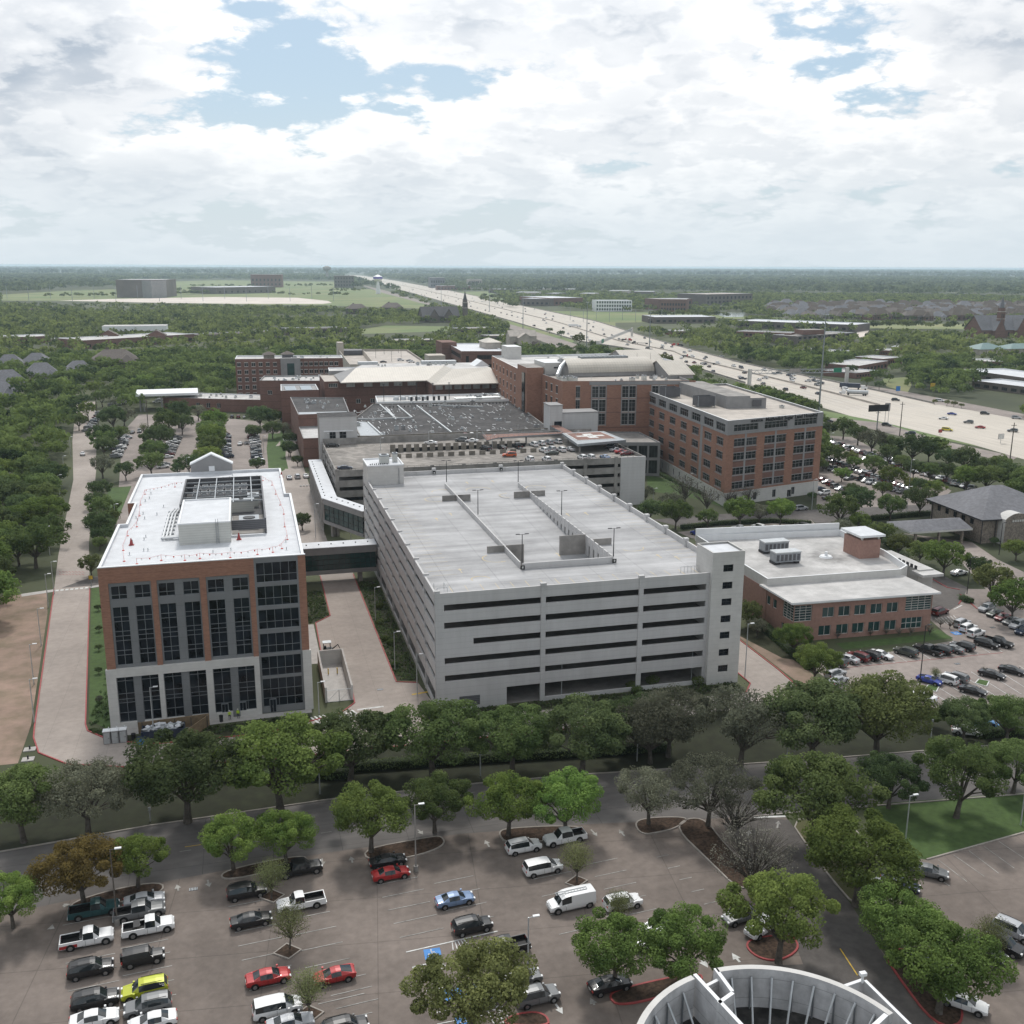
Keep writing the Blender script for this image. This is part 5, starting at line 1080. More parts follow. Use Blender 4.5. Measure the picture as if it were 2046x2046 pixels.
for x,y in ((97,690),(108,720),(90,720),(100,750),(112,760)): mb=MB(); mb.cone(x,y,13,20,.12,.08,M['dark_metal'],6); mb.box(x-.9,x+.9,y-.2,y+.2,20,20.15,M['dark_metal']); part(mb,'lamp_post',T)
# far brick office
T=thing('brick_office','distant brick office with dark ribbon windows and a white roof, behind the bed tower','office building',(160,700,0))
rwf=[(14.6,17.4),(9.4,11.6),(4.8,7)]
block(T,[(142.5,676),(152,674.5),(172,670),(176,745),(147,750)],0,20.3,RB,M['white_membrane'],M['white_metal'],par=.8,sides={1:[(1,20,14.8,17.6,dict(nx=9))]+grid(0,20,5,2.2,rwf[1:]),4:[(4,70,14.8,17.6,dict(nx=20)),(4,70,10,11.6,dict(nx=20))],0:[(3,5,4,17,dict(nx=1))]},win=dict(gm=HG,fm=M['dark_metal'],nx=2))
mb=MB(); mb.box(139,150,728,752,0,22.5,RB); mb.box(165,176,700,720,19.6,24,M['tan_roof']); hiproof(mb,165,176,700,720,24,26.5,M['tan_metal_roof'],'y'); part(mb,'corner_block',T)
# ---------------------------------------------------------------- clinic
T=thing('clinic','two-storey brick clinic with green glass corners and a stained white roof','clinic',(125,200,0))
cA=(107.4,177.6);cB=(139.8,176.4); tb=M['clinic_brick']
Lc=math.hypot(32.4,1.2)
us=[6.6,10.3,14.0,17.8,21.6]
hs=[(u,u+2.7,4.9,7.1,dict(nx=2)) for u in us]+[(u-.2,u+2.6,.9,3.1,dict(nx=2)) for u in [6.2]+us[1:]]+[(.15,4.2,4.4,7.9,dict(nx=3,nz=6)),(Lc-6.4,Lc-.15,4.9,8.1,dict(nx=4,nz=6)),(Lc-7,Lc-2,.9,3.4,dict(nx=4,nz=2))]
poly=[cA,cB,(139.8,188),(107.0,189)]
w=MB(); wallh(w,cA,cB,0,8.6,hs,tb,.3); 
hl=[(7.2,11.3,4.4,7.9,dict(nx=3,nz=6)),(7,10.8,1.0,3,dict(nx=3)),(.6,2.2,5,7,dict(nx=1)),(3.2,4.8,5,7,dict(nx=1))]
wallh(w,(107,189),cA,0,8.6,hl,tb,.3); w.poly([(*cB,0),(139.8,188,0),(139.8,188,8.6),(*cB,8.6)],tb); part(w,'wall',T)
for h in hs: window(T,cA,cB,h,M['green_glass'],M['pale_stone'],.3,**h[4])
for h in hl: window(T,(107,189),cA,h,M['green_glass'],M['pale_stone'],.3,**h[4])
mb=MB(); mb.prism([(106.2,176.6),(140.9,175.3),(140.6,188.2),(106.0,190)],8.603,9.0,M['white_metal'],M['stained_membrane']); mb.prism([(107,177.3),(140.1,176.1),(139.9,188),(106.8,189.2)],8.2,8.6,M['pale_stone']); part(mb,'lower_roof',T)
up=[(107,188.5),(139.5,187.6),(143,190),(145.5,202),(146,222),(107.5,226)]
block(T,up,0,10.6,M['pale_stone'],M['clinic_roof'],M['white_metal'],par=1.5,wallname='upper_wall')
mb=MB(); mb.wall((106.9,188.4),(106.9,226),-.12,0,8.3,tb); part(mb,'brick_wall',T)
mb=MB(); mb.wall((107.5,226.4),(146,223),-.4,9.1,12.2,M['white_metal']); mb.box(146.1,150,190,206,0,9.2,M['pale_stone'],M['stained_membrane']); mb.box(145,150.5,187,191,8.3,8.9,M['stained_membrane']); part(mb,'parapet',T)
mb=MB(); mb.box(138.3,143.6,201.5,208.5,9,13.6,tb); mb.box(137.6,144.3,200.8,209.2,14.4,14.9,M['white_metal'],M['white_membrane'])
for x in (138.6,143):
    for y in (201.9,208): mb.box(x,x+.4,y-.2,y+.2,13.603,14.4,M['pale_stone'])
part(mb,'brick_turret',T)
for i in range(5): mb=MB(); mb.box(145.4,145.6,196-i*1.5,196.8-i*1.5,9.4,10.2,M['dark_metal']); part(mb,'scupper',T)
for x,y in ((121.5,212),(119.5,203)):
    mb=MB(); mb.box(x-3.2,x+3.2,y-1.4,y+1.4,9.7,11.8,M['steel'],M['aged_concrete']); mb.box(x-3.3,x+3.3,y-1.5,y+1.5,11.803,12.1,M['galvanised']); mb.box(x-3.4,x-2.0,y-1.3,y+1.3,9.2,9.7,M['dark_metal']); mb.box(x+2.0,x+3.0,y-1.3,y+1.3,9.2,9.7,M['dark_metal'])
    for k in range(6): mb.box(x-3+k*1.05,x-2.3+k*1.05,y-1.42,y-1.41,10,11.5,M['louvre'])
    part(mb,'cooling_unit',T)
mb=MB(); mb.cone(131.5,205,9.1,9.45,1.6,1.3,M['white_metal'],16); mb.cone(131.5,205,9.45,10.4,.35,.35,M['white_metal'],10); part(mb,'exhaust_fan',T)
# ---------------------------------------------------------------- stone bank with grey hipped roof
T=thing('bank_building','banded stone building with a big grey hipped roof and drive-through canopy','bank',(214,246,0))
sb=M['stone_band']; R4=Matrix.Translation((0,0,0))
wx=[(199.5,234.3),(228,232.6),(230,258),(201.3,259)]
w=MB(); hsl=[(3+k*4.0,4.8+k*4.0,4.6,6.3,dict(nx=2)) for k in range(5)]
for i in range(4): wallh(w,wx[i],wx[(i+1)%4],0,7.3,hsl if i==3 else ([(10.5+k*4,12+k*4,1,3.4) for k in range(4)]+[(10+k*5,12+k*5,4.8,6.6) for k in range(3)] if i==0 else []),sb,.3)
part(w,'wall',T)
for h in hsl: window(T,wx[3],wx[0],h,HG,M['dark_metal'],.3,nx=2)
for h in [(10.5+k*4,12+k*4,1,3.4) for k in range(4)]+[(10+k*5,12+k*5,4.8,6.6) for k in range(3)]: window(T,wx[0],wx[1],h,HG,M['dark_metal'],.3,nx=2)
r=MB(); c=[(198.1,232.9,7.3),(229.5,231,7.3),(231.3,259.6,7.3),(200,260.4,7.3)]; t1=(212.2,247.4,13.6);t2=(216,247,13.6)
for f in ([c[0],c[1],t2,t1],[c[1],c[2],t2],[c[2],c[3],t1,t2],[c[3],c[0],t1],[c[3],c[2],c[1],c[0]]): r.poly(f,M['shingle_grey'])
for i in range(4): r.wall(c[i][:2],c[(i+1)%4][:2],.2,6.9,7.29,M['dark_metal'])
part(r,'hipped_roof',T)
mb=MB()
pts=[(204.5,0)]+[(204.5+i*.8,7.4+1.7*math.sin(math.pi*i/10)**.8) for i in range(11)]+[(212.5,0)]
mb.poly([(x,231.2,z) for x,z in pts],sb); mb.poly([(x,235,z) for x,z in pts][::-1],sb)
for i in range(len(pts)-1): a,b=pts[i],pts[i+1]; mb.poly([(a[0],231.2,a[1]),(a[0],235,a[1]),(b[0],235,b[1]),(b[0],231.2,b[1])],M['pale_stone'])
for k in range(5): mb.box(206.8+k*.8,207.3+k*.8,231.1,231.19,6.6,7.2,M['pale_stone'])
part(mb,'curved_gable',T)
k=MB(); cc=[g(15,*p,4.6) for p in ((745,962),(955,1055),(1490,1022),(1370,925))]; ra=g(15,1000,940,6.9); rb=g(15,1380,922,6.9)
q=[(*p,4.6) for p in cc]; k.poly([q[0],q[1],(*ra,6.6)],M['shingle_grey']); k.poly([q[1],q[2],(*rb,6.6),(*ra,6.6)],M['shingle_grey']); k.poly([q[2],q[3],(*rb,6.6)],M['shingle_grey']); k.poly([q[3],q[0],(*ra,6.6),(*rb,6.6)],M['shingle_grey']); k.poly(q[::-1],M['dark_metal']); k.prism([cc[0],cc[1],cc[2],cc[3]],4.1,4.597,M['pale_stone']); part(k,'drive_canopy',T)
for a in (.12,.5,.88):
    x=cc[1][0]*(1-a)+cc[2][0]*a; y=cc[1][1]*(1-a)+cc[2][1]*a+1.2; mb=MB(); mb.box(x-.3,x+.3,y-.3,y+.3,0,4.1,sb); part(mb,'canopy_pillar',T)
for x,y in ((199.2,233.9),(203.6,233.7),(199.9,246),(200.9,258)): mb=MB(); mb.cone(x,y,0,7.2,.12,.12,M['dark_metal'],6); part(mb,'downpipe',T)
# ---------------------------------------------------------------- round rooftop in the bottom right corner
def round_top():
    T=thing('round_building','round white concrete rooftop with braced curved parapet, bottom right','round building',(42,58,0))
    cx,cy,Ro=38.1,59.0,12.3; wm=M['round_white']; zr,zt=11.0,15.0
    body=[(cx+(Ro-.5)*math.cos(2*math.pi*k/48),cy+(Ro-.5)*math.sin(2*math.pi*k/48)) for k in range(48)]
    mb=MB(); mb.prism(body,0,zr,wm,M['round_floor']); part(mb,'wall',T)
    mb=MB()
    a0,a1=16,190; N_=44
    for k in range(N_):
        t0=math.radians(a0+(a1-a0)*k/N_); t1=math.radians(a0+(a1-a0)*(k+1)/N_)
        if 92<math.degrees((t0+t1)/2)<102:
            if mb.f: part(mb,'curved_parapet',T); mb=MB()
            continue
        q=[(cx+r*math.cos(t),cy+r*math.sin(t)) for r,t in ((Ro,t0),(Ro,t1),(Ro-.55,t1),(Ro-.55,t0))]
        b=len(mb.v); mb.v+=[(*p,zr-1) for p in q]+[(*p,zt) for p in q]; i=mb.mi(wm); j=mb.mi(M['pale_stone'])
        for f,mm in (((0,3,2,1),i),((4,5,6,7)[::-1],j),((0,1,5,4),i),((2,3,7,6),i),((1,2,6,5),i),((3,0,4,7),i)): mb.f.append(tuple(b+a for a in f)); mb.m.append(mm)
    part(mb,'curved_parapet',T)
    P_=lambda r,a,z=0:(cx+r*math.cos(math.radians(a)),cy+r*math.sin(math.radians(a)))
    for a,r0 in ((102,5.2),(92,9.2)):
        mb=MB(); mb.wall(P_(Ro,a),P_(r0,a+(3 if a>100 else 0)),.35,zr,zt,wm,M['white_metal']); part(mb,'partition_wall',T)
    mb=MB(); mb.wall(P_(9.2,91.5),P_(8.6,103.5),.35,zr,zt,wm,M['white_metal']); mb.wall(P_(11.6,92),P_(11.2,102),.3,zr,zt-.5,wm,M['white_metal']); part(mb,'partition_wall',T)
    for a in list(range(22,90,9))+[110,120,130,141,153,166]:
        mb=MB(); p=P_(Ro-.7,a); q=P_(Ro-3.0,a+1.5); mb.tube([(*p,zt-.7),(*q,zr+.05)],.10,M['galvanised'],6); mb.tube([(*p,zt-.7),(*p,zr)],.09,M['steel'],6); part(mb,'brace',T)
    for k,(x,y,dx,dy) in enumerate(((38,66,4.5,-6),(41,66.5,4,-7),(44,65,3,-6),(31,62,3,-7))):
        mb=MB(); mb.tube([(x,y,zr+.5),(x+dx,y+dy,zr+.5)],.16,M['dark_metal'],6); part(mb,'roof_beam',T)
    mb=MB(); mb.box(38.5,48,53,65,zr+.01,zr+.06,M['round_floor']); part(mb,'roof_patch',T)
    # wedge-shaped wing wall outside the ring
    mb=MB(); a=P_(Ro+.1,42); b_=g(9,1155,1478,13.8); c_=g(9,1400,1720,13.8)
    c_=(c_[0],c_[1]); mb.wall(a,b_,.3,0,zt-1.2,wm,M['white_metal']); mb.wall(b_,c_,.3,0,zt-1.2,wm,M['white_metal']); mb.prism([a,b_,c_,P_(Ro-.1,10),P_(Ro-.1,28)],zt-3.2,zt-3.0,wm); part(mb,'wing_wall',T)
    mb=MB(); mb.tube([(b_[0]-.3,b_[1]-.2,zt-1.2),(b_[0]-.3,b_[1]-.2,zt-.2)],.12,M['white_metal'],8); mb.box(b_[0]-.6,b_[0],b_[1]-.4,b_[1],zt-.45,zt-.15,M['white_metal']); part(mb,'camera_mast',T)
    mb=MB(); p=P_(Ro-.6,16); q=(p[0]-5,p[1]-2.5); mb.wall(q,p,.4,zr,zt,wm,M['white_metal']); part(mb,'partition_wall',T)
M['round_white']=mat('round_white',(.66,.655,.66),.85,.10,.8,grime=.36,gscale=.35,stretch=(1,1,.35)); addlines(M['round_white'],'Z',2.0,.06,.4)
M['round_floor']=mat('round_floor',(.06,.057,.055),.95,.4,.8,grime=.4,gscale=.4)
round_top()
flush_windows()
# ---------------------------------------------------------------- vehicles
PAINT={'white':(.72,.72,.72),'silver':(.42,.43,.45),'grey':(.16,.165,.17),'black':(.014,.014,.016),'red':(.36,.02,.022),'maroon':(.13,.014,.018),'blue':(.02,.045,.28),'pale blue':(.17,.25,.40),'dark blue':(.018,.03,.06),'green-grey':(.06,.07,.06),'lime':(.42,.46,.02),'orange':(.50,.09,.02),'teal':(.02,.07,.075),'tan':(.35,.29,.22),'bright blue':(.03,.18,.42),'yellow':(.6,.5,.02)}
PM={}
for k,c in PAINT.items():
    m=mat('paint_'+k.replace(' ','_'),c,.36,.03,1,spec=.55,obj=True,metal=.15 if k not in ('white','yellow') else 0); m.node_tree.nodes['Principled BSDF'].inputs['Coat Weight'].default_value=.35; PM[k]=m
# stations along the length: x, belt z, roof z, half width, roof half width
TYPES={
 'sedan':(4.85,[(-2.42,.55,.55,.72,.5),(-2.40,.80,.80,.80,.6),(-2.30,.98,.98,.84,.7),(-1.72,1.04,1.05,.90,.70),(-1.60,1.04,1.07,.91,.66),(-.92,1.0,1.40,.92,.58),(-.2,.98,1.46,.92,.60),(.42,.96,1.40,.92,.58),(1.18,.95,.98,.91,.66),(1.30,.93,.94,.90,.72),(2.05,.82,.82,.86,.66),(2.34,.66,.66,.78,.55),(2.43,.48,.48,.66,.4)]),
 'coupe':(4.7,[(-2.35,.55,.55,.74,.5),(-2.32,.85,.85,.82,.6),(-2.2,.96,.96,.86,.7),(-1.95,1.0,1.02,.9,.66),(-.75,.98,1.34,.92,.55),(-.2,.96,1.38,.92,.56),(.35,.94,1.30,.92,.55),(1.10,.92,.95,.91,.66),(1.25,.9,.91,.9,.7),(2.05,.76,.76,.85,.6),(2.30,.6,.6,.76,.5),(2.36,.46,.46,.6,.4)]),
 'suv':(4.8,[(-2.40,.6,.6,.80,.6),(-2.38,1.0,1.0,.88,.7),(-2.34,1.10,1.14,.91,.74),(-2.05,1.12,1.62,.93,.70),(-1.2,1.10,1.72,.94,.70),(0,1.08,1.73,.94,.70),(.55,1.06,1.66,.94,.68),(1.22,1.05,1.08,.93,.72),(1.34,1.04,1.05,.92,.78),(2.15,.95,.95,.89,.74),(2.34,.78,.78,.84,.66),(2.41,.5,.5,.74,.5)]),
 'van':(5.1,[(-2.55,.6,.6,.86,.7),(-2.53,1.05,1.05,.92,.8),(-2.50,1.12,1.2,.95,.82),(-2.3,1.14,1.74,.97,.80),(-1.2,1.12,1.80,.98,.80),(.3,1.08,1.79,.98,.78),(.8,1.06,1.68,.97,.76),(1.7,1.03,1.07,.95,.78),(1.82,1.0,1.0,.94,.8),(2.3,.9,.9,.9,.74),(2.5,.7,.7,.84,.66),(2.56,.5,.5,.74,.5)]),
 'cargo':(5.9,[(-2.95,.6,.6,.90,.8),(-2.93,1.2,1.2,.96,.88),(-2.9,1.25,2.10,.99,.88),(-2.0,1.25,2.16,1.0,.88),(.3,1.25,2.16,1.0,.88),(1.0,1.2,2.08,1.0,.86),(1.55,1.15,1.85,.99,.82),(1.95,1.12,1.16,.97,.8),(2.1,1.1,1.1,.95,.8),(2.75,.98,.98,.92,.76),(2.9,.75,.75,.86,.7),(2.96,.5,.5,.8,.6)]),
 'jeep':(4.6,[(-2.2,.65,.65,.80,.74),(-2.18,1.1,1.1,.80,.76),(-2.12,1.12,1.80,.80,.72),(-1.0,1.12,1.85,.80,.72),(.3,1.12,1.85,.80,.72),(.62,1.12,1.80,.80,.70),(.95,1.12,1.16,.80,.70),(1.05,1.12,1.12,.78,.68),(2.05,1.05,1.05,.66,.6),(2.12,.8,.8,.64,.56),(2.14,.6,.6,.6,.5)]),
 'pickup':(5.8,[(-.45,.6,.6,.90,.7),(-.43,1.1,1.12,.94,.74),(-.35,1.12,1.82,.96,.74),(.2,1.12,1.90,.97,.76),(.75,1.10,1.84,.97,.74),(1.35,1.10,1.14,.96,.78),(1.5,1.10,1.11,.95,.8),(2.6,1.05,1.05,.93,.78),(2.82,.85,.85,.88,.7),(2.9,.5,.5,.8,.6)]),
 'crew':(5.9,[(-1.0,.6,.6,.90,.7),(-.98,1.1,1.12,.94,.74),(-.85,1.12,1.82,.96,.74),(-.1,1.12,1.90,.97,.76),(.7,1.10,1.84,.97,.74),(1.35,1.10,1.14,.96,.78),(1.5,1.10,1.11,.95,.8),(2.6,1.05,1.05,.93,.78),(2.85,.85,.85,.88,.7),(2.95,.5,.5,.8,.6)])}
KINDW={'sedan':'sedan','coupe':'coupe','suv':'SUV','van':'minivan','cargo':'cargo van','jeep':'boxy off-roader','pickup':'pickup truck','crew':'crew-cab pickup'}
def car_parts(ty,near=True):
    L_,st=TYPES[ty]; P_={k:MB() for k in ('body','windscreen','rear_window','side_window','side_window_')}
    rings=[]
    for x,zb,zr,w,wr in st:
        zl=.30 if -L_/2+.2<x<L_/2-.2 else .38
        rings.append([(x,0,zl),(x,-w*.92,zl),(x,-w*1.0,zl+.18),(x,-w*1.01,(zl+zb)/2+.1),(x,-w*.97,zb),(x,-wr,max(zr-.03,zb)),(x,-wr*.75,max(zr,zb)+.015),(x,0,max(zr,zb)+.035)])
    mm={'b':M['black'],'p':'paint','g':M['car_glass']}
    B=P_['body']
    def face(tgt,q,m): tgt.poly(q,m)
    n=len(st)
    for i in range(n-1):
        a,b=st[i],st[i+1]; ha=a[2]-a[1]; hb=b[2]-b[1]; cab=ha>.2 or hb>.2; slope=abs(b[2]-a[2])>.25
        for sgn in (1,-1):
            ra=[(p[0],p[1]*sgn,p[2]) for p in rings[i]]; rb=[(p[0],p[1]*sgn,p[2]) for p in rings[i+1]]
            for j in range(7):
                q=[ra[j],rb[j],rb[j+1],ra[j+1]] if sgn==1 else [ra[j],ra[j+1],rb[j+1],rb[j]]
                t,m=B,'paint'
                if j==0: m='dark'
                if j==4 and cab:
                    long=(b[0]-a[0]); 
                    if ty=='cargo' and b[0]<=.35: m='paint'
                    else: t,m=P_['side_window' if sgn==1 else 'side_window_'],'glass'
                if j>=5 and slope and cab: t,m=(P_['windscreen'] if a[0]>0 and b[2]<a[2] else P_['rear_window']),'glass'
                if j==4 and slope: t,m=B,'paint'
                if ty=='cargo' and t is P_['rear_window']: t,m=B,'paint'
                if ty=='jeep' and m=='paint' and j>=4 and cab: m='soft'
                t.poly(q,m)
    for ri,fl in ((rings[0],0),(rings[-1],1)):
        pts=[p for p in ri]+[(p[0],-p[1],p[2]) for p in ri[::-1][1:-1]]
        B.poly(pts if fl else pts[::-1],'paint')
    hw=max(s[3] for s in st)
    if ty in ('pickup','crew'):
        x1=st[0][0]+.02; x0=-L_/2
        for s in (-1,1): B.box(x0,x1,min(s*.96,s*.84),max(s*.96,s*.84),.42,1.16,'paint')
        B.box(x0,x0+.1,-.839,.839,.42,1.16,'paint'); B.box(x0+.1,x1,-.839,.839,.45,.62,'dark'); B.box(x0-.12,x0-.003,-.88,.88,.40,.58,'steel'); B.box(x0+.1,x1-.01,-.835,-.80,.625,1.1,'dark'); B.box(x0+.1,x1-.01,.80,.835,.625,1.1,'dark')
    if ty=='suv': 
        for s in (-.62,.62): B.box(-1.9,.3,s-.025,s+.025,1.76,1.80,'dark')
    if ty=='jeep': B.box(-2.4,-2.2,-.35,.35,.8,1.5,'dark'); B.box(2.14,2.3,-.75,.75,.45,.65,'dark')
    # door lines and bumpers
    for s in (-1,1):
        for x in (-.15,.85) if ty not in ('cargo',) else (1.0,): B.box(x,x+.025,s*hw*1.0-.012,s*hw*1.0+.012,.42,1.0,'dark')
        B.box(.95,1.15,s*hw+ (0 if s>0 else -.2),s*hw+(.2 if s>0 else 0),1.0,1.15,'paint')
    B.box(L_/2-.12,L_/2+.0,-.45,.45,.42,.60,'dark'); B.box(-L_/2-.01,-L_/2+.1,-.25,.25,.62,.76,'plate')
    lights=[]
    zf=(.62,.76) if ty in('sedan','coupe') else (.72,.92)
    for s in (-1,1):
        m1=MB(); m1.box(L_/2-.22,L_/2-.02,s*.62-.16,s*.62+.16,zf[0],zf[1],'lamp'); m2=MB(); m2.box(-L_/2-.02,-L_/2+.12,s*.68-.14,s*.68+.14,zf[0]+.1,zf[1]+.12,'tail'); lights.append((m1,m2))
    wb=L_*.295; r=.34 if ty not in ('jeep','pickup','crew','cargo') else .40
    fw=L_/2-.88; rw=-L_/2+ (.9 if ty not in('pickup','crew') else 1.15)
    wheels=[]
    for x in (fw,rw):
        for s in (-1,1):
            t=MB(); ri=MB(); k=14 if near else 8; y=s*(hw-.08); a=y-.11; b=y+.12
            t.tube([(x,a,r),(x,b,r)],[r,r],'tyre',k); yo=b if s>0 else a; ri.tube([(x,yo-.005*s,r),(x,yo+.012*s,r)],[r*.62]*2,'rim',k)
            wheels.append((t,ri))
            B.tube([(x,s*(hw-.25),r+.02),(x,s*(hw+.004),r+.02)],[r+.09]*2,'dark',k)
    return P_,lights,wheels
def resolve(mb,paint,soft='black'):
    d={'paint':paint,'dark':M['black'],'glass':M['car_glass'],'steel':M['galvanised'],'lamp':M['light_glass'],'tail':M['tail_red'],'plate':M['white_paint'],'tyre':M['tyre'],'rim':M['rim'],'soft':PM['black']}
    mb.mats=[d.get(x,x) if isinstance(x,str) else x for x in mb.mats]; return mb
CC={}
def car_near(ty,col):
    key=(ty,col,1)
    if key not in CC:
        P_,lights,wheels=car_parts(ty); pm=PM[col]; L_=[]
        for k,mb in P_.items():
            if mb.f: L_.append((k.strip('_'),resolve(mb,pm).mesh(k.strip('_')),[]))
        for a,b in lights: L_.append(('headlight',resolve(a,pm).mesh('headlight'),[])); L_.append(('tail_light',resolve(b,pm).mesh('tail_light'),[]))
        for t,r in wheels: L_.append(('wheel',resolve(t,pm).mesh('wheel'),[('rim',resolve(r,pm).mesh('rim'))]))
        CC[key]=L_
    return CC[key]
def car_far(ty,col):
    key=(ty,col,0)
    if key not in CC:
        P_,lights,wheels=car_parts(ty,False); al=MB()
        for mb in list(P_.values())+[x for l in lights for x in l]+[x for w in wheels for x in w]:
            k=len(al.v); al.v+=mb.v
            for f,m in zip(mb.f,mb.m): al.f.append(tuple(k+a for a in f)); al.m.append(al.mi(mb.mats[m]))
        CC[key]=resolve(al,PM[col]).mesh('car')
    return CC[key]
NAMEOF={'sedan':'car','coupe':'car','suv':'suv','van':'minivan','cargo':'van','jeep':'suv','pickup':'pickup_truck','crew':'pickup_truck'}
CATOF={'sedan':'car','coupe':'car','suv':'car','van':'car','cargo':'van','jeep':'car','pickup':'pickup truck','crew':'pickup truck'}
def car(ty,col,p,ang,z=0.02,label=None,where='',near=True,extra=None):
    nm=NAMEOF[ty]
    if near:
        o=bpy.data.objects.new(nm,None); COL.objects.link(o); o.empty_display_size=.5
        for k,me,subs in car_near(ty,col):
            c=bpy.data.objects.new(k,me); COL.objects.link(c); c.parent=o
            for sk,sm in subs: s=bpy.data.objects.new(sk,sm); COL.objects.link(s); s.parent=c
    else:
        o=bpy.data.objects.new(nm,car_far(ty,col)); COL.objects.link(o)
    o.location=(p[0],p[1],z); o.rotation_euler=(0,0,math.radians(ang)); o['category']=CATOF[ty]; ORG[o.name]=(p[0],p[1],z)
    if label: o['label']=label
    else: reg(o,p,f'{col} {KINDW[ty]}',where)
    return o
def cp(c,x,y,z=.7): return g(c,x,y,z)
LOT='in the front parking lot'
AF=5    # heading of the stalls of the front lot
for ty,col,c,x,y,dr,lb in (
 ('pickup','teal',7,520,1150,0,'dark teal pickup truck under the rust-brown tree in the front lot'),
 ('sedan','silver',7,795,1095,0,'silver sedan beside the island under the bright green tree, front lot left'),
 ('crew','grey',7,770,1160,0,'dark grey crew-cab pickup between the silver sedan and white work pickup'),
 ('pickup','white',7,480,1310,0,'white pickup with a red stripe along its bed in the left stalls'),
 ('pickup','white',7,820,1245,0,'white work pickup with a tool box in its bed, right of the lamp post'),
 ('suv','black',7,500,1475,0,'long black SUV with roof rails below the red-striped pickup'),
 ('jeep','black',7,790,1415,0,'black soft-top off-roader above the lime car'),
 ('suv','lime',7,797,1590,180,'lime yellow-green hatchback in the left stalls'),
 ('suv','black',7,525,1645,0,'black SUV left of the lime hatchback, above the white sedan'),
 ('suv','grey',7,815,1680,180,'grey SUV directly below the lime hatchback'),
 ('sedan','white',7,520,1750,0,'white sedan with a sunroof at the bottom left of the front lot'),
 ('sedan','white',7,840,1765,180,'white sedan at the bottom edge beneath the grey SUV'),
 ('suv','black',7,1360,1050,0,'black SUV left of the small tree diamond in the front lot'),
 ('crew','black',7,1650,925,0,'large black pickup beside the island under twin bright trees'),
 ('pickup','white',7,1660,1110,180,'white pickup carrying loose tools, behind the small sparse tree'),
 ('sedan','black',7,1385,1205,0,'black sedan left of the round bare-branched tree'),
 ('sedan','red',7,1480,1520,0,'faded red sedan with sunroof in the lower centre left of the lot'),
 ('coupe','red',7,1840,1510,180,'bright red coupe half hidden by the sparse round tree'),
 ('van','white',7,1530,1690,0,'boxy white wagon left of the lowest sparse tree'),
 ('sedan','silver',7,1600,1775,0,'silver sedan cut by the bottom edge below the boxy white wagon'),
 ('sedan','black',8,345,880,0,'black sedan tucked against the island under two oaks'),
 ('sedan','red',8,362,950,0,'dark red sedan beside the concrete lamp base'),
 ('sedan','pale blue',8,715,1092,0,'pale blue sedan alone in the middle of the front lot'),
 ('suv','black',8,810,1238,0,'black SUV just above the accessible bays'),
 ('crew','black',8,985,1360,180,'black pickup with an empty bed behind the olive tree'),
 ('suv','white',8,1093,802,0,'small white SUV with a black roof beside the island'),
 ('crew','white',8,1320,752,180,'white crew-cab pickup at the corner of the centre island'),
 ('van','white',8,1200,918,0,'white minivan left of the young round tree'),
 ('cargo','white',8,1355,1110,180,'white cargo van with a ladder on its roof rack'),
 ('suv','white',8,1640,1110,0,'white hatchback half hidden behind a thin tree by the round oak'),
 ('suv','grey',8,1170,1625,0,'dark blue-grey SUV at the right edge of the olive tree'),
 ('suv','grey',8,1075,1530,0,'grey SUV mostly hidden by the olive tree crown'),
 ('suv','pale blue',8,900,1610,0,'pale blue SUV under the olive tree'),
 ('sedan','black',8,1570,1560,0,'black car under the round oak by the red kerb'),
 ('suv','white',8,1800,1320,180,'white SUV hidden among the crowns of the twin green trees'),
 ('sedan','silver',8,1850,1240,180,'silver sedan hidden among the crowns of the twin green trees'),
 ('suv','black',8,110,1800,0,'black SUV with roof bars cut by the bottom edge'),
 ('suv','white',9,660,1215,200,'white hatchback behind the trunk on the red-kerbed island'),
 ('sedan','grey',9,560,1160,185,'grey sedan half hidden left of the white hatchback'),
):
    car(ty,col,cp(c,x,y),AF+dr,label=lb)
SL='in the lower right lot'
for ty,col,c,x,y,a,lb in (
 ('sedan','grey',9,1470,945,-38,'grey sedan by the lawn edge in the lower right lot'),
 ('sedan','silver',9,1215,1010,-40,'silver sedan in the shade of the tree beside the lawn'),
 ('sedan','dark blue',9,1330,1010,-40,'dark car between tree and lawn edge in the lower right lot'),
 ('suv','silver',9,1885,1235,-62,'silver SUV beside the round young tree, right edge'),
 ('suv','black',9,1830,1300,-62,'black SUV behind the round young tree on the right'),
 ('suv','black',9,1740,1335,-62,'black car left of the round young tree on the right'),
 ('sedan','white',9,1640,1580,-45,'white sedan under the dark green tree at lower right'),
 ('sedan','dark blue',9,1470,1385,-45,'dark blue car under the bright canopy near the red kerb'),
): car(ty,col,cp(c,x,y),a,label=lb)
CL='in the clinic car park'
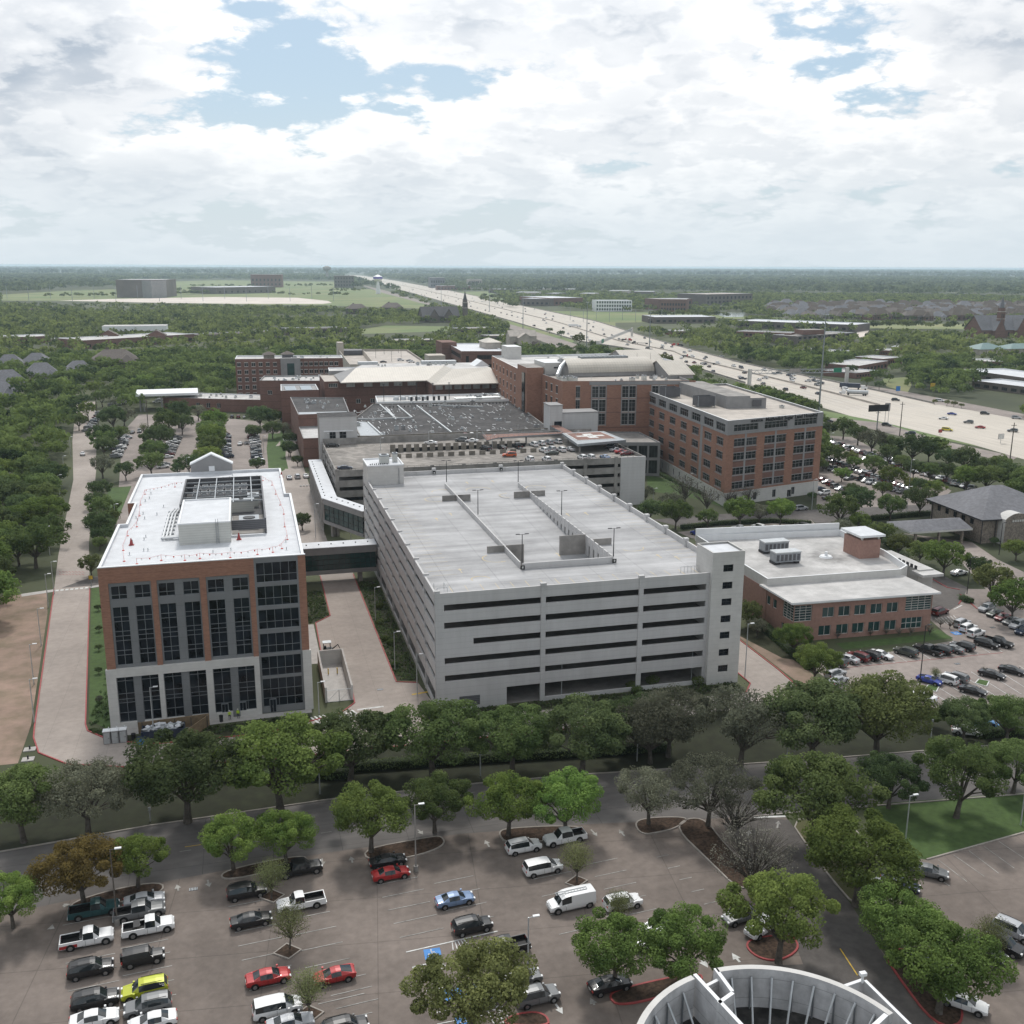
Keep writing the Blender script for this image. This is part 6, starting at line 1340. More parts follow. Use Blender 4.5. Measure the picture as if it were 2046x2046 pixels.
for ty,col,x,y,a,lb in (
 ('sedan','silver',405,715,115,None),('suv','maroon',495,700,115,None),('suv','black',590,690,115,None),('sedan','white',695,680,-62,None),
 ('suv','green-grey',910,658,118,None),('crew','black',1100,640,115,None),('suv','black',1205,640,118,None),('sedan','grey',1310,628,118,None),('suv','black',1400,610,118,None),
 ('suv','black',1610,588,-62,None),('crew','black',1710,575,-62,None),('suv','white',1515,495,20,None),('suv','white',1450,450,22,None),('suv','silver',1395,410,22,None),('suv','maroon',1205,310,20,None),
 ('suv','silver',1610,280,200,None),('sedan','green-grey',1680,320,200,None),('sedan','maroon',1750,355,200,None),('sedan','grey',1820,390,200,None),('suv','silver',1880,425,200,None),('suv','dark blue',1930,475,200,None),
 ('coupe','blue',1115,900,-60,None),('suv','white',1250,895,118,None),('suv','grey',1340,880,118,None),('sedan','black',1490,990,-55,None),('sedan','black',1655,850,-58,None),('sedan','black',1830,815,-55,None),
 ('suv','silver',300,850,20,None),('sedan','white',1060,1040,118,None),('sedan','silver',325,905,25,None),('suv','bright blue',1640,1310,-30,None),('sedan','white',1440,1340,-30,None),('suv','green-grey',300,745,115,None)):
    car(ty,col,cp(14,x,y),a,where=CL)
# row south of the old hospital drive (behind the clinic)
for ty,col,x,y in (('suv','blue',350,765),('crew','black',475,755),('crew','white',555,745),('suv','white',645,735),('sedan','white',722,738),('sedan','silver',808,738),('suv','black',858,728)):
    car(ty,col,cp(6,x,y),112,where='in the row behind the clinic roof')
car('suv','silver',cp(6,850,643),8,label='silver SUV driving past the orange hospital tower')
car('sedan','white',cp(15,1370,1400),10,label='white sedan parked between clinic and stone bank')
# cars on the older garage's roof
for ty,col,x,y,a in (('sedan','white',45,275,150),('sedan','black',140,225,95),('suv','maroon',337,215,95),('suv','white',392,212,95),('suv','grey',310,250,150),('sedan','white',400,258,150),('suv','white',537,190,90),('suv','black',655,188,90),('suv','white',724,190,90),('suv','silver',800,185,90),('suv','white',866,180,90),('suv','white',995,177,90),('suv','silver',460,215,90),
  ('suv','black',515,325,120),('sedan','black',658,315,100),('crew','black',790,305,95),('suv','white',928,290,100),('suv','white',992,280,100),('suv','silver',1060,272,100),('suv','white',1135,265,100),
  ('suv','white',1015,340,100),('suv','silver',1080,330,100),('suv','white',1165,335,100),('sedan','silver',1240,330,100),('suv','orange',720,380,170),('sedan','green-grey',1085,362,170),('suv','white',895,415,95),('suv','white',1040,418,95),
  ('suv','white',1345,402,95),('suv','white',1418,400,95),('sedan','pale blue',1540,398,100),('sedan','silver',1640,335,10),('sedan','red',1680,350,10),('sedan','maroon',1725,365,10),('sedan','black',1590,310,10),('sedan','grey',1600,300,10)):
    car(ty,col,g(11,x,y,15.6),a,z=14.92,where="on the older garage's roof",near=False)
car('sedan','black',g(10,670,835,15.5),0,z=14.92,label='black sedan at the foot of the concrete stair tower on the garage roof',near=False)
car('sedan','dark blue',g(10,830,1125,15.5),0,z=14.92,label='dark blue sedan at the near left corner of the older garage roof',near=False)
for ty,col,x,y in (('sedan','black',865,180),('sedan','grey',1085,170),('suv','white',1010,165),('sedan','white',1100,180)): car(ty,col,g(12,x,y,13.6),0,z=13.02,where='on the far cream parking garage',near=False)
for i,col in enumerate(('silver','silver','white')): car('suv' if i==1 else 'sedan',col,g(10,115+i*107,1245-i*10,.7),92,where='beyond the skybridge',near=False)
# rows of the north lots and the lot behind the orange tower
rnd=random.Random(5)
def rowcars(c,a,b,n,ang,where,skip=.08):
    A=Vector(g(c,*a)); B=Vector(g(c,*b))
    for i in range(n):
        if rnd.random()<skip: continue
        p=A.lerp(B,i/(n-1)) if n>1 else A
        ty=rnd.choice(['sedan','sedan','suv','suv','sedan','van','crew']); col=rnd.choice(['white','white','black','black','silver','grey','grey','dark blue','maroon','silver'])
        car(ty,col,(p.x,p.y),ang+rnd.uniform(-2,2)+(180 if rnd.random()<.3 else 0),where=where,near=False)
NL='in the tree-lined left car park'
rowcars(4,(640,180),(690,70),13,15,NL); rowcars(4,(900,235),(975,75),14,12,NL); rowcars(4,(1250,180),(1240,60),10,8,NL); rowcars(4,(1420,215),(1400,50),13,8,NL,.03)
rowcars(1,(610,1100),(700,1040),6,15,NL); rowcars(1,(920,1095),(970,1040),5,12,NL); rowcars(1,(480,1000),(550,905),9,12,'in the stalls beside the left road'); rowcars(1,(1385,1070),(1400,1010),5,8,NL)
rowcars(1,(1230,1095),(1245,1030),5,8,NL)
rowcars(1,(1280,925),(1350,925),3,90,'at the brick entrance building'); rowcars(1,(590,865),(700,845),5,10,'near the white canopy'); rowcars(1,(850,855),(880,830),3,10,'under the white canopy'); rowcars(1,(730,1010),(770,1005),2,90,NL)
car('sedan','white',g(4,455,155,.7),100,label='white car driving away up the left road',near=False); car('sedan','white',g(1,1325,1065,.7),80,label='white car driving down the aisle of the tree-lined car park',near=False)
car('sedan','black',g(1,1570,930,.7),0,label='black car beside the small plain brick block',near=False)
BL='behind the orange tower'
rowcars(15,(190,610),(340,690),5,20,BL,0); rowcars(15,(160,690),(240,770),3,10,BL,0)
rowcars(15,(250,440),(540,540),9,25,BL,.05); rowcars(15,(240,500),(420,600),6,25,BL); rowcars(15,(500,650),(560,560),3,10,BL)
rowcars(15,(220,270),(1480,690),44,35,BL,.04); rowcars(15,(500,540),(940,690),13,30,BL,.05); rowcars(15,(560,620),(920,730),8,30,BL,.15); rowcars(15,(560,430),(790,430),6,25,BL)
rowcars(15,(820,480),(1100,570),9,35,BL)
# highway
HW='on the highway'
def hwy(c,x,y,ty,col,ang,lb=None,z=.09): return car(ty,col,g(c,x,y,.8),ang,z=z,where=HW,near=False,label=lb)
for x,y,ty,col,a,lb in ((1268,773,'suv','black',-40,None),(1560,845,'sedan','blue',-45,'blue sedan on the near highway lanes'),(1515,868,'sedan','white',135,None),(1645,888,'suv','grey',135,None),(1705,914,'sedan','red',135,'red sedan alone on the near highway lanes'),(1535,927,'van','yellow',-45,'yellow van on the near highway lanes'),(1873,932,'suv','grey',135,None),
  (1730,843,'suv','black',-45,None),(1893,865,'suv','silver',-45,None),(1497,777,'van','white',-45,None),(1222,902,'suv','green-grey',-45,None),(1345,946,'suv','dark blue',135,None),(922,882,'sedan','black',130,None),(720,744,'sedan','white',-40,None),
  (592,660,'suv','white',130,None),(735,660,'suv','white',-40,None),(815,675,'suv','white',130,None),(880,687,'suv','grey',130,None),(838,657,'sedan','silver',-40,None),(735,643,'van','white',-40,None),(477,663,'pickup','dark blue',130,None),(665,635,'suv','black',-40,None),(510,577,'crew','black',-35,None),(368,547,'sedan','silver',-35,None)):
    hwy(3,x,y,ty,col,a,lb)
def lerp_edge(E_,y):
    for i in range(len(E_)-1):
        a,b=E_[i],E_[i+1]
        if min(a[1],b[1])<=y<=max(a[1],b[1]) and a[1]!=b[1]:
            return a[0]+(b[0]-a[0])*(y-a[1])/(b[1]-a[1])
    return None
placed=0; k=0
ys_=[560*(5200/560)**(i/150) for i in range(151)]
for y in ys_:
    l=lerp_edge(hwL,y); r=lerp_edge(hwR,y)
    if l is None or r is None: continue
    for _ in range(1 if y<900 else 1):
        f=rnd.choice([.08,.16,.24,.32,.40,.56,.64,.72,.80,.9]); x=l+(r-l)*f
        l2=lerp_edge(hwL,y+60) or l; r2=lerp_edge(hwR,y+60) or r; x2=l2+(r2-l2)*f; a=math.degrees(math.atan2(60,x2-x))
        ty=rnd.choice(['sedan','suv','suv','crew','van','cargo']); col=rnd.choice(['white','white','black','silver','grey','maroon','dark blue','black'])
        car(ty,col,(x,y+rnd.uniform(-8,8)),a+(180 if f>.5 else 0),z=.09,where='far along the highway',near=False)
def lorry(label,p,ang,kind,z=.09,cab='white'):
    o=bpy.data.objects.new('lorry',None); COL.objects.link(o); o.location=(p[0],p[1],z); o.rotation_euler=(0,0,math.radians(ang)); ORG[o.name]=(0,0,0); lab(o,label,'truck')
    m=MB(); m.box(5.2,7.6,-1.2,1.2,.7,2.9,PM[cab]); m.box(7.6,9.0,-1.0,1.0,.7,1.9,PM[cab]); m.box(7.2,7.65,-1.1,1.1,2.0,2.75,M['car_glass']); c=part(m,'cab',None); c.parent=o
    m=MB()
    if kind=='tank': m.tube([(-8,0,2.1),(4.5,0,2.1)],1.15,M['galvanised'],14); m.box(-8,4.8,-.5,.5,.8,1.1,M['dark_metal'])
    elif kind=='flat': m.box(-7,4.8,-1.25,1.25,1.0,1.3,M['dark_metal'])
    elif kind=='tow': m.box(-3,4.8,-1.2,1.2,.9,1.3,M['dark_metal']); m.box(-2,3,-.9,.9,1.3,2.2,PM['black']); m.box(2,3,-1,1,1.3,3,PM['red'])
    else: m.box(-8,4.6,-1.3,1.3,1.1,3.9,PM['dark blue' if kind=='dark' else 'white'])
    c=part(m,'trailer' if kind!='tow' else 'bed',None); c.parent=o
    for x in (-6.5,-5.3,3.6,7.9) if kind!='tow' else (-2,-.8,7.9):
        for s in (-1,1): m=MB(); m.tube([(x,s*.85,.5),(x,s*1.2,.5)],.5,M['tyre'],10); w=part(m,'wheel',None); w.parent=o
lorry('tanker lorry with a dull rounded tank on the highway',g(3,1055,738,1.5),142,'tank'); lorry('long dark box lorry beside the tanker on the highway',g(3,1045,708,1.5),-38,'dark')
lorry('flatbed lorry with a white cab on the highway',g(3,303,585,1),-35,'flat'); lorry('tow truck carrying a dark vehicle on the highway',g(3,175,550,1),-30,'tow'); lorry('red tow lorry in the far highway lanes',g(3,155,492,1),145,'tow',cab='red')
lorry('red truck in the middle of the far highway',g(2,1645,495,1),-30,'tow',cab='red'); lorry('dark flatbed truck in the middle of the far highway',g(2,1740,512,1),150,'flat',cab='black'); lorry('white box lorry on the far highway',g(2,1375,420,1),-30,'box')
# work gear on a few vehicles: separate loads
def box_at(name,label,cat,p,z,w,d,h,m,ang=5):
    mb=MB(); Mx=Matrix.Translation((p[0],p[1],0))@Matrix.Rotation(math.radians(ang),4,'Z'); mb.box(-w/2,w/2,-d/2,d/2,z,z+h,M[m] if isinstance(m,str) else m,M=Mx); mb.box(-w/2-.02,w/2+.02,-d/2-.02,d/2+.02,z+h+.002,z+h+.05,M['dark_metal'],M=Mx); mb.box(w/2,w/2+.04,-.06,.06,z+h*.5,z+h*.7,M['galvanised'],M=Mx)
    return solo(mb,name,label,cat)
p=cp(7,755,1250); box_at('tool_box','brown tool box in the bed of the white work pickup','tool box',p,.65,.7,1.4,.55,M['bark'])
p=cp(7,455,1305); box_at('tool_box','pale metal tool box across the bed of the red-striped pickup','tool box',p,.65,.5,1.6,.6,'galvanised')
p=cp(8,1365,1060); mb=MB()
for s in (-.22,.22): mb.tube([(p[0]-2.1,p[1]-.2+s,2.5),(p[0]+2.0,p[1]+.15+s,2.5)],.05,M['galvanised'],6)
for k in range(11): mb.tube([(p[0]-2+k*.4,p[1]-.42+.034*k,2.5),(p[0]-2+k*.4,p[1]+.05+.034*k,2.5)],.03,M['galvanised'],5)
p2=cp(8,1355,1110); dx,dy=p2[0]-p[0],p2[1]-p[1]; mb.v=[(x+dx,y+dy,z-.25) for x,y,z in mb.v]; solo(mb,'ladder','aluminium ladder lying on the roof of the white cargo van','ladder')
REDP=[o for o in COL.objects if o.get('label','').startswith('white pickup with a red stripe')][0]
mb=MB()
for s_ in (-1,1): mb.box(-2.9,-1.0,s_*.962-.006,s_*.962+.006,.45,.85,PM['red'])
sm=bpy.data.objects.new('side_stripe',mb.mesh('side_stripe')); COL.objects.link(sm); sm.parent=REDP
# ---------------------------------------------------------------- distant buildings
EXC=[]   # footprints kept free of scattered trees
def exc(poly,m=0):
    cx=sum(p[0] for p in poly)/len(poly); cy=sum(p[1] for p in poly)/len(poly)
    EXC.append([(p[0]+(m if p[0]>cx else -m),p[1]+(m if p[1]>cy else -m*1.6)) for p in poly])
def simple(name,label,cat,c,a,b,dep,h,wm='red_brick',rm='stained_membrane',rows_=None,n=8,par=.8,gm=None,group=None,yaw=None,wn=1.6):
    """box-shaped building whose front base runs from picture point a to b"""
    A=Vector(g(c,*a)); B=Vector(g(c,*b)); d=(B-A).normalized(); nn=Vector((-d.y,d.x))*dep
    poly=[tuple(A),tuple(B),tuple(B+nn),tuple(A+nn)]; T=thing(name,label,cat,(A.x,A.y,0),group)
    L_=(B-A).length; hs=[]
    if rows_: hs=grid(1,L_-1,n,min((L_-2)/n*.62,wn*3),rows_,dict(nx=3))
    block(T,poly,0,h,M[wm],M[rm],M['white_metal'],par=par,sides={0:hs},win=dict(gm=gm or HG,fm=M['dark_metal'],nx=2,fw=.2)); exc(poly,6); return T,A,d,nn
simple('strip_mall','long low brick shops with pale roof beyond the left tree belt','shops',1,(462,545),(1075,505),46,8,rows_=[(1.2,4)],n=14)
T=thing('shop_roof_house','peaked brick entrance gables on the low shops','gable entrance',(*g(1,600,520),0))
for x in (600,865): a=g(1,x,515); gable(T,a[0]-9,a[0]+9,a[1]+2,a[1]+14,0,8.3,13,'y','shingle_brown','red_brick','gable_front')
a=g(1,780,490); mb=MB(); mb.box(a[0]-40,a[0]+25,a[1]+15,a[1]+40,7.5,13,M['white_metal'],M['stained_membrane']); part(mb,'roof_screen',T)
simple('strip_mall','low pale-roofed shops at the far left edge','shops',1,(-40,520),(280,508),36,6.5,wm='red_brick',rows_=[(1.2,3.6)],n=9)
simple('strip_mall','thin low shops linking the two pale-roofed malls at left','shops',1,(285,515),(455,512),22,4.5,rows_=[(1,3)],n=5)
simple('low_building','long brown low building between trees, left of centre','low building',1,(1100,500),(1560,478),30,6,wm='shingle_brown',rm='shingle_brown',rows_=[(1.2,3.4)],n=12)
simple('low_building','brown low building with dark arcade left of centre','low building',1,(1580,470),(1920,462),30,7,wm='shingle_brown',rm='shingle_brown',rows_=[(1.0,4.6)],n=9)
simple('warehouse','big windowless grey-brown arena block far in the left meadow','arena',1,(645,262),(905,262),150,42,wm='brown_metal',rm='stained_membrane')
simple('warehouse_wing','grey annex with pale roof at the right end of the far arena','annex',1,(840,264),(922,262),60,40,wm='grey_trim',rm='white_metal')
simple('school','flat brown school far beyond the round pale lot','school',1,(1195,242),(1520,235),120,18,wm='shingle_brown',rm='white_membrane',rows_=[(3,8)],n=10)
simple('school','darker taller brick block behind the far brown school','school',1,(1385,205),(1555,205),120,45,wm='red_brick',rows_=[(8,14),(22,30)],n=8)
simple('office_block','square dark office left of the far end of the highway','office building',2,(50,207),(160,207),90,42,wm='shingle_brown',rm='aged_concrete',rows_=[(6,12),(18,24),(30,36)],n=7)
simple('office_block','low dark office right of the far highway','office building',2,(580,208),(660,208),90,36,wm='shingle_grey',rows_=[(6,12),(18,26)],n=6)
simple('office_block','long thin brick building right of the far highway','office building',2,(615,220),(800,220),60,14,wm='red_brick',rows_=[(4,8)],n=10)
simple('office_block','pale-topped building by the far right frontage road','office building',2,(790,212),(865,212),60,32,wm='tan_roof',rows_=[(8,14),(20,25)],n=6)
simple('retail_store','wide brown retail store with pale roof right of the highway','store',2,(1080,305),(1235,308),120,14,wm='shingle_brown',rm='white_membrane',rows_=[(3,7)],n=6)
simple('retail_store','wide store with white roof next to the wide brown one','store',2,(1240,306),(1420,303),130,15,wm='red_brick',rm='white_membrane',rows_=[(3,7)],n=8)
simple('glass_office','white and blue-glass three-storey office right of the highway','office building',2,(1490,338),(1690,338),40,19,wm='white_metal',rm='white_membrane',rows_=[(2,5.5),(8,11.5),(14,17.5)],n=14,gm=M['green_glass'])
simple('office_block','brown office at the right beyond the green field','office building',2,(1845,340),(1990,342),60,22,wm='red_brick',rows_=[(3,7),(11,15)],n=9)
simple('office_block','red brick office block far right of centre','office building',3,(45,312),(212,310),60,20,wm='red_brick',rm='tan_roof',rows_=[(3,7),(11,16)],n=9)
simple('office_block','wide tan office far behind the pond','office building',3,(285,285),(525,278),80,22,wm='shingle_brown',rm='tan_roof',rows_=[(3,8),(12,17)],n=12)
for i,(x,y,w) in enumerate(((900,235,90),(1050,255,120),(1210,262,60),(1150,230,110),(1300,235,90),(1560,245,110),(1700,250,110),(1400,262,80))):
    simple('store_block','low store among distant trees right of the highway, '+ordn(i+1)+' of its cluster','store',2,(x,y),(x+w,y+1),70,11,wm=('shingle_brown','tan_roof')[i%2],rm='white_membrane',rows_=[(2,5)],n=5)
simple('brick_office','long low tan office with gabled centre beyond the trees on the right','office building',3,(450,400),(1055,425),55,9,wm='shingle_brown',rm='white_membrane',rows_=[(2,5)],n=18)
T,A,d,nn=simple('brick_office','low office with pale roof left of the gabled tan one','office building',3,(20,380),(335,378),60,9,wm='shingle_brown',rm='white_membrane',rows_=[(2,5)],n=10)
T,A,d,nn=simple('brick_office','dark brick office with arched entrance right of the highway','office building',3,(440,468),(720,480),26,10,wm='red_brick',rm='aged_concrete',rows_=[(1.5,3.8),(5.8,8)],n=13)
p=A+d*80; mb=MB(); mb.box(p.x-8,p.x+16,p.y+2,p.y+20,9.3,14,M['red_brick'],M['aged_concrete']); part(mb,'entrance_block',T)
simple('brick_office','dark glass and brick office beside the arched entrance building','office building',3,(755,492),(1055,470),30,9,wm='shingle_brown',rm='aged_concrete',rows_=[(1.5,3.8),(5.8,8)],n=12)
for i,(x0,y0,x1,y1,h,l) in enumerate(((790,545,1010,555,4.5,'tan flat-topped shop behind the round trees on the right'),(1150,540,1230,545,4.5,'small tan shop right of the long one'),(1240,525,1310,528,4.5,'tiny brown shop right of the small tan shop'),(1075,640,1225,612,6,'red brick shop with flat grey roof beside the frontage road'),(1060,665,1180,650,4,'low red brick shop front by the young trees'),(1200,598,1300,588,5.5,'brick shop behind the red brick shop on the right'),(1610,668,2060,735,7,'long brown warehouse with white roof at the right edge'),(1660,712,2060,765,5,'lower white-roofed annex in front of the brown warehouse'),(1700,600,1830,602,4,'small brown building above the right warehouse'),(120,442,250,440,5,'small pale-roofed shop beyond the highway, left'))):
    simple('shop',l,'shop',3,(x0,y0),(x1,y1),26 if i!=6 else 34,h,wm='red_brick' if i not in (6,7,0) else 'shingle_brown',rm='stained_membrane' if i not in (6,7) else 'white_membrane',rows_=[(1,h*.6)],n=8)
for i,(x0,y0,x1,y1,l) in enumerate(((740,462,945,455,'pale-roofed tan building left of the near highway trees'),(385,532,605,528,'tan low building with flat pale roof behind the far brick office'),(905,505,1060,500,'brown house-like building left of the highway trees'),(1780,402,1990,405,'tan low building beyond the green field right of centre'))):
    simple('low_building',l,'low building',2,(x0,y0),(x1,y1),22,6,wm='shingle_brown',rm='tan_roof',rows_=[(1,3.4)],n=8)
# white gabled hotel near the highway
a=g(2,1190,580); T=thing('low_building','pale gabled building between the bed tower and the highway','low building',(*a,0)); gable(T,a[0]-13,a[0]+13,a[1]+60,a[1]+74,0,13,18,'x','tan_roof','tan_roof'); gable(T,a[0]-6,a[0]+6,a[1]+52,a[1]+60,0,12,16,'y','tan_roof','tan_roof','gable_front'); exc([(a[0]-15,a[1]+50),(a[0]+15,a[1]+50),(a[0]+15,a[1]+76),(a[0]-15,a[1]+76)],4)
# churches
def church(label,c,bx,by,L_,w,h,hr,th,mats,towerdx,group=None,ang=8,side=-1):
    a=g(c,bx,by); T=thing('church',label,'church',(*a,0)); Mx=Matrix.Translation((a[0],a[1],0))@Matrix.Rotation(math.radians(ang),4,'Z'); wm,rm=M[mats[0]],M[mats[1]]
    def tr(mb): mb.v=[tuple(Mx@Vector(p)) for p in mb.v]; return mb
    mb=MB(); mb.box(-L_/2,L_/2,0,w,0,h,wm); mb.poly([(-L_/2,w,h),(-L_/2,0,h),(-L_/2,w/2,hr)],wm); mb.poly([(L_/2,0,h),(L_/2,w,h),(L_/2,w/2,hr)],wm); part(tr(mb),'nave',T)
    mb=MB(); mb.poly([(-L_/2-1,-1,h-.5),(L_/2+1,-1,h-.5),(L_/2+1,w/2,hr+.3),(-L_/2-1,w/2,hr+.3)],rm); mb.poly([(L_/2+1,w+1,h-.5),(-L_/2-1,w+1,h-.5),(-L_/2-1,w/2,hr+.3),(L_/2+1,w/2,hr+.3)],rm)
    for s in (-.22,.18):
        x=L_*s; mb.poly([(x-7,-6,h-1),(x,-6,hr-2),(x,w/2,hr-2),(x-7,w/2,h-1)],rm); mb.poly([(x+7,-6,h-1),(x+7,w/2,h-1),(x,w/2,hr-2),(x,-6,hr-2)],rm); mb.poly([(x-6.5,-5.8,0),(x+6.5,-5.8,0),(x+6.5,-5.8,h-1),(x,-5.8,hr-2.6),(x-6.5,-5.8,h-1)],wm); mb.poly([(x-6.5,-5.8,0),(x-6.5,-5.8,h-1),(x-6.5,0,h-1),(x-6.5,0,0)],wm); mb.poly([(x+6.5,-5.8,0),(x+6.5,0,0),(x+6.5,0,h-1),(x+6.5,-5.8,h-1)],wm)
    part(tr(mb),'roof',T)
    mb=MB(); x=towerdx; mb.box(x-3,x+3,-5,1,0,th*.62,wm); mb.box(x-3.3,x+3.3,-5.3,1.3,th*.62,th*.64,M['tan_roof']); mb.box(x-3.3,x+3.3,-5.3,1.3,th*.45,th*.465,M['tan_roof']); mb.box(x-2.6,x+2.6,-4.6,.6,th*.64,th*.72,wm)
    for s in (-1,1): mb.box(x+s*1.2-.5,x+s*1.2+.5,-5.06,-5.01,th*.49,th*.58,M['black'])
    part(tr(mb),'tower',T)
    mb=MB(); mb.tube([(x,-2,th*.72),(x,-2,th)],[2.9,.08],rm,8); part(tr(mb),'spire',T)
    for k in range(7): mb=MB(); xx=-L_/2+4+k*(L_-8)/6; mb.box(xx-.8,xx+.8,-.09,-.04,2,h*.7,M['black']); part(tr(mb),'window',T)
    EXC.append([(a[0]-L_/2-6,a[1]-22),(a[0]+L_/2+6,a[1]-18),(a[0]+L_/2+6,a[1]+w+8),(a[0]-L_/2-6,a[1]+w+8)]); return T
church('dark brick church with a tall black spire left of the highway',2,640,398,52,26,9,21,43,('shingle_brown','lead_roof'),34,ang=5)
church('red brick church with banded tower and grey roof at the right edge',3,1850,452,70,30,9,24,46,('red_brick','shingle_grey'),-14,ang=-2)
# teal-roofed building on the right
a=g(3,1830,540); T=thing('low_building','building with teal hipped roofs at the right edge','low building',(*a,0)); mb=MB(); mb.box(a[0]-26,a[0]+44,a[1],a[1]+22,0,5,M['tan_roof']); part(mb,'wall',T)
mb=MB(); M['teal_roof']=mat('teal_roof',(.16,.24,.235),.6,.1,.5); hiproof(mb,a[0]-26,a[0]+2,a[1],a[1]+22,5,10,M['teal_roof']); hiproof(mb,a[0]+6,a[0]+44,a[1],a[1]+22,5,9,M['teal_roof']); part(mb,'hipped_roof',T); EXC.append([(a[0]-30,a[1]-12),(a[0]+48,a[1]-12),(a[0]+48,a[1]+26),(a[0]-30,a[1]+26)])
# houses
def house_protos():
    out=[]
    for k in range(4):
        rn=random.Random(k); w=16+rn.random()*5; d=11+rn.random()*3; wm=M[('red_brick','tan_roof','shingle_brown','red_brick')[k]]; rm=M[('roof_umber','shingle_grey','shingle_brown','roof_umber')[k]]
        a=MB(); a.box(-w/2,w/2,-d/2,d/2,0,5.2,wm); a.box(w*.1,w*.4,-d/2-4,-d/2,0,4.2,wm)
        for x in (-w*.35,-w*.12,w*.25): a.box(x-.8,x+.8,-d/2-.03 if x<0 else -d/2-4.03,-d/2-.005 if x<0 else -d/2-4.005,1.2,3,M['black'])
        r=MB(); hiproof(r,-w/2,w/2,-d/2,d/2,5.2,9.8+rn.random()*1.6,rm,'x',.6,.8); hiproof(r,w*.06,w*.44,-d/2-4.2,d*.2,4.2,7.8,rm,'y',.5,.9); r.box(-w*.2,-w*.12,1,2,7,10.6,wm)
        out.append((a.mesh('wall'),r.mesh('roof')))
    return out
HP=house_protos(); rnd=random.Random(21)
def house(x,y,ang,k,s=1.0,label=None,group=None,where=None):
    o=bpy.data.objects.new('house',None); COL.objects.link(o); o.location=(x,y,0); o.rotation_euler=(0,0,ang); o.scale=(s,s,s); o['category']='house'; ORG[o.name]=(x,y,0)
    for nme,me in zip(('wall','roof'),HP[k]): c=bpy.data.objects.new(nme,me); COL.objects.link(c); c.parent=o
    if label: o['label']=label
    if group: o['group']=group
    if where: reg(o,(x,y),('brick house with brown roof','tan house with grey roof','brown house with brown hipped roof','brick house with grey roof')[k],where)
for c,x,y,s,a,l in ((1,50,770,1.15,.3,'grey-roofed house at the far left edge, nearest of its cluster'),(1,235,735,1.25,.2,'wide grey hipped house in the left grove'),(1,210,655,1.1,-.2,'grey hipped house above the wide one in the left grove'),(1,60,665,1.1,.1,'pale grey house at the left edge behind its neighbours'),(1,440,705,1.1,.25,'pale-roofed house right of the wide grey one'),(1,640,655,1.5,.15,'brown gabled house with several ridges, right of the left grove'),(1,-10,840,1.2,.3,'grey house cut by the left edge'),
  (1,195,360,1.1,.2,'brown roof poking out of the far left wood'),(2,175,350,1.6,.1,'brown gabled house in the wood left of the dark church'),(2,370,345,1.7,-.1,'brown roofed hall beside the dark church'),(2,1090,545,1.3,.2,'small house by the trees behind the bed tower')):
    p=g(c,x,y); house(p[0],p[1],a,1 if 'grey' in l else 2,s,label=l); EXC.append([(p[0]-10*s,p[1]-9*s),(p[0]+10*s,p[1]-9*s),(p[0]+10*s,p[1]+6*s),(p[0]-10*s,p[1]+6*s)])
hs_=[]
for row in range(13):
    yy=352-row*(9.5-row*.28)
    n=30-row
    for i in range(n):
        x=(620 if row>1 else 720)+ (1932-600)*(i+rnd.random()*.6)/n
        y=yy+x*.012-8+rnd.uniform(-2,2)
        if row==0 and x>1650: continue
        hs_.append((x,y))
rnd.shuffle(hs_); hs_=sorted(hs_,key=lambda t:-t[1])[:230]
for x,y in hs_:
    p=g(3,x,y); house(p[0],p[1],rnd.uniform(-.5,.5),rnd.randrange(4),rnd.uniform(1.15,1.6),where='in the distant suburb'); EXC.append([(p[0]-8,p[1]-5),(p[0]+8,p[1]-5),(p[0]+8,p[1]+5),(p[0]-8,p[1]+5)])
# water tower, painted water tank, far mast
def wtower(label,p,h,r,m):
    T=thing('water_tower',label,'water tower',(*p,0)); mb=MB(); mb.tube([(*p,0),(*p,h*.7)],[r*.5,r*.22],m,14); part(mb,'stem',T)
    mb=MB(); mb.tube([(p[0],p[1],h*.66),(p[0],p[1],h*.76),(p[0],p[1],h*.9),(p[0],p[1],h)],[r*.4,r,r,r*.2],m,18); part(mb,'tank',T); return T
T=wtower('white and purple bulb water tower left of the highway',g(2,292,240),52,13,M['white_metal'])
p=g(2,292,240); mb=MB(); mb.tube([(p[0],p[1],41),(p[0],p[1],46)],[13.2,13.2],mat('purple_band',(.12,.08,.42),.5),18); part(mb,'purple_band',T)
wtower('pale water tower on the horizon left of the highway',g(1,1805,165),75,22,M['aged_concrete'])
# tall light masts along the highway
for c,x,y,h in ((2,1090,432,45),(2,1440,560,45),(3,870,835,52),(2,905,340,45),(2,640,320,40),(2,1785,585,40)):
    p=g(c,x,y); T=thing('light_mast','',  'light mast',(*p,0)); reg(T,p,'tall steel light mast','beside the highway'); mb=MB(); mb.tube([(*p,0),(*p,h)],[.55,.22],M['steel'],8); part(mb,'pole',T); mb=MB()
    for k in range(6): t=k*1.047; mb.box(p[0]+1.3*math.cos(t)-.35,p[0]+1.3*math.cos(t)+.35,p[1]+1.3*math.sin(t)-.35,p[1]+1.3*math.sin(t)+.35,h-.5,h-.1,M['galvanised'])
    mb.tube([(p[0]-1.3,p[1],h),(p[0]+1.3,p[1],h)],.1,M['steel'],5); part(mb,'lamp_ring',T)
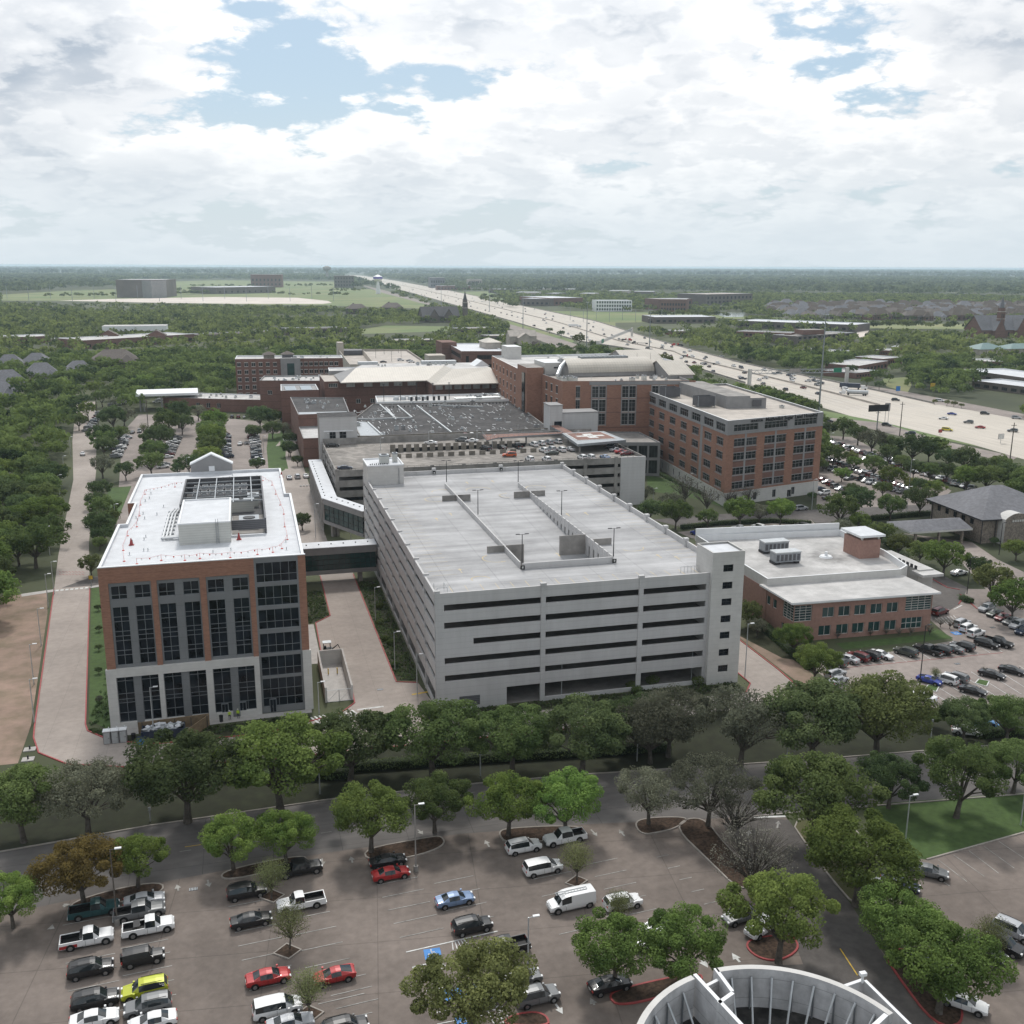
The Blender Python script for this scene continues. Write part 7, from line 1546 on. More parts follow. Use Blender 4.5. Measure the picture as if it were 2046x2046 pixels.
# overhead gantries
def gantry(label,a,b,h,signs):
    T=thing('sign_gantry',label,'sign gantry',(*a,0)); A_=Vector(a);B_=Vector(b);d=(B_-A_);L_=d.length;d/=L_
    for p in (A_,B_): mb=MB(); mb.box(p.x-1,p.x+1,p.y-.9,p.y+.9,0,h+.8,M['pale_stone']); part(mb,'column',T)
    mb=MB()
    for z in (h-2.4,h): mb.tube([(A_.x,A_.y,z),(B_.x,B_.y,z)],.24,M['steel'],5)
    n=int(L_/2.4)
    for k in range(n): p=A_+d*L_*k/n; q=A_+d*L_*(k+1)/n; mb.tube([(p.x,p.y,h-2.4 if k%2 else h),(q.x,q.y,h if k%2 else h-2.4)],.15,M['steel'],4)
    part(mb,'truss',T)
    for u,w,hh,m in signs: p=A_+d*u; mb=MB(); mb.wall((p.x,p.y-.7),(p.x+d.x*w,p.y+d.y*w-.7),-.12,h-hh*.75,h+hh*.25,m); part(mb,'sign_panel',T)
    return T
gantry('long steel truss gantry with a green sign across the highway',g(3,510,695),g(3,1012,685),9.5,[(28,8,2.6,M['aged_concrete']),(60,6,3.0,M['green_sign'])])
gantry('far gantry with a wide green sign across the highway',g(2,1500,560),g(2,1690,475),9,[(20,12,4,M['green_sign'])])
# billboards, yellow and blue signs
def board(label,p,w,h,z,m,cat='sign',legs=1,face='dark_metal'):
    T=thing('road_sign' if w<4 else 'billboard',label,cat,(*p,0)); mb=MB()
    for k in range(legs): x=p[0]+(k-(legs-1)/2)*w*.6; mb.tube([(x,p[1],0),(x,p[1],z)],.1 if w<4 else .3,M['steel'],6)
    part(mb,'post',T); mb=MB(); mb.box(p[0]-w/2,p[0]+w/2,p[1]-.08,p[1]+.08,z,z+h,M[face],M[face]); mb.box(p[0]-w/2+.05,p[0]+w/2-.05,p[1]-.10,p[1]-.085,z+.05,z+h-.05,m); part(mb,'panel',T)
board('dark billboard on a post beside the near highway lanes',g(3,1170,930),11,3.2,9,M['black'],'billboard'); board('pair of small panels above the highway verge',g(3,1218,905),3,4,7,M['grey_trim'],'sign',2)
board('yellow diamond sign at the crosswalk beside the office building',g(4,505,890),1.0,1.0,1.9,M['yellow_paint']); board('blue roadside sign beyond the highway',g(3,1278,745),3,3,2,M['blue_paint']); board('orange construction sign by the right frontage road',g(3,1455,745),3.5,4,3,M['yellow_paint'])
board('small red sign on the near highway verge',g(3,1497,955),2,1.6,1,M['red_paint']); board('white panel sign at the edge of the right grass strip',g(3,1810,1000),3,2.4,2,M['white_paint'])
# power poles beside the near highway
for c,x,y,h in ((3,1288,962,16),(3,1858,1095,16),(3,1170,925,9)): p=g(c,x,y); T=thing('utility_pole','','utility pole',(*p,0)); reg(T,p,'dark wooden utility pole','on the near highway verge'); mb=MB(); mb.tube([(*p,0),(*p,h)],[.25,.16],M['bark'],7); part(mb,'pole',T); mb=MB(); mb.box(p[0]-1.2,p[0]+1.2,p[1]-.1,p[1]+.1,h-1.2,h-1,M['bark']); part(mb,'crossarm',T)
# concrete barriers and overpass edge of the highway
def line_wall(name,label,cat,E_,dx,h,w,m,y0,y1):
    mb=MB(); pts=[]
    y=y0
    while y<=y1:
        x=lerp_edge(E_,y)
        if x is not None: pts.append((x+dx(y),y))
        y+=max(30,y*.05)
    for a,b in zip(pts,pts[1:]): mb.wall(a,b,w,0,h,M[m])
    return solo(mb,name,label,cat)
def mid(y): 
    l=lerp_edge(hwL,y); r=lerp_edge(hwR,y); return ((r or l)-(l or r))*.5
line_wall('median_barrier','long concrete median barrier down the middle of the highway','barrier',hwL,mid,1.1,.8,'tan_roof',500,6000)
line_wall('roadside_barrier','concrete barrier along the right side of the highway','barrier',hwR,lambda y:-1,1.0,.6,'aged_concrete',500,6000)
line_wall('roadside_barrier','concrete barrier along the left side of the highway','barrier',hwL,lambda y:1,1.2,.6,'aged_concrete',620,6000)
# ---------------------------------------------------------------- trees
def leafquads(n,cent,rad,size,seed,shell=.55,up=.25,zsq=.8):
    r=np.random.RandomState(seed); k=r.randint(0,len(cent),n)
    d=r.normal(size=(n,3)); d/=np.linalg.norm(d,axis=1)[:,None]; t=shell+(1-shell)*r.rand(n,1)**.6
    c=cent[k]+d*rad[k][:,None]*t*np.array([1,1,zsq])
    nrm=d*.8+r.normal(size=(n,3))*.55+np.array([0,0,up]); nrm/=np.linalg.norm(nrm,axis=1)[:,None]
    a=np.cross(nrm,r.normal(size=(n,3))); a/=np.linalg.norm(a,axis=1)[:,None]; b=np.cross(nrm,a)
    s=size*(.6+.8*r.rand(n,1))*.5; a*=s; b*=s*(.55+.5*r.rand(n,1))
    return np.stack([c-a-b*.3,c+b-a*.1,c+a+b*.2,c-b+a*.15],1)
def qmesh(name,Q,mats,extra=None,faces_m=None):
    nq=len(Q); v=Q.reshape(-1,3); ev=np.zeros((0,3)); ef=[]; em=[]
    if extra: ev=np.array(extra.v,float).reshape(-1,3); ef=[tuple(i+len(v) for i in f) for f in extra.f]; em=[len(mats)+m for m in extra.m]; mats=list(mats)+extra.mats
    me=bpy.data.meshes.new(name); me.vertices.add(len(v)+len(ev)); me.vertices.foreach_set('co',np.concatenate([v,ev]).ravel().astype(np.float32))
    nl=nq*4+sum(len(f) for f in ef); me.loops.add(nl); me.loops.foreach_set('vertex_index',np.concatenate([np.arange(nq*4),np.array([i for f in ef for i in f],int)]).astype(np.int32))
    st=list(range(0,nq*4,4)); k=nq*4
    for f in ef: st.append(k); k+=len(f)
    me.polygons.add(nq+len(ef)); me.polygons.foreach_set('loop_start',np.array(st,np.int32)); me.polygons.foreach_set('material_index',np.array([0]*nq+em,np.int32))
    for m in mats: me.materials.append(m)
    me.update(calc_edges=True); return me
def puffs(seed,R=5.5,n=40,zc=5.9,zr=2.7,pr=(.75,1.75)):
    r=np.random.RandomState(seed); C=[];Rr=[]
    for i in range(n):
        u=(i+.5)/n; z=-.55+1.5*u; z=min(z,.95); a=i*2.4+r.rand()*.9; q=math.sqrt(max(0,1-z*z)) if z>0 else math.sqrt(max(0,1-z*z*1.4)); p=pr[0]+(pr[1]-pr[0])*r.rand(); k=(R-p)/R*(.82+.25*r.rand())
        
        if r.rand()<.16 and z<.7: continue
        e=1+.17*math.sin(a*2+seed)+.10*math.sin(a*3+seed*2); C.append((R*k*q*math.cos(a)*e,R*k*q*math.sin(a)*e,zc+zr*.8*z+r.uniform(-.35,.35))); Rr.append(p)
    for _ in range(4): C.append((r.uniform(-1.5,1.5),r.uniform(-1.5,1.5),zc+r.uniform(-.5,1.5))); Rr.append(1.7)
    return np.array(C),np.array(Rr)
def trunkmb(C,seed,h0=2.3,r0=.28,nb=9,side=7,twig=0):
    mb=MB(); r=random.Random(seed); x=r.uniform(-.2,.2); y=r.uniform(-.2,.2); mb.tube([(0,0,-.1),(x*.4,y*.4,h0*.5),(x,y,h0)],[r0*1.35,r0,r0*.85],M['bark'],side)
    idx=list(range(len(C))); r.shuffle(idx)
    for i in idx[:nb]:
        c=C[i]; m=(c[0]*.45+r.uniform(-.3,.3),c[1]*.45+r.uniform(-.3,.3),h0+(c[2]-h0)*.55); mb.tube([(x,y,h0-.2),m,tuple(c)],[r0*.55,r0*.3,r0*.1],M['bark'],5)
        for _ in range(twig):
            e=(c[0]+r.uniform(-1.3,1.3),c[1]+r.uniform(-1.3,1.3),c[2]+r.uniform(-.3,1.4)); mb.tube([m,e],[r0*.14,r0*.04],M['bark'],3)
    return mb
KIND={'oak':'leaf_oak','dark':'leaf_dark','bright':'leaf_bright','grey':'leaf_grey','olive':'leaf_olive','rust':'leaf_rust','sparse':'leaf_sparse','bare':'leaf_bare','green':'leaf_oak2'}
leafmat('leaf_oak2',(.185,.245,.072),(.092,.135,.042))
KNAME={'oak':'round-crowned green oak','dark':'dense dark green tree','bright':'bright spring-green tree','grey':'grey-green thin-leaved tree','olive':'olive-green tree','rust':'rust-brown leaved tree','sparse':'young sparse-leaved tree','bare':'nearly leafless grey tree','green':'fresh green leafy tree'}
LOD={0:(19000,.225),1:(3600,.46),2:(600,.95)}
TC={}
def tree_meshes(kind,var,lod):
    key=(kind,var,lod)
    if key in TC: return TC[key]
    n,s=LOD[lod]; gk=('geo',var if kind not in('sparse','bare') else var+10,lod,kind if kind in('sparse','bare','grey') else '')
    if kind=='sparse': C=np.array([[0,0,5.6]]*3+[[.8,.5,5.2],[-.7,.3,6.2]]); Rr=np.array([3.6,3.0,2.2,3.2,3.0]); Q=leafquads(n//4,C,Rr,s*.75,var,.3); cen=leafquads(26,C,Rr,1,var+5,.8)[:,0]; tb=trunkmb(cen,var,2.2,.16,26,6,2 if lod<2 else 0)
    elif kind=='bare': C,Rr=puffs(var); Q=leafquads(n//7,C,Rr,s*.7,var,.5); tb=trunkmb(C,var,2.0,.28,30,6,9 if lod==0 else 2)
    elif kind=='grey': C,Rr=puffs(var+3); Q=leafquads(int(n*.62),C,Rr,s*.9,var,.35); tb=trunkmb(C,var,2.2,.28,18,6,2 if lod==0 else 0)
    else: C,Rr=puffs(var); Q=leafquads(n,C,Rr,s,var,.55); tb=trunkmb(C,var,2.3,.30,12 if lod<2 else 3,7 if lod==0 else 4)
    m=M[KIND[kind]]
    if lod<2: TC[key]=(qmesh('crown',Q,[m]),tb.mesh('trunk'))
    else: TC[key]=(qmesh('tree',Q,[m],tb),)
    return TC[key]
NTREE=[0]
def plant_tree(x,y,R,kind,where=None,lod=None,label=None,hs=1.0):
    d=math.hypot(x,y)
    if lod is None: lod=0 if d<205 else (1 if d<520 else 2)
    NTREE[0]+=1; var=(NTREE[0]*7)%4; ms=tree_meshes(kind,var,lod); s=R/5*(1.35 if kind=='sparse' else 1)
    if lod<2:
        o=bpy.data.objects.new('tree',None); COL.objects.link(o); o.empty_display_size=.5
        for nme,me in zip(('crown','trunk'),ms): c=bpy.data.objects.new(nme,me); COL.objects.link(c); c.parent=o
    else: o=bpy.data.objects.new('tree',ms[0]); COL.objects.link(o)
    o.location=(x,y,0.0); r=random.Random(NTREE[0]); o.rotation_euler=(0,0,r.uniform(0,6.28)); o.scale=(s*r.uniform(.93,1.07),s*r.uniform(.93,1.07),s*hs); o['category']='tree'
    if label: o['label']=label
    else: reg(o,(x,y),KNAME[kind],where)
    return o
def T_(c,x,y,w,kind,where,hs=1.0):
    k=CR[c][2]; p=g(c,x,y,5.0)
    for _ in range(3):
        R=w*k*depth(p,5)/F/2; zc=6.0*R/5*hs*(1.2 if kind=='sparse' else 1); p=g(c,x,y,zc)
    TPOS.append((p[0],p[1],R)); return plant_tree(p[0],p[1],R,kind,where,hs=hs)
TPOS=[]
A1='in the front lot'
for a in ((7,440,900,430,'rust'),(7,745,850,340,'bright'),(7,1275,740,360,'bright'),(7,1570,715,350,'bright'),(7,1490,955,220,'sparse'),(7,1590,1215,240,'sparse'),(7,1700,1575,270,'sparse'),(7,50,1070,350,'bright'),
  (8,245,600,440,'green'),(8,600,530,370,'oak'),(8,1010,530,400,'bright'),(8,1330,530,400,'bright'),(8,1390,860,220,'sparse'),(8,1790,490,360,'grey'),(8,1620,1120,190,'sparse'),(8,820,1560,640,'olive'),(8,1600,1340,460,'green')): T_(*a,A1)
A2='right of the round white building\'s drive'
for a in ((9,300,1280,430,'green'),(9,410,520,390,'grey'),(9,530,640,300,'bare'),(9,620,850,400,'bare'),(9,760,1120,520,'green'),(9,930,550,520,'oak'),(9,1290,480,300,'dark'),(9,1140,840,520,'green'),(9,1630,450,440,'oak'),(9,1900,410,300,'oak'),(9,1330,1170,430,'green'),(9,1550,1370,520,'green'),(9,1770,1250,220,'sparse')): T_(*a,'by the right side drive')
A3='in the street row'
for a in ((7,100,520,470,'oak'),(7,460,480,470,'grey'),(7,1010,360,560,'dark'),(7,1530,290,560,'green'),(8,130,200,440,'dark'),(8,590,160,480,'oak'),(8,1030,170,430,'oak'),(8,1420,150,470,'dark'),(8,1800,120,400,'grey'),(9,60,200,300,'dark'),(9,215,180,380,'grey'),(9,570,200,420,'grey'),(9,930,180,470,'dark'),(9,1240,150,440,'olive'),(9,1650,190,240,'dark'),(9,1860,180,260,'oak'),(9,1490,195,95,'oak')): T_(a[0],a[1],a[2],a[3]*1.14,a[4],A3,hs=.9)
A4='around the brick clinic'
for a in ((6,600,1140,150,'olive'),(6,820,1255,180,'green'),(6,925,1370,220,'green'),(6,570,1050,90,'olive'),(6,640,1210,110,'grey'),(6,1030,1250,48,'bare'),(6,1110,1242,44,'bare'),(6,1190,1240,44,'bare'),(6,1265,1235,44,'bare'),(6,1328,1235,50,'bare'),(6,1385,1232,46,'bare'),(6,1478,1225,60,'bare'),(6,1530,1190,55,'bare'),(6,1575,1195,60,'bare'),(14,1170,840,110,'sparse'),(14,1590,810,70,'bare')): T_(*a,A4)
A5='before the orange tower'
for a in ((6,120,640,130,'dark'),(6,245,650,170,'oak'),(6,400,680,110,'oak'),(6,560,640,165,'green'),(6,650,655,110,'grey'),(6,755,640,150,'bright'),(6,395,580,150,'bare'),(6,290,530,170,'bare'),(6,230,600,120,'grey'),(6,500,570,110,'bare'),(6,600,565,110,'bare'),(6,1040,630,190,'oak'),(6,1120,590,170,'dark'),(6,1290,620,150,'oak'),(6,1430,590,160,'dark'),(6,1140,700,120,'green'),(6,1240,750,130,'oak'),(6,1050,730,120,'grey'),(6,1330,810,130,'olive'),(6,1430,840,130,'oak'),(6,1550,860,200,'green'),(6,1710,915,130,'dark'),(6,1370,910,120,'grey'),(6,1790,980,210,'olive'),(6,1890,1060,240,'green'),(6,1900,830,120,'green'),(6,1790,800,50,'dark'),(6,905,580,50,'dark'),(6,100,560,90,'grey')): T_(*a,A5)
A6='behind the orange tower'
for x,y,w,k in ((985,250,90,'dark'),(1060,240,120,'oak'),(1130,275,110,'dark'),(1200,300,140,'grey'),(1270,320,110,'dark'),(1400,335,170,'dark'),(1275,370,120,'dark'),(1475,350,120,'dark'),(1570,390,120,'dark'),(1650,390,150,'dark'),(1010,375,130,'oak'),(1090,390,80,'olive'),(1110,415,80,'green'),(1205,425,130,'oak'),(1295,478,130,'green'),(1400,440,110,'dark'),(1340,410,90,'oak'),(1480,455,110,'oak'),(1560,455,110,'dark'),(1660,480,150,'green'),(1760,480,160,'oak'),(1860,470,160,'dark'),(1720,430,110,'dark'),(1050,470,80,'bright'),(960,430,60,'oak'),(1430,530,110,'dark'),(1500,540,110,'green'),(1390,520,90,'olive'),(1250,540,90,'oak'),(1100,550,90,'dark'),(970,310,60,'dark'),(1820,420,120,'oak'),(1900,540,120,'green')): T_(6,x,y,w,k,A6)
A7='east of the long left road'
for c,x,y,w,k in ((4,560,205,150,'grey'),(4,690,235,120,'dark'),(4,545,340,130,'dark'),(4,520,400,110,'dark'),(4,560,440,170,'oak'),(4,545,530,190,'dark'),(4,600,500,120,'oak'),(4,560,590,130,'dark'),(4,500,755,140,'olive'),(4,545,640,90,'oak'),(4,1665,515,110,'dark'),(4,540,1000,40,'dark'),(4,545,1115,40,'dark'),(4,543,1220,42,'dark'),(4,543,1345,44,'dark'),(4,545,1505,50,'grey')): T_(c,x,y,w,k,A7)
A8='in the tree-lined left car park'
for c,x,y,w,k in ((4,570,100,130,'dark'),(4,560,40,150,'dark'),(4,830,190,150,'oak'),(4,845,125,160,'oak'),(4,870,50,170,'dark'),(4,980,230,90,'dark'),(4,1040,195,130,'dark'),(4,1150,160,160,'green'),(4,1165,100,160,'oak'),(4,1160,40,170,'green'),(4,1415,205,90,'dark'),(4,1400,25,100,'dark'),(1,620,905,160,'dark'),(1,680,900,120,'grey'),(1,570,1030,130,'oak'),(1,650,1000,110,'oak'),(1,790,975,60,'sparse'),(1,880,1000,150,'dark'),(1,920,930,170,'oak'),(1,1000,940,130,'dark'),(1,980,880,170,'dark'),(1,1090,880,100,'grey'),(1,1180,925,170,'bright'),(1,1165,980,150,'oak'),(1,1170,1030,160,'green'),(1,1150,1085,140,'oak'),(1,1430,900,150,'dark'),(1,1490,910,120,'oak'),(1,1390,985,80,'dark'),(1,1500,975,110,'dark'),(1,1550,905,60,'dark'),(1,1600,1030,90,'dark'),(1,1590,1080,100,'dark'),(1,1560,975,90,'grey'),(4,1600,120,90,'dark'),(4,1640,185,70,'dark')): T_(c,x,y,w,k,A8)
# row of dense shrubs between the orange tower and the highway
for i in range(22):
    t=i/21; x=560+t*290; y=715+t*90+8*math.sin(i*2.1); T_(3,x,y,70,('dark','green','oak')[i%3],'in the row behind the orange tower')
for c,x,y,w,k in ((3,70,570,120,'olive'),(3,240,610,70,'green'),(3,300,650,50,'oak'),(2,1400,485,80,'olive'),(2,1300,455,45,'dark'),(2,1237,437,38,'oak'),(2,1295,520,36,'dark'),(2,1480,515,60,'dark'),(2,1060,540,70,'dark'),(3,1120,670,60,'green'),(3,1185,690,55,'dark'),(3,1170,635,50,'oak'),(3,1235,655,45,'dark'),(3,1040,610,70,'dark'),(3,1470,780,30,'olive'),(3,1535,785,35,'olive'),(3,1570,790,35,'olive'),(3,1610,800,30,'olive')): T_(c,x,y,w,k,'beside the highway')
for c,x,y,w,k in ((1,560,800,110,'oak'),(1,480,870,120,'green'),(1,600,770,100,'dark'),(1,520,750,110,'green'),(1,700,745,120,'oak'),(1,640,830,90,'grey'),(1,430,930,110,'oak'),(1,450,820,100,'dark'),(1,800,720,130,'green'),(1,900,700,120,'oak')): T_(c,x,y,w,k,'around the white drop-off canopy')
# hedges and shrubs
def hedge(label,c,pts,w=1.2,h=1.1,m='hedge_leaf'):
    P_=[Vector(g(c,*p)) for p in pts]; Q=[]
    cs=[];rs=[]
    for a,b in zip(P_,P_[1:]):
        n=max(2,int((b-a).length/.8))
        for i in range(n): p=a.lerp(b,i/n); cs.append((p.x,p.y,h*.5)); rs.append(w*.62)
    Qd=leafquads(len(cs)*110,np.array(cs),np.array(rs),.22,len(cs),.75,.3,h/w); mb=MB()
    for a,b in zip(P_,P_[1:]): d=(b-a).normalized(); n=Vector((-d.y,d.x))*w*.35; mb.wall((a.x-n.x,a.y-n.y),(b.x-n.x,b.y-n.y),w*.7,0,h*.8,M[m])
    loc=(P_[0].x,P_[0].y,0); Qd=Qd-np.array(loc); mb.v=[(x-loc[0],y-loc[1],z) for x,y,z in mb.v]; o=bpy.data.objects.new('hedge',qmesh('hedge',Qd,[M['leaf_dark']],mb)); COL.objects.link(o); o.location=loc; lab(o,label,'hedge')
hedge('long clipped hedge beside the row of cars behind the clinic roof',6,[(270,745),(450,725),(700,712),(900,725)],2.0,1.4); hedge('dark hedge along the bank drive before the stone building',15,[(620,950),(850,925),(1130,905)],2.2,1.6)
hedge('low hedge at the left foot of the orange tower',6,[(140,470),(240,520),(400,590)],1.6,1.0); hedge('low clipped hedge on the red-kerbed island corner by the clinic',14,[(1390,205),(1440,235),(1480,230)],1.8,1.3)
hedge('dark hedge strip beside the clinic drive',6,[(1240,800),(1330,870),(1420,930),(1520,975)],2.0,1.3); hedge('dark hedge at the far edge of the clinic car park',14,[(1560,1400),(1750,1370),(1932,1385)],2.4,1.5); hedge('overgrown hedge between garage drive and clinic',6,[(640,1210),(760,1310),(900,1430)],2.6,1.8)
hedge('dark hedge behind the street trees near the garage front',7,[(850,380),(1300,440),(1932,420)],2.2,1.4); hedge('dark hedge behind the street trees, right part of the garage front',8,[(20,390),(900,330),(1900,270)],2.2,1.4)
rs_=random.Random(9)
for i,(c,x,y,r) in enumerate([(5,440,1100,1.2),(5,470,1190,1.0),(5,500,1210,1.1),(5,520,1330,.9),(5,410,900,1.0),(5,440,1010,1.1),(5,1480,1600,1.4),(6,30,1520,1.3),(6,130,1500,1.6),(6,350,1500,1.4),(6,55,1540,1.2)]):
    p=g(c,x,y); Q=leafquads(700,np.array([[0,0,r*.6],[.3*r,0,r*.7],[-.3*r,.2*r,r*.5]]),np.array([r*.8,r*.6,r*.6]),.2,i,.6); o=bpy.data.objects.new('shrub',qmesh('shrub',Q,[M['leaf_green' if 0 else 'leaf_oak']])); COL.objects.link(o); o.location=(p[0],p[1],0); o['category']='shrub'; reg(o,p,'small leafy shrub','at the foot of the parking garage')
# planting beds: ground-cover plants
def groundcover(poly,n,size,m,seed):
    r=np.random.RandomState(seed); P=np.array(poly); lo=P.min(0); hi=P.max(0); pts=r.rand(n*3,2)*(hi-lo)+lo; ins=inpoly(pts,poly); pts=pts[ins][:n]
    C=np.concatenate([pts,np.full((len(pts),1),.2)],1); Q=leafquads(len(pts)*9,C,np.full(len(pts),.3),size,seed,.3); o=bpy.data.objects.new('ground_cover',qmesh('ground_cover',Q,[M[m]])); COL.objects.link(o); o['kind']='stuff'
def inpoly(p,poly):
    x,y=p[:,0],p[:,1]; c=np.zeros(len(p),bool); n=len(poly)
    for i in range(n):
        x1,y1=poly[i]; x2,y2=poly[(i+1)%n]
        if y1==y2: continue
        k=((y1>y)!=(y2>y))&(x<(x2-x1)*(y-y1)/(y2-y1)+x1); c^=k
    return c
for i,(pl,n) in enumerate((([(-29,170),(-26,169),(-25.3,166.4),(-28,168)],60),([(9,236),(15,236),(15,217.7),(11.6,214),(9,214)],420),([(24.6,178),(28.6,177),(28.9,241),(24.1,241)],700),([(-12,165.5),(2,166.5),(8,166.8),(8,165.2),(0,162.4),(-12,162.4)],220),([(30,161.8),(86,161.8),(86,157.6),(60,158),(30,161)],500),([(-29.2,172),(-26,170),(-26,200),(-29,200)],160))): groundcover(pl,n,.3,'leaf_dark',i)
ROWP=[]
rr_=random.Random(77)
for c,a,b,n in ((1,(900,232),(1380,222),46),(1,(1050,205),(1900,200),50),(1,(930,250),(1190,240),30),(1,(0,235),(230,225),26),(1,(230,262),(640,258),24),(1,(1500,250),(1930,255),22),(2,(0,232),(230,228),14),(2,(560,300),(330,240),12),(2,(860,282),(1060,320),26),(2,(870,262),(1080,290),30),(3,(0,345),(420,352),30),(3,(1050,405),(1640,412),40),(1,(250,190),(640,180),40),(2,(700,232),(1000,225),30)):
    for i in range(n):
        t=rr_.random(); ROWP.append(g(c,a[0]+(b[0]-a[0])*t,a[1]+(b[1]-a[1])*t+rr_.uniform(-3,3)))
# ---------------------------------------------------------------- scattered trees beyond: nearest as single trees, the rest as woods
BH=(23.3,0)
for pl in ([(-50,255),(9,255),(24,370),(24,600),(-56,600),(-62,470),(-52,380)],[(-26,150),(130,150),(215,200),(250,300),(130,380),(120,500),(200,470),(205,560),(125,560),(128,770),(60,800),(58,560),(-8,640),(-10,590),(20,520),(19,250),(-26,250)],[(136,670),(180,660),(184,755),(140,760)]): EXC.append(pl)
EXC.append([(-120,0),(300,0),(300,255),(-40,255),(-38,160),(-120,160)])
EXC.append([(-58,155),(-30,155),(-36,262),(-52,400),(-60,520),(-80,680),(-102,680),(-78,480),(-66,390),(-53,284)])
EXC.append(px(15,(180,240),(180,620),(600,900),(1100,640),(1700,900),(1932,700),(1400,560),(700,330)))
for nm in ('highway','frontage_road','field','pale_ground','pond','clinic_lot','access_road','rear_lot','bank_drive'):
    o=bpy.data.objects[nm]; me=o.data
    for pgn in me.polygons: EXC.append([(me.vertices[i].co.x,me.vertices[i].co.y) for i in pgn.vertices])
EXC.append([(192,222),(235,222),(236,265),(192,266)])
def scatter(y0,y1,sp,seed,dens=1.0):
    r=np.random.RandomState(seed); out=[]
    n=int((y1*y1-y0*y0)*.60/(sp*sp)*dens); d=np.sqrt(y0*y0+(y1*y1-y0*y0)*r.rand(n)); a=math.radians(14.77)+np.radians(-30.5+61*r.rand(n)); p=np.stack([d*np.sin(a),d*np.cos(a)],1)
    # thin out by cell so that crowns do not pile up
    cell={}; keep=[]
    for i,(x,y) in enumerate(p):
        k=(int(x//sp),int(y//sp))
        if cell.get(k,0)<1: cell[k]=1; keep.append(i)
    p=p[keep]; ok=np.ones(len(p),bool); near=[e for e in EXC if max(math.hypot(*q) for q in e)>y0 and min(math.hypot(*q) for q in e)<y1]
    for e in near: ok&=~inpoly(p,e)
    for hh in ((4,9.5) if y0<2900 else (7,)):
        q=p*(76.2/(76.2-hh))
        for e in near: ok&=~inpoly(q,e)
    if y0>=800: ok&=~((np.sin(p[:,0]*.013+np.sin(p[:,1]*.006)*2)+np.sin(p[:,1]*.0085+p[:,0]*.004+1.7*np.sin(p[:,0]*.0031))>1.05)&(r.rand(len(p))<.8))
    return p[ok]
def lowtree(lod_n,size,seed,R=5): C,Rr=puffs(seed); return leafquads(lod_n,C,Rr,size,seed,.6)
def woods(name,P,n,size,sc,seed,m,jit=.3):
    r=np.random.RandomState(seed); base=[lowtree(n,size,seed+k) for k in range(4)]; out=[]
    idx=r.randint(0,4,len(P)); s=sc*(1-jit+2*jit*r.rand(len(P))); a=r.rand(len(P))*6.28
    for k in range(4):
        q=P[idx==k]; ss=s[idx==k]; aa=a[idx==k]
        if not len(q): continue
        B=base[k][None]*ss[:,None,None,None]; ca=np.cos(aa)[:,None,None]; sa=np.sin(aa)[:,None,None]
        X=B[...,0]*ca-B[...,1]*sa+q[:,0,None,None]; Y=B[...,0]*sa+B[...,1]*ca+q[:,1,None,None]; out.append(np.stack([X,Y,B[...,2]],-1).reshape(-1,4,3))
    Q=np.concatenate(out); o=bpy.data.objects.new(name,qmesh(name,Q,[M[m]])); COL.objects.link(o); o['kind']='stuff'; return o
for nme,c1,c2,sc_ in (('leaf_wood',(.185,.230,.075),(.034,.054,.024),.075),('leaf_suburb',(.130,.160,.085),(.036,.052,.034),.02),('leaf_horizon',(.095,.125,.075),(.025,.040,.028),.0011)):
    leafmat(nme,c1,c2)
    for nd in M[nme].node_tree.nodes:
        if nd.type=='TEX_NOISE': nd.inputs['Scale'].default_value=sc_; nd.inputs['Detail'].default_value=5
P1_=scatter(150,900,9.2,1,1.8); dd=np.hypot(P1_[:,0],P1_[:,1]); P1_=P1_[np.argsort(dd)]
vis=np.array([abs(imgx(p)-1023)<1150 for p in P1_]); P1_=P1_[vis]
NI=max(0,300-NTREE[0]); rk=random.Random(31)
for x,y in P1_[:NI]: plant_tree(x,y,rk.uniform(4.3,6.6),rk.choice(['oak','oak','dark','green','dark','oak','grey','green']),'in the grove far left' if x<-30 else 'beyond the hospital',lod=1 if math.hypot(x,y)<420 else 2)
rest=P1_[NI:]; rd=np.hypot(rest[:,0],rest[:,1])
if (rd<450).any(): woods('woods',rest[rd<450],900,.8,1.1,5,'leaf_wood')
woods('woods',rest[rd>=450],190,1.35,1.0,6,'leaf_wood')
woods('woods',scatter(900,3000,11,2,1.3),46,2.4,1.0,7,'leaf_wood')
woods('woods',scatter(3000,8000,30,3,1.1),20,3.4,2.2,8,'leaf_suburb')
woods('woods',scatter(8000,26000,120,4,1.0),10,4.5,4.0,9,'leaf_horizon')
woods('woods',np.array(ROWP),46,2.4,1.15,17,'leaf_wood')
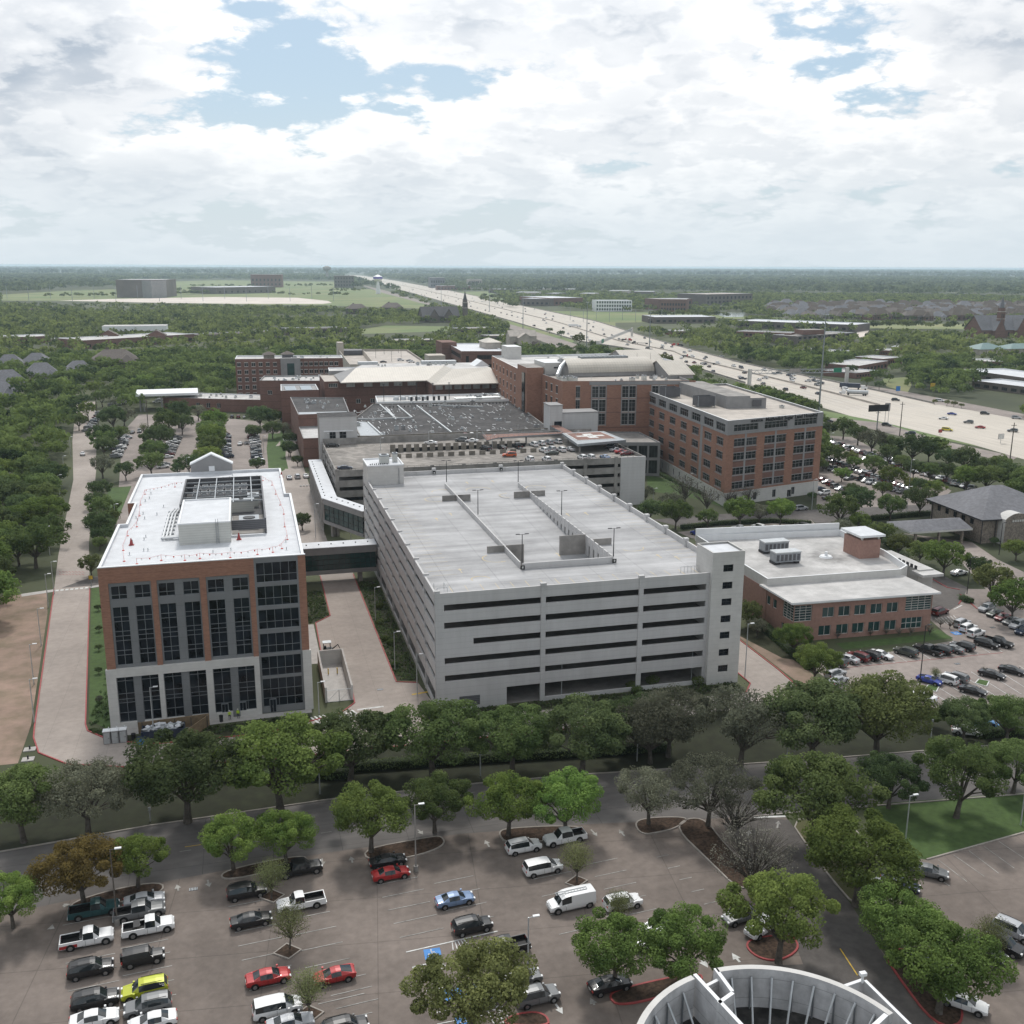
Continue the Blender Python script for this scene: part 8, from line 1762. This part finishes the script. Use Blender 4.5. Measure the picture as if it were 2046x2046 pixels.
# ---------------------------------------------------------------- lamps, people and small things
def lamp(c,x,y,h,where,z=0,double=False,base=False,p=None,m='galvanised',what='slim grey lamp post'):
    p=p or g(c,x,y,z); T=thing('street_lamp','','street lamp',(*p,z)); reg(T,p,what,where)
    mb=MB(); mb.tube([(*p,z),(*p,z+h)],[.11,.07],M[m],7); part(mb,'pole',T)
    for s in ((-1,1) if double else (1,)):
        mb=MB(); mb.tube([(p[0],p[1],z+h-.05),(p[0]+s*.9,p[1],z+h)],.045,M[m],5); mb.box(p[0]+s*.5-.0,p[0]+s*.5+s*.75,p[1]-.16,p[1]+.16,z+h,z+h+.12,M['white_metal' if m!='dark_metal' else m]) if s>0 else mb.box(p[0]-1.25,p[0]-.5,p[1]-.16,p[1]+.16,z+h,z+h+.12,M['white_metal' if m!='dark_metal' else m]); part(mb,'lamp_head',T)
    if base: mb=MB(); mb.cone(p[0],p[1],z,z+.8,.34,.32,M['aged_concrete'],12); part(mb,'concrete_base',T)
    return T
for x,y in ((190,1640),(188,1430),(228,1215),(268,1005),(300,930),(392,170),(275,715)): lamp(4,x,y,8,'beside the long left road')
for c,x,y in ((4,640,520),(4,355,230),(4,330,345),(4,835,150),(4,1035,240),(4,1455,110)): lamp(c,x,y+40,7,'around the left car park')
lamp(7,850,205,9,'before the glass office front'); lamp(5,415,1085,8,'beside the big garage'); lamp(5,522,1355,8,'beside the big garage'); lamp(5,645,1490,8,'beside the big garage'); lamp(5,1440,1490,8,'before the garage front'); lamp(6,318,1480,7,'before the garage front'); lamp(6,578,1470,11,'by the drive right of the garage'); lamp(5,280,640,6,'by the glazed walkway'); lamp(5,85,620,10,'by the glazed walkway'); lamp(7,1760,75,6,'at the hatched paving')
for p in ((48.9,252),(48.9,215.5),(48.45,176.2),(66.9,247.6),(68.6,215.5),(66.7,176.2)): 
    T=lamp(0,0,0,5.6,'on the new garage',z=21.9 if p[1] in (252,215.5,247.6,176.2) and p!=(68.6,215.5) else 20.7,double=True,p=p,m='dark_metal',what='black twin-headed deck lamp')
for p in ((48.4,175.6),(66.7,175.6),(48.5,267.6),(67.4,267.6)): mb=MB(); mb.box(p[0]-.4,p[0]+.4,p[1]-.1,p[1]+.02,20.8 if p[1]<200 else 21.0,21.6 if p[1]<200 else 21.8,M['black']); mb.box(p[0]-.16,p[0]+.16,p[1]-.115,p[1]-.103,21.05,21.45,M['white_paint']); o=solo(mb,'level_sign','','sign'); reg(o,p,'small black level sign','on the new garage top deck')
for x,y in ((51,230),(443,275),(573,330),(30,300),(1290,300)): lamp(11,x,y,5,'on the older garage roof',z=14.9)
for x,y in ((1290,890),(590,830)): lamp(10,x,y,4,'on the older garage roof',z=14.9)
lamp(7,648,1235,10,'in the front parking lot',base=True,m='bark',what='weathered lamp post'); lamp(8,500,940,9.5,'in the front parking lot',base=True,m='aged_concrete',what='weathered lamp post'); lamp(8,1118,1500,7,'in the front parking lot',what='weathered lamp post'); lamp(9,1358,790,6.5,'on the right lawn'); lamp(9,1915,725,7,'on the right lawn'); lamp(6,1425,1505,12,'in the clinic car park',m='dark_metal',what='tall dark lamp post'); lamp(6,1655,1060,9,'in the clinic car park',m='dark_metal',what='tall dark lamp post'); lamp(6,1510,810,6,'at the bank drive',m='dark_metal',what='dark lamp post'); lamp(15,1715,1250,9,'at the bank drive',m='dark_metal',what='dark lamp post'); lamp(15,95,860,10,'beside the orange tower'); lamp(6,135,620,5,'beside the orange tower'); lamp(6,305,590,8,'beside the orange tower')
for c,x,y in ((15,250,380),(15,940,640),(15,915,900),(15,930,740)): lamp(c,x,y,9,'in the car park behind the orange tower')
for c,x,y,h in ((1,545,1000,16),(1,820,1010,16),(7,830,665,2.2),(8,855,415,4),(7,1765,515,4),(9,55,415,5),(9,782,395,3.5),(9,1478,320,4)):
    p=g(c,x,y); T=thing('post','','post',(*p,0)); reg(T,p,'plain grey post','at the street verge' if h<6 else 'by the left car park'); mb=MB(); mb.tube([(*p,0),(*p,h)],.09 if h<6 else .2,M['galvanised' if h<6 else 'bark'],6); part(mb,'pole',T); mb=MB(); mb.box(p[0]-.18,p[0]+.18,p[1]-.04,p[1]+.04,h-.5,h,M['galvanised']); part(mb,'plate',T)
# shoebox far field lights in the meadow
for i in range(16): p=g(1,40+i*120,282 if i%2 else 268); T=thing('lamp_pole','','lamp pole',(*p,0)); reg(T,p,'thin pole','by the far left meadow'); mb=MB(); mb.tube([(*p,0),(*p,30)],.6,M['steel'],4); part(mb,'pole',T)
for i in range(9): p=g(2,1350+i*72,396 if i%2 else 385); T=thing('lamp_pole','','lamp pole',(*p,0)); reg(T,p,'thin pole','by the far green field'); mb=MB(); mb.tube([(*p,0),(*p,18)],.3,M['steel'],4); part(mb,'pole',T)
# roof safety line with flags, cones on the white roof
RZ=27.65
fl=[(790,300),(965,340),(1125,318),(1205,318),(1315,310),(1450,305)]
pts=[(4,755,765),(4,890,745),(4,1020,745),(4,1103,735),(4,1270,730),(4,1420,712),(4,1505,700),(4,1555,680),(4,1585,630),(4,1570,560),(4,1565,490),(4,1545,440),(4,1520,380),(4,1500,330),(4,1450,305),(4,1315,312),(4,1205,318),(4,1125,318),(4,965,340),(4,800,380),(4,775,440),(4,770,500),(4,755,560),(4,705,610),(4,680,690),(4,685,750)]
P_=[g(c,x,y,RZ) for c,x,y in pts]
T=thing('warning_line','red flagged warning line running round the white office roof','warning line',(*P_[0],RZ))
for k,p in enumerate(P_):
    mb=MB(); mb.tube([(*p,RZ),(*p,RZ+1.0)],.03,M['orange_flag'],5); mb.cone(p[0],p[1],RZ,RZ+.08,.22,.22,M['orange_flag'],8); part(mb,'stanchion',T)
mb=MB()
for a,b in zip(P_,P_[1:]):
    a=Vector(a);b=Vector(b);L_=(b-a).length; n=max(2,int(L_/1.0)); mb.tube([(a.x,a.y,RZ+1),((a.x+b.x)/2,(a.y+b.y)/2,RZ+.75),(b.x,b.y,RZ+1)],.02,M['orange_flag'],4,False)
    for i in range(n): p=a.lerp(b,(i+.5)/n); z=RZ+1-.25*4*((i+.5)/n)*(1-(i+.5)/n); d=(b-a)/L_; mb.poly([(p.x,p.y,z),(p.x+d.x*.28,p.y+d.y*.28,z),(p.x+d.x*.14,p.y+d.y*.14,z-.4)],M['orange_flag'] if i%2 else M['white_paint'])
part(mb,'flag_rope',T)
for k,(x,y,s,l) in enumerate(((725,660,1,'front left part of the white office roof'),(1318,630,1,'right of the roof penthouse door'),(1552,285,1,'far right corner of the white office roof'))):
    p=g(4,x,y,RZ); mb=MB(); mb.box(p[0]-.45,p[0]+.45,p[1]-.45,p[1]+.45,RZ,RZ+.08,M['red_paint']); mb.cone(p[0],p[1],RZ+.082,RZ+1.3,.34,.08,M['red_paint'],10); mb.cone(p[0],p[1],RZ+.55,RZ+.7,.235,.20,M['white_paint'],10); solo(mb,'traffic_cone','red warning cone at the '+l,'cone')
# people in safety vests
def person(label,p,ang,vest,z=.03):
    T=thing('person',label,'person',(p[0],p[1],z)); me=bpy.data.meshes.new('body'); bm=bmesh.new()
    J={'pel':((0,0,.95),.15),'wa':((0,0,1.1),.14),'ch':((0,.01,1.32),.17),'ne':((0,0,1.50),.065),'hd':((0,-.02,1.62),.10),'ht':((0,-.01,1.74),.085),'sl':((-.19,0,1.43),.075),'sr':((.19,0,1.43),.075),'el':((-.27,.03,1.15),.05),'er':((.27,.03,1.15),.05),'wl':((-.25,-.12,.92),.036),'wr':((.23,-.14,.95),.036),'hl':((-.24,-.16,.85),.04),'hr':((.22,-.19,.88),.04),'tl':((-.10,0,.88),.10),'tr':((.10,0,.88),.10),'kl':((-.12,-.03,.50),.065),'kr':((.13,.02,.50),.065),'al':((-.13,.02,.09),.045),'ar':((.15,.06,.09),.045),'fl':((-.14,-.16,.04),.04),'fr':((.17,-.12,.04),.04)}
    vs={k:bm.verts.new(v[0]) for k,v in J.items()}
    for a,b in ('pel wa','wa ch','ch ne','ne hd','hd ht','ch sl','ch sr','sl el','el wl','wl hl','sr er','er wr','wr hr','pel tl','pel tr','tl kl','kl al','al fl','tr kr','kr ar','ar fr'.split('|')) if 0 else [s.split() for s in ('pel wa','wa ch','ch ne','ne hd','hd ht','ch sl','ch sr','sl el','el wl','wl hl','sr er','er wr','wr hr','pel tl','pel tr','tl kl','kl al','al fl','tr kr','kr ar','ar fr')]: bm.edges.new((vs[a],vs[b]))
    bm.verts.index_update(); order=list(J); bm.to_mesh(me); bm.free()
    o=bpy.data.objects.new('body',me); COL.objects.link(o); md=o.modifiers.new('s','SKIN'); sk=me.skin_vertices[0].data if me.skin_vertices else None
    if not me.skin_vertices: 
        bm=bmesh.new(); bm.from_mesh(me); bm.verts.layers.skin.verify(); bm.to_mesh(me); bm.free(); sk=me.skin_vertices[0].data
    for i,k in enumerate(order): sk[i].radius=(J[k][1],J[k][1]); sk[i].use_root=(k=='pel')
    o.modifiers.new('u','SUBSURF').levels=1; o.modifiers['u'].render_levels=1
    dg=bpy.context.evaluated_depsgraph_get(); m2=bpy.data.meshes.new_from_object(o.evaluated_get(dg)); bpy.data.objects.remove(o)
    for m in (M['work_trousers'],M['skin'],vest): m2.materials.append(m)
    for f in m2.polygons: z_=f.center.z; f.material_index=0 if z_<1.0 and abs(f.center.x)<.21 else (2 if z_<1.5 and z_>.98 else 1); f.use_smooth=True
    o=bpy.data.objects.new('body',m2); COL.objects.link(o); o.parent=T; h=MB(); h.tube([(0,-.01,1.70),(0,-.01,1.78),(0,-.01,1.83)],[.125,.11,.04],M['white_paint'],10); h.box(-.11,.11,-.18,-.10,1.695,1.72,M['white_paint']); hm_=bpy.data.objects.new('helmet',h.mesh('helmet')); COL.objects.link(hm_); hm_.parent=T
    T.rotation_euler=(0,0,ang)
M['skin']=mat('skin',(.30,.17,.12),.6,.05); M['work_trousers']=mat('work_trousers',(.03,.035,.05),.9,.1); M['vest']=mat('vest',(.45,.62,.04),.7,.05)
person('worker in yellow vest and white helmet, left of the pair at the office door',(-5.9,167.9),.3,M['vest']); person('worker in yellow vest and white helmet, right of the pair at the office door',(-4.5,168.2),-.4,M['vest'])
# portable toilets, skip, barrels
for k in range(3):
    x=-25.2+k*1.25; T=thing('portable_toilet','','portable toilet',(x,163.9,.03)); reg(T,(x,163.9),'grey portable toilet with white roof','beside the blue skip'); mb=MB(); mb.box(x-.55,x+.55,163.4,164.5,.03,2.2,M['grey_trim']); part(mb,'cabin',T); mb=MB(); mb.box(x-.42,x+.42,163.36,163.395,.15,2.0,M['galvanised']); mb.box(x+.28,x+.36,163.33,163.36,1.0,1.15,M['dark_metal']); part(mb,'door',T); mb=MB(); mb.box(x-.6,x+.6,163.35,164.55,2.203,2.32,M['white_metal']); mb.cone(x+.3,164.2,2.32,2.7,.07,.07,M['white_metal'],6); part(mb,'roof',T)
T=thing('skip','blue open skip heaped with white building waste','skip',(-16,163.6,.03)); mb=MB(); mb.box(-19.8,-13,162.4,162.55,.3,1.9,PM['dark blue']); mb.box(-19.8,-13,164.9,165.05,.3,1.9,PM['dark blue']); mb.box(-19.8,-19.65,162.55,164.9,.3,1.9,PM['dark blue']); mb.box(-13.15,-13,162.55,164.9,.3,1.9,PM['dark blue']); mb.box(-19.65,-13.15,162.55,164.9,.3,.5,M['black'])
for k in range(8): mb.box(-19.5+k*.88,-19.4+k*.88,162.32,162.4,.3,1.9,PM['dark blue'])
part(mb,'container',T); rr=random.Random(2); mb=MB()
for k in range(60): x=rr.uniform(-19.4,-13.6); y=rr.uniform(162.8,164.6); Mx=Matrix.Translation((x,y,1.5+rr.random()*.7))@Matrix.Rotation(rr.uniform(0,3),4,'Z')@Matrix.Rotation(rr.uniform(-.6,.6),4,'X'); mb.box(-.4*rr.random()-.2,.5,-.25,.25,0,.1,M['white_membrane'] if k%3 else M['galvanised'],M=Mx)
part(mb,'waste',T,kind='stuff')
mb=MB(); mb.wall((-20.6,166.2),(-9.2,167.0),.15,.03,2.0,M['plywood'] if 'plywood' in M else M['stone_band']); mb.wall((-12.8,161.0),(-9.2,166.7),.15,.03,2.0,M['plywood'])
for k in range(5): mb.box(-20+k*2.6,-19.85+k*2.6,166.0,166.15,.03,2.1,M['bark'])
solo(mb,'site_fence','brown plywood site fence behind the blue skip','fence')
mb=MB(); mb.cone(-21.2,164.2,.03,1.0,.35,.33,M['black'],12); mb.cone(-21.2,164.2,1.003,1.08,.38,.38,M['dark_metal'],12); solo(mb,'waste_bin','round black bin right of the portable toilets','bin')
mb=MB(); mb.box(-20.4,-19.3,161.3,162.2,.03,1.3,PM['bright blue']); mb.box(-20.45,-19.25,161.25,162.25,1.303,1.4,PM['dark blue']); solo(mb,'waste_bin','blue wheeled bin at the left end of the skip','bin')
mb=MB(); mb.cone(-7.3,167.6,.03,1.1,.3,.34,M['dark_metal'],10); mb.cone(-7.3,167.6,1.103,1.18,.36,.36,M['black'],10); solo(mb,'waste_bin','dark bin left of the two workers','bin')
# walled loading pit with gate between office and drive
T=thing('walled_yard','open concrete-walled service yard with a mesh gate beside the drive','walled yard',(13,180,0)); mb=MB()
for a,b in (((10.6,189.6),(10.6,171)),((15.6,171),(15.6,189.6)),((15.25,189.6),(10.95,189.6))): mb.wall(a,b,.35,0,2.9,M['pale_stone'],M['sidewalk'])
part(mb,'wall',T); mb=MB(); mb.flat([(10.95,171),(15.25,171),(15.25,189.3),(10.95,189.3)],.05,M['sidewalk']); part(mb,'floor',T)
for x0 in (10.95,13.15):
    mb=MB(); mb.tube([(x0,171,.1),(x0+2.1,171,.1),(x0+2.1,171,2.3),(x0,171,2.3),(x0,171,.1)],.05,M['galvanised'],5); mb.tube([(x0,171,.1),(x0+2.1,171,2.3)],.03,M['galvanised'],4)
    for k in range(9): mb.tube([(x0+.2+k*.22,171,.1),(x0+.2+k*.22,171,2.3)],.012,M['galvanised'],3)
    part(mb,'gate',T)
for x in (12.2,13.9): mb=MB(); mb.cone(x,184,.05,1.2,.11,.11,M['yellow_paint'],8); part(mb,'bollard',T)
# compact digger
T=thing('digger','small dark digger with canopy parked on the drive','digger',(12.9,194.5,0)); mb=MB()
for s in (-1,1): mb.box(11.8,14.2,194.5+s*.7-.25,194.5+s*.7+.25,.03,.6,M['black'])
part(mb,'track',T); mb=MB(); mb.box(12.1,13.9,193.9,195.1,.62,1.35,M['fin_concrete'],M['dark_metal']); mb.box(12.2,12.7,194.2,194.8,1.353,1.8,M['black']); part(mb,'cabin',T); mb=MB()
for x in (12.2,13.5):
    for y in (194,195): mb.tube([(x,y,1.3),(x,y,2.6)],.05,M['dark_metal'],5)
mb.box(12,13.7,193.8,195.2,2.6,2.72,M['galvanised']); part(mb,'canopy',T); mb=MB(); mb.tube([(13.9,194.5,1.1),(15.0,194.3,2.0),(15.7,194.1,.5)],[.16,.14,.1],M['dark_metal'],6); mb.box(15.4,16.0,193.8,194.4,.05,.55,M['dark_metal']); part(mb,'bucket_arm',T)
# street furniture on the dirt strip, hydrants, kerb bits
for c,x,y,l in ((7,165,270,'concrete utility slab with a dark valve on the left dirt'),(7,155,325,'pale concrete slab beside the left street tree')):
    p=g(c,x,y); mb=MB(); mb.box(p[0]-.9,p[0]+.9,p[1]-.7,p[1]+.7,0,.14,M['sidewalk']); mb.cone(p[0],p[1],.142,.75,.14,.12,M['dark_metal'],8); solo(mb,'utility_slab',l,'utility slab')
for c,x,y,l in ((7,1067,1040,'at the diamond-shaped joint of the front lot'),(14,1355,765,'in the clinic car park aisle'),(14,1660,450,'near the red-kerbed clinic corner'),(5,440,1457,'on the drive beside the garage')):
    p=g(c,x,y); mb=MB(); mb.box(p[0]-.55,p[0]+.55,p[1]-.35,p[1]+.35,.03,.05,M['dark_metal'])
    for k in range(6): mb.box(p[0]-.5+k*.18,p[0]-.42+k*.18,p[1]-.3,p[1]+.3,.0502,.056,M['steel'])
    solo(mb,'drain_grate','dark drain grate '+l,'drain')
p=g(4,1700,335); mb=MB()
for k in range(7): mb.box(p[0]-3+k*1.1,p[0]-2.3+k*1.1,p[1]-.3,p[1]+.3,.03,.45,M['pale_stone'])
T=thing('planter_wall','pale low wall beside the parked cars behind the skybridge','low wall',(*p,0)); part(mb,'coping',T)
mb=MB(); p=(124.9,302); mb.box(125.6,126.6,308,308.1,2.0,4.6,M['red_paint']); mb.box(126.05,126.15,308.12,308.2,0,3,M['steel']); solo(mb,'road_sign','small red sign at the right end of the older garage','sign')
HAZE=0.000062
# ---------------------------------------------------------------- haze
mb=MB(); mb.box(-41000,41000,-41000,41000,-1.0,79.0,M['dark_metal'])
hz=struct(mb,'haze','stuff'); hm=bpy.data.materials.new('haze_air'); hm.use_nodes=True; N=hm.node_tree.nodes; N.clear()
v=N.new('ShaderNodeVolumePrincipled'); v.inputs['Color'].default_value=(.72,.88,1,1); v.inputs['Density'].default_value=HAZE; v.inputs['Anisotropy'].default_value=.35
o=N.new('ShaderNodeOutputMaterial'); hm.node_tree.links.new(v.outputs[0],o.inputs['Volume']); hz.data.materials.clear(); hz.data.materials.append(hm)
write_labels()
SC.cycles.max_bounces=6; SC.cycles.diffuse_bounces=3; SC.cycles.glossy_bounces=2; SC.cycles.transparent_max_bounces=4; SC.cycles.volume_bounces=1
try: SC.cycles.use_denoising=True
except Exception: pass
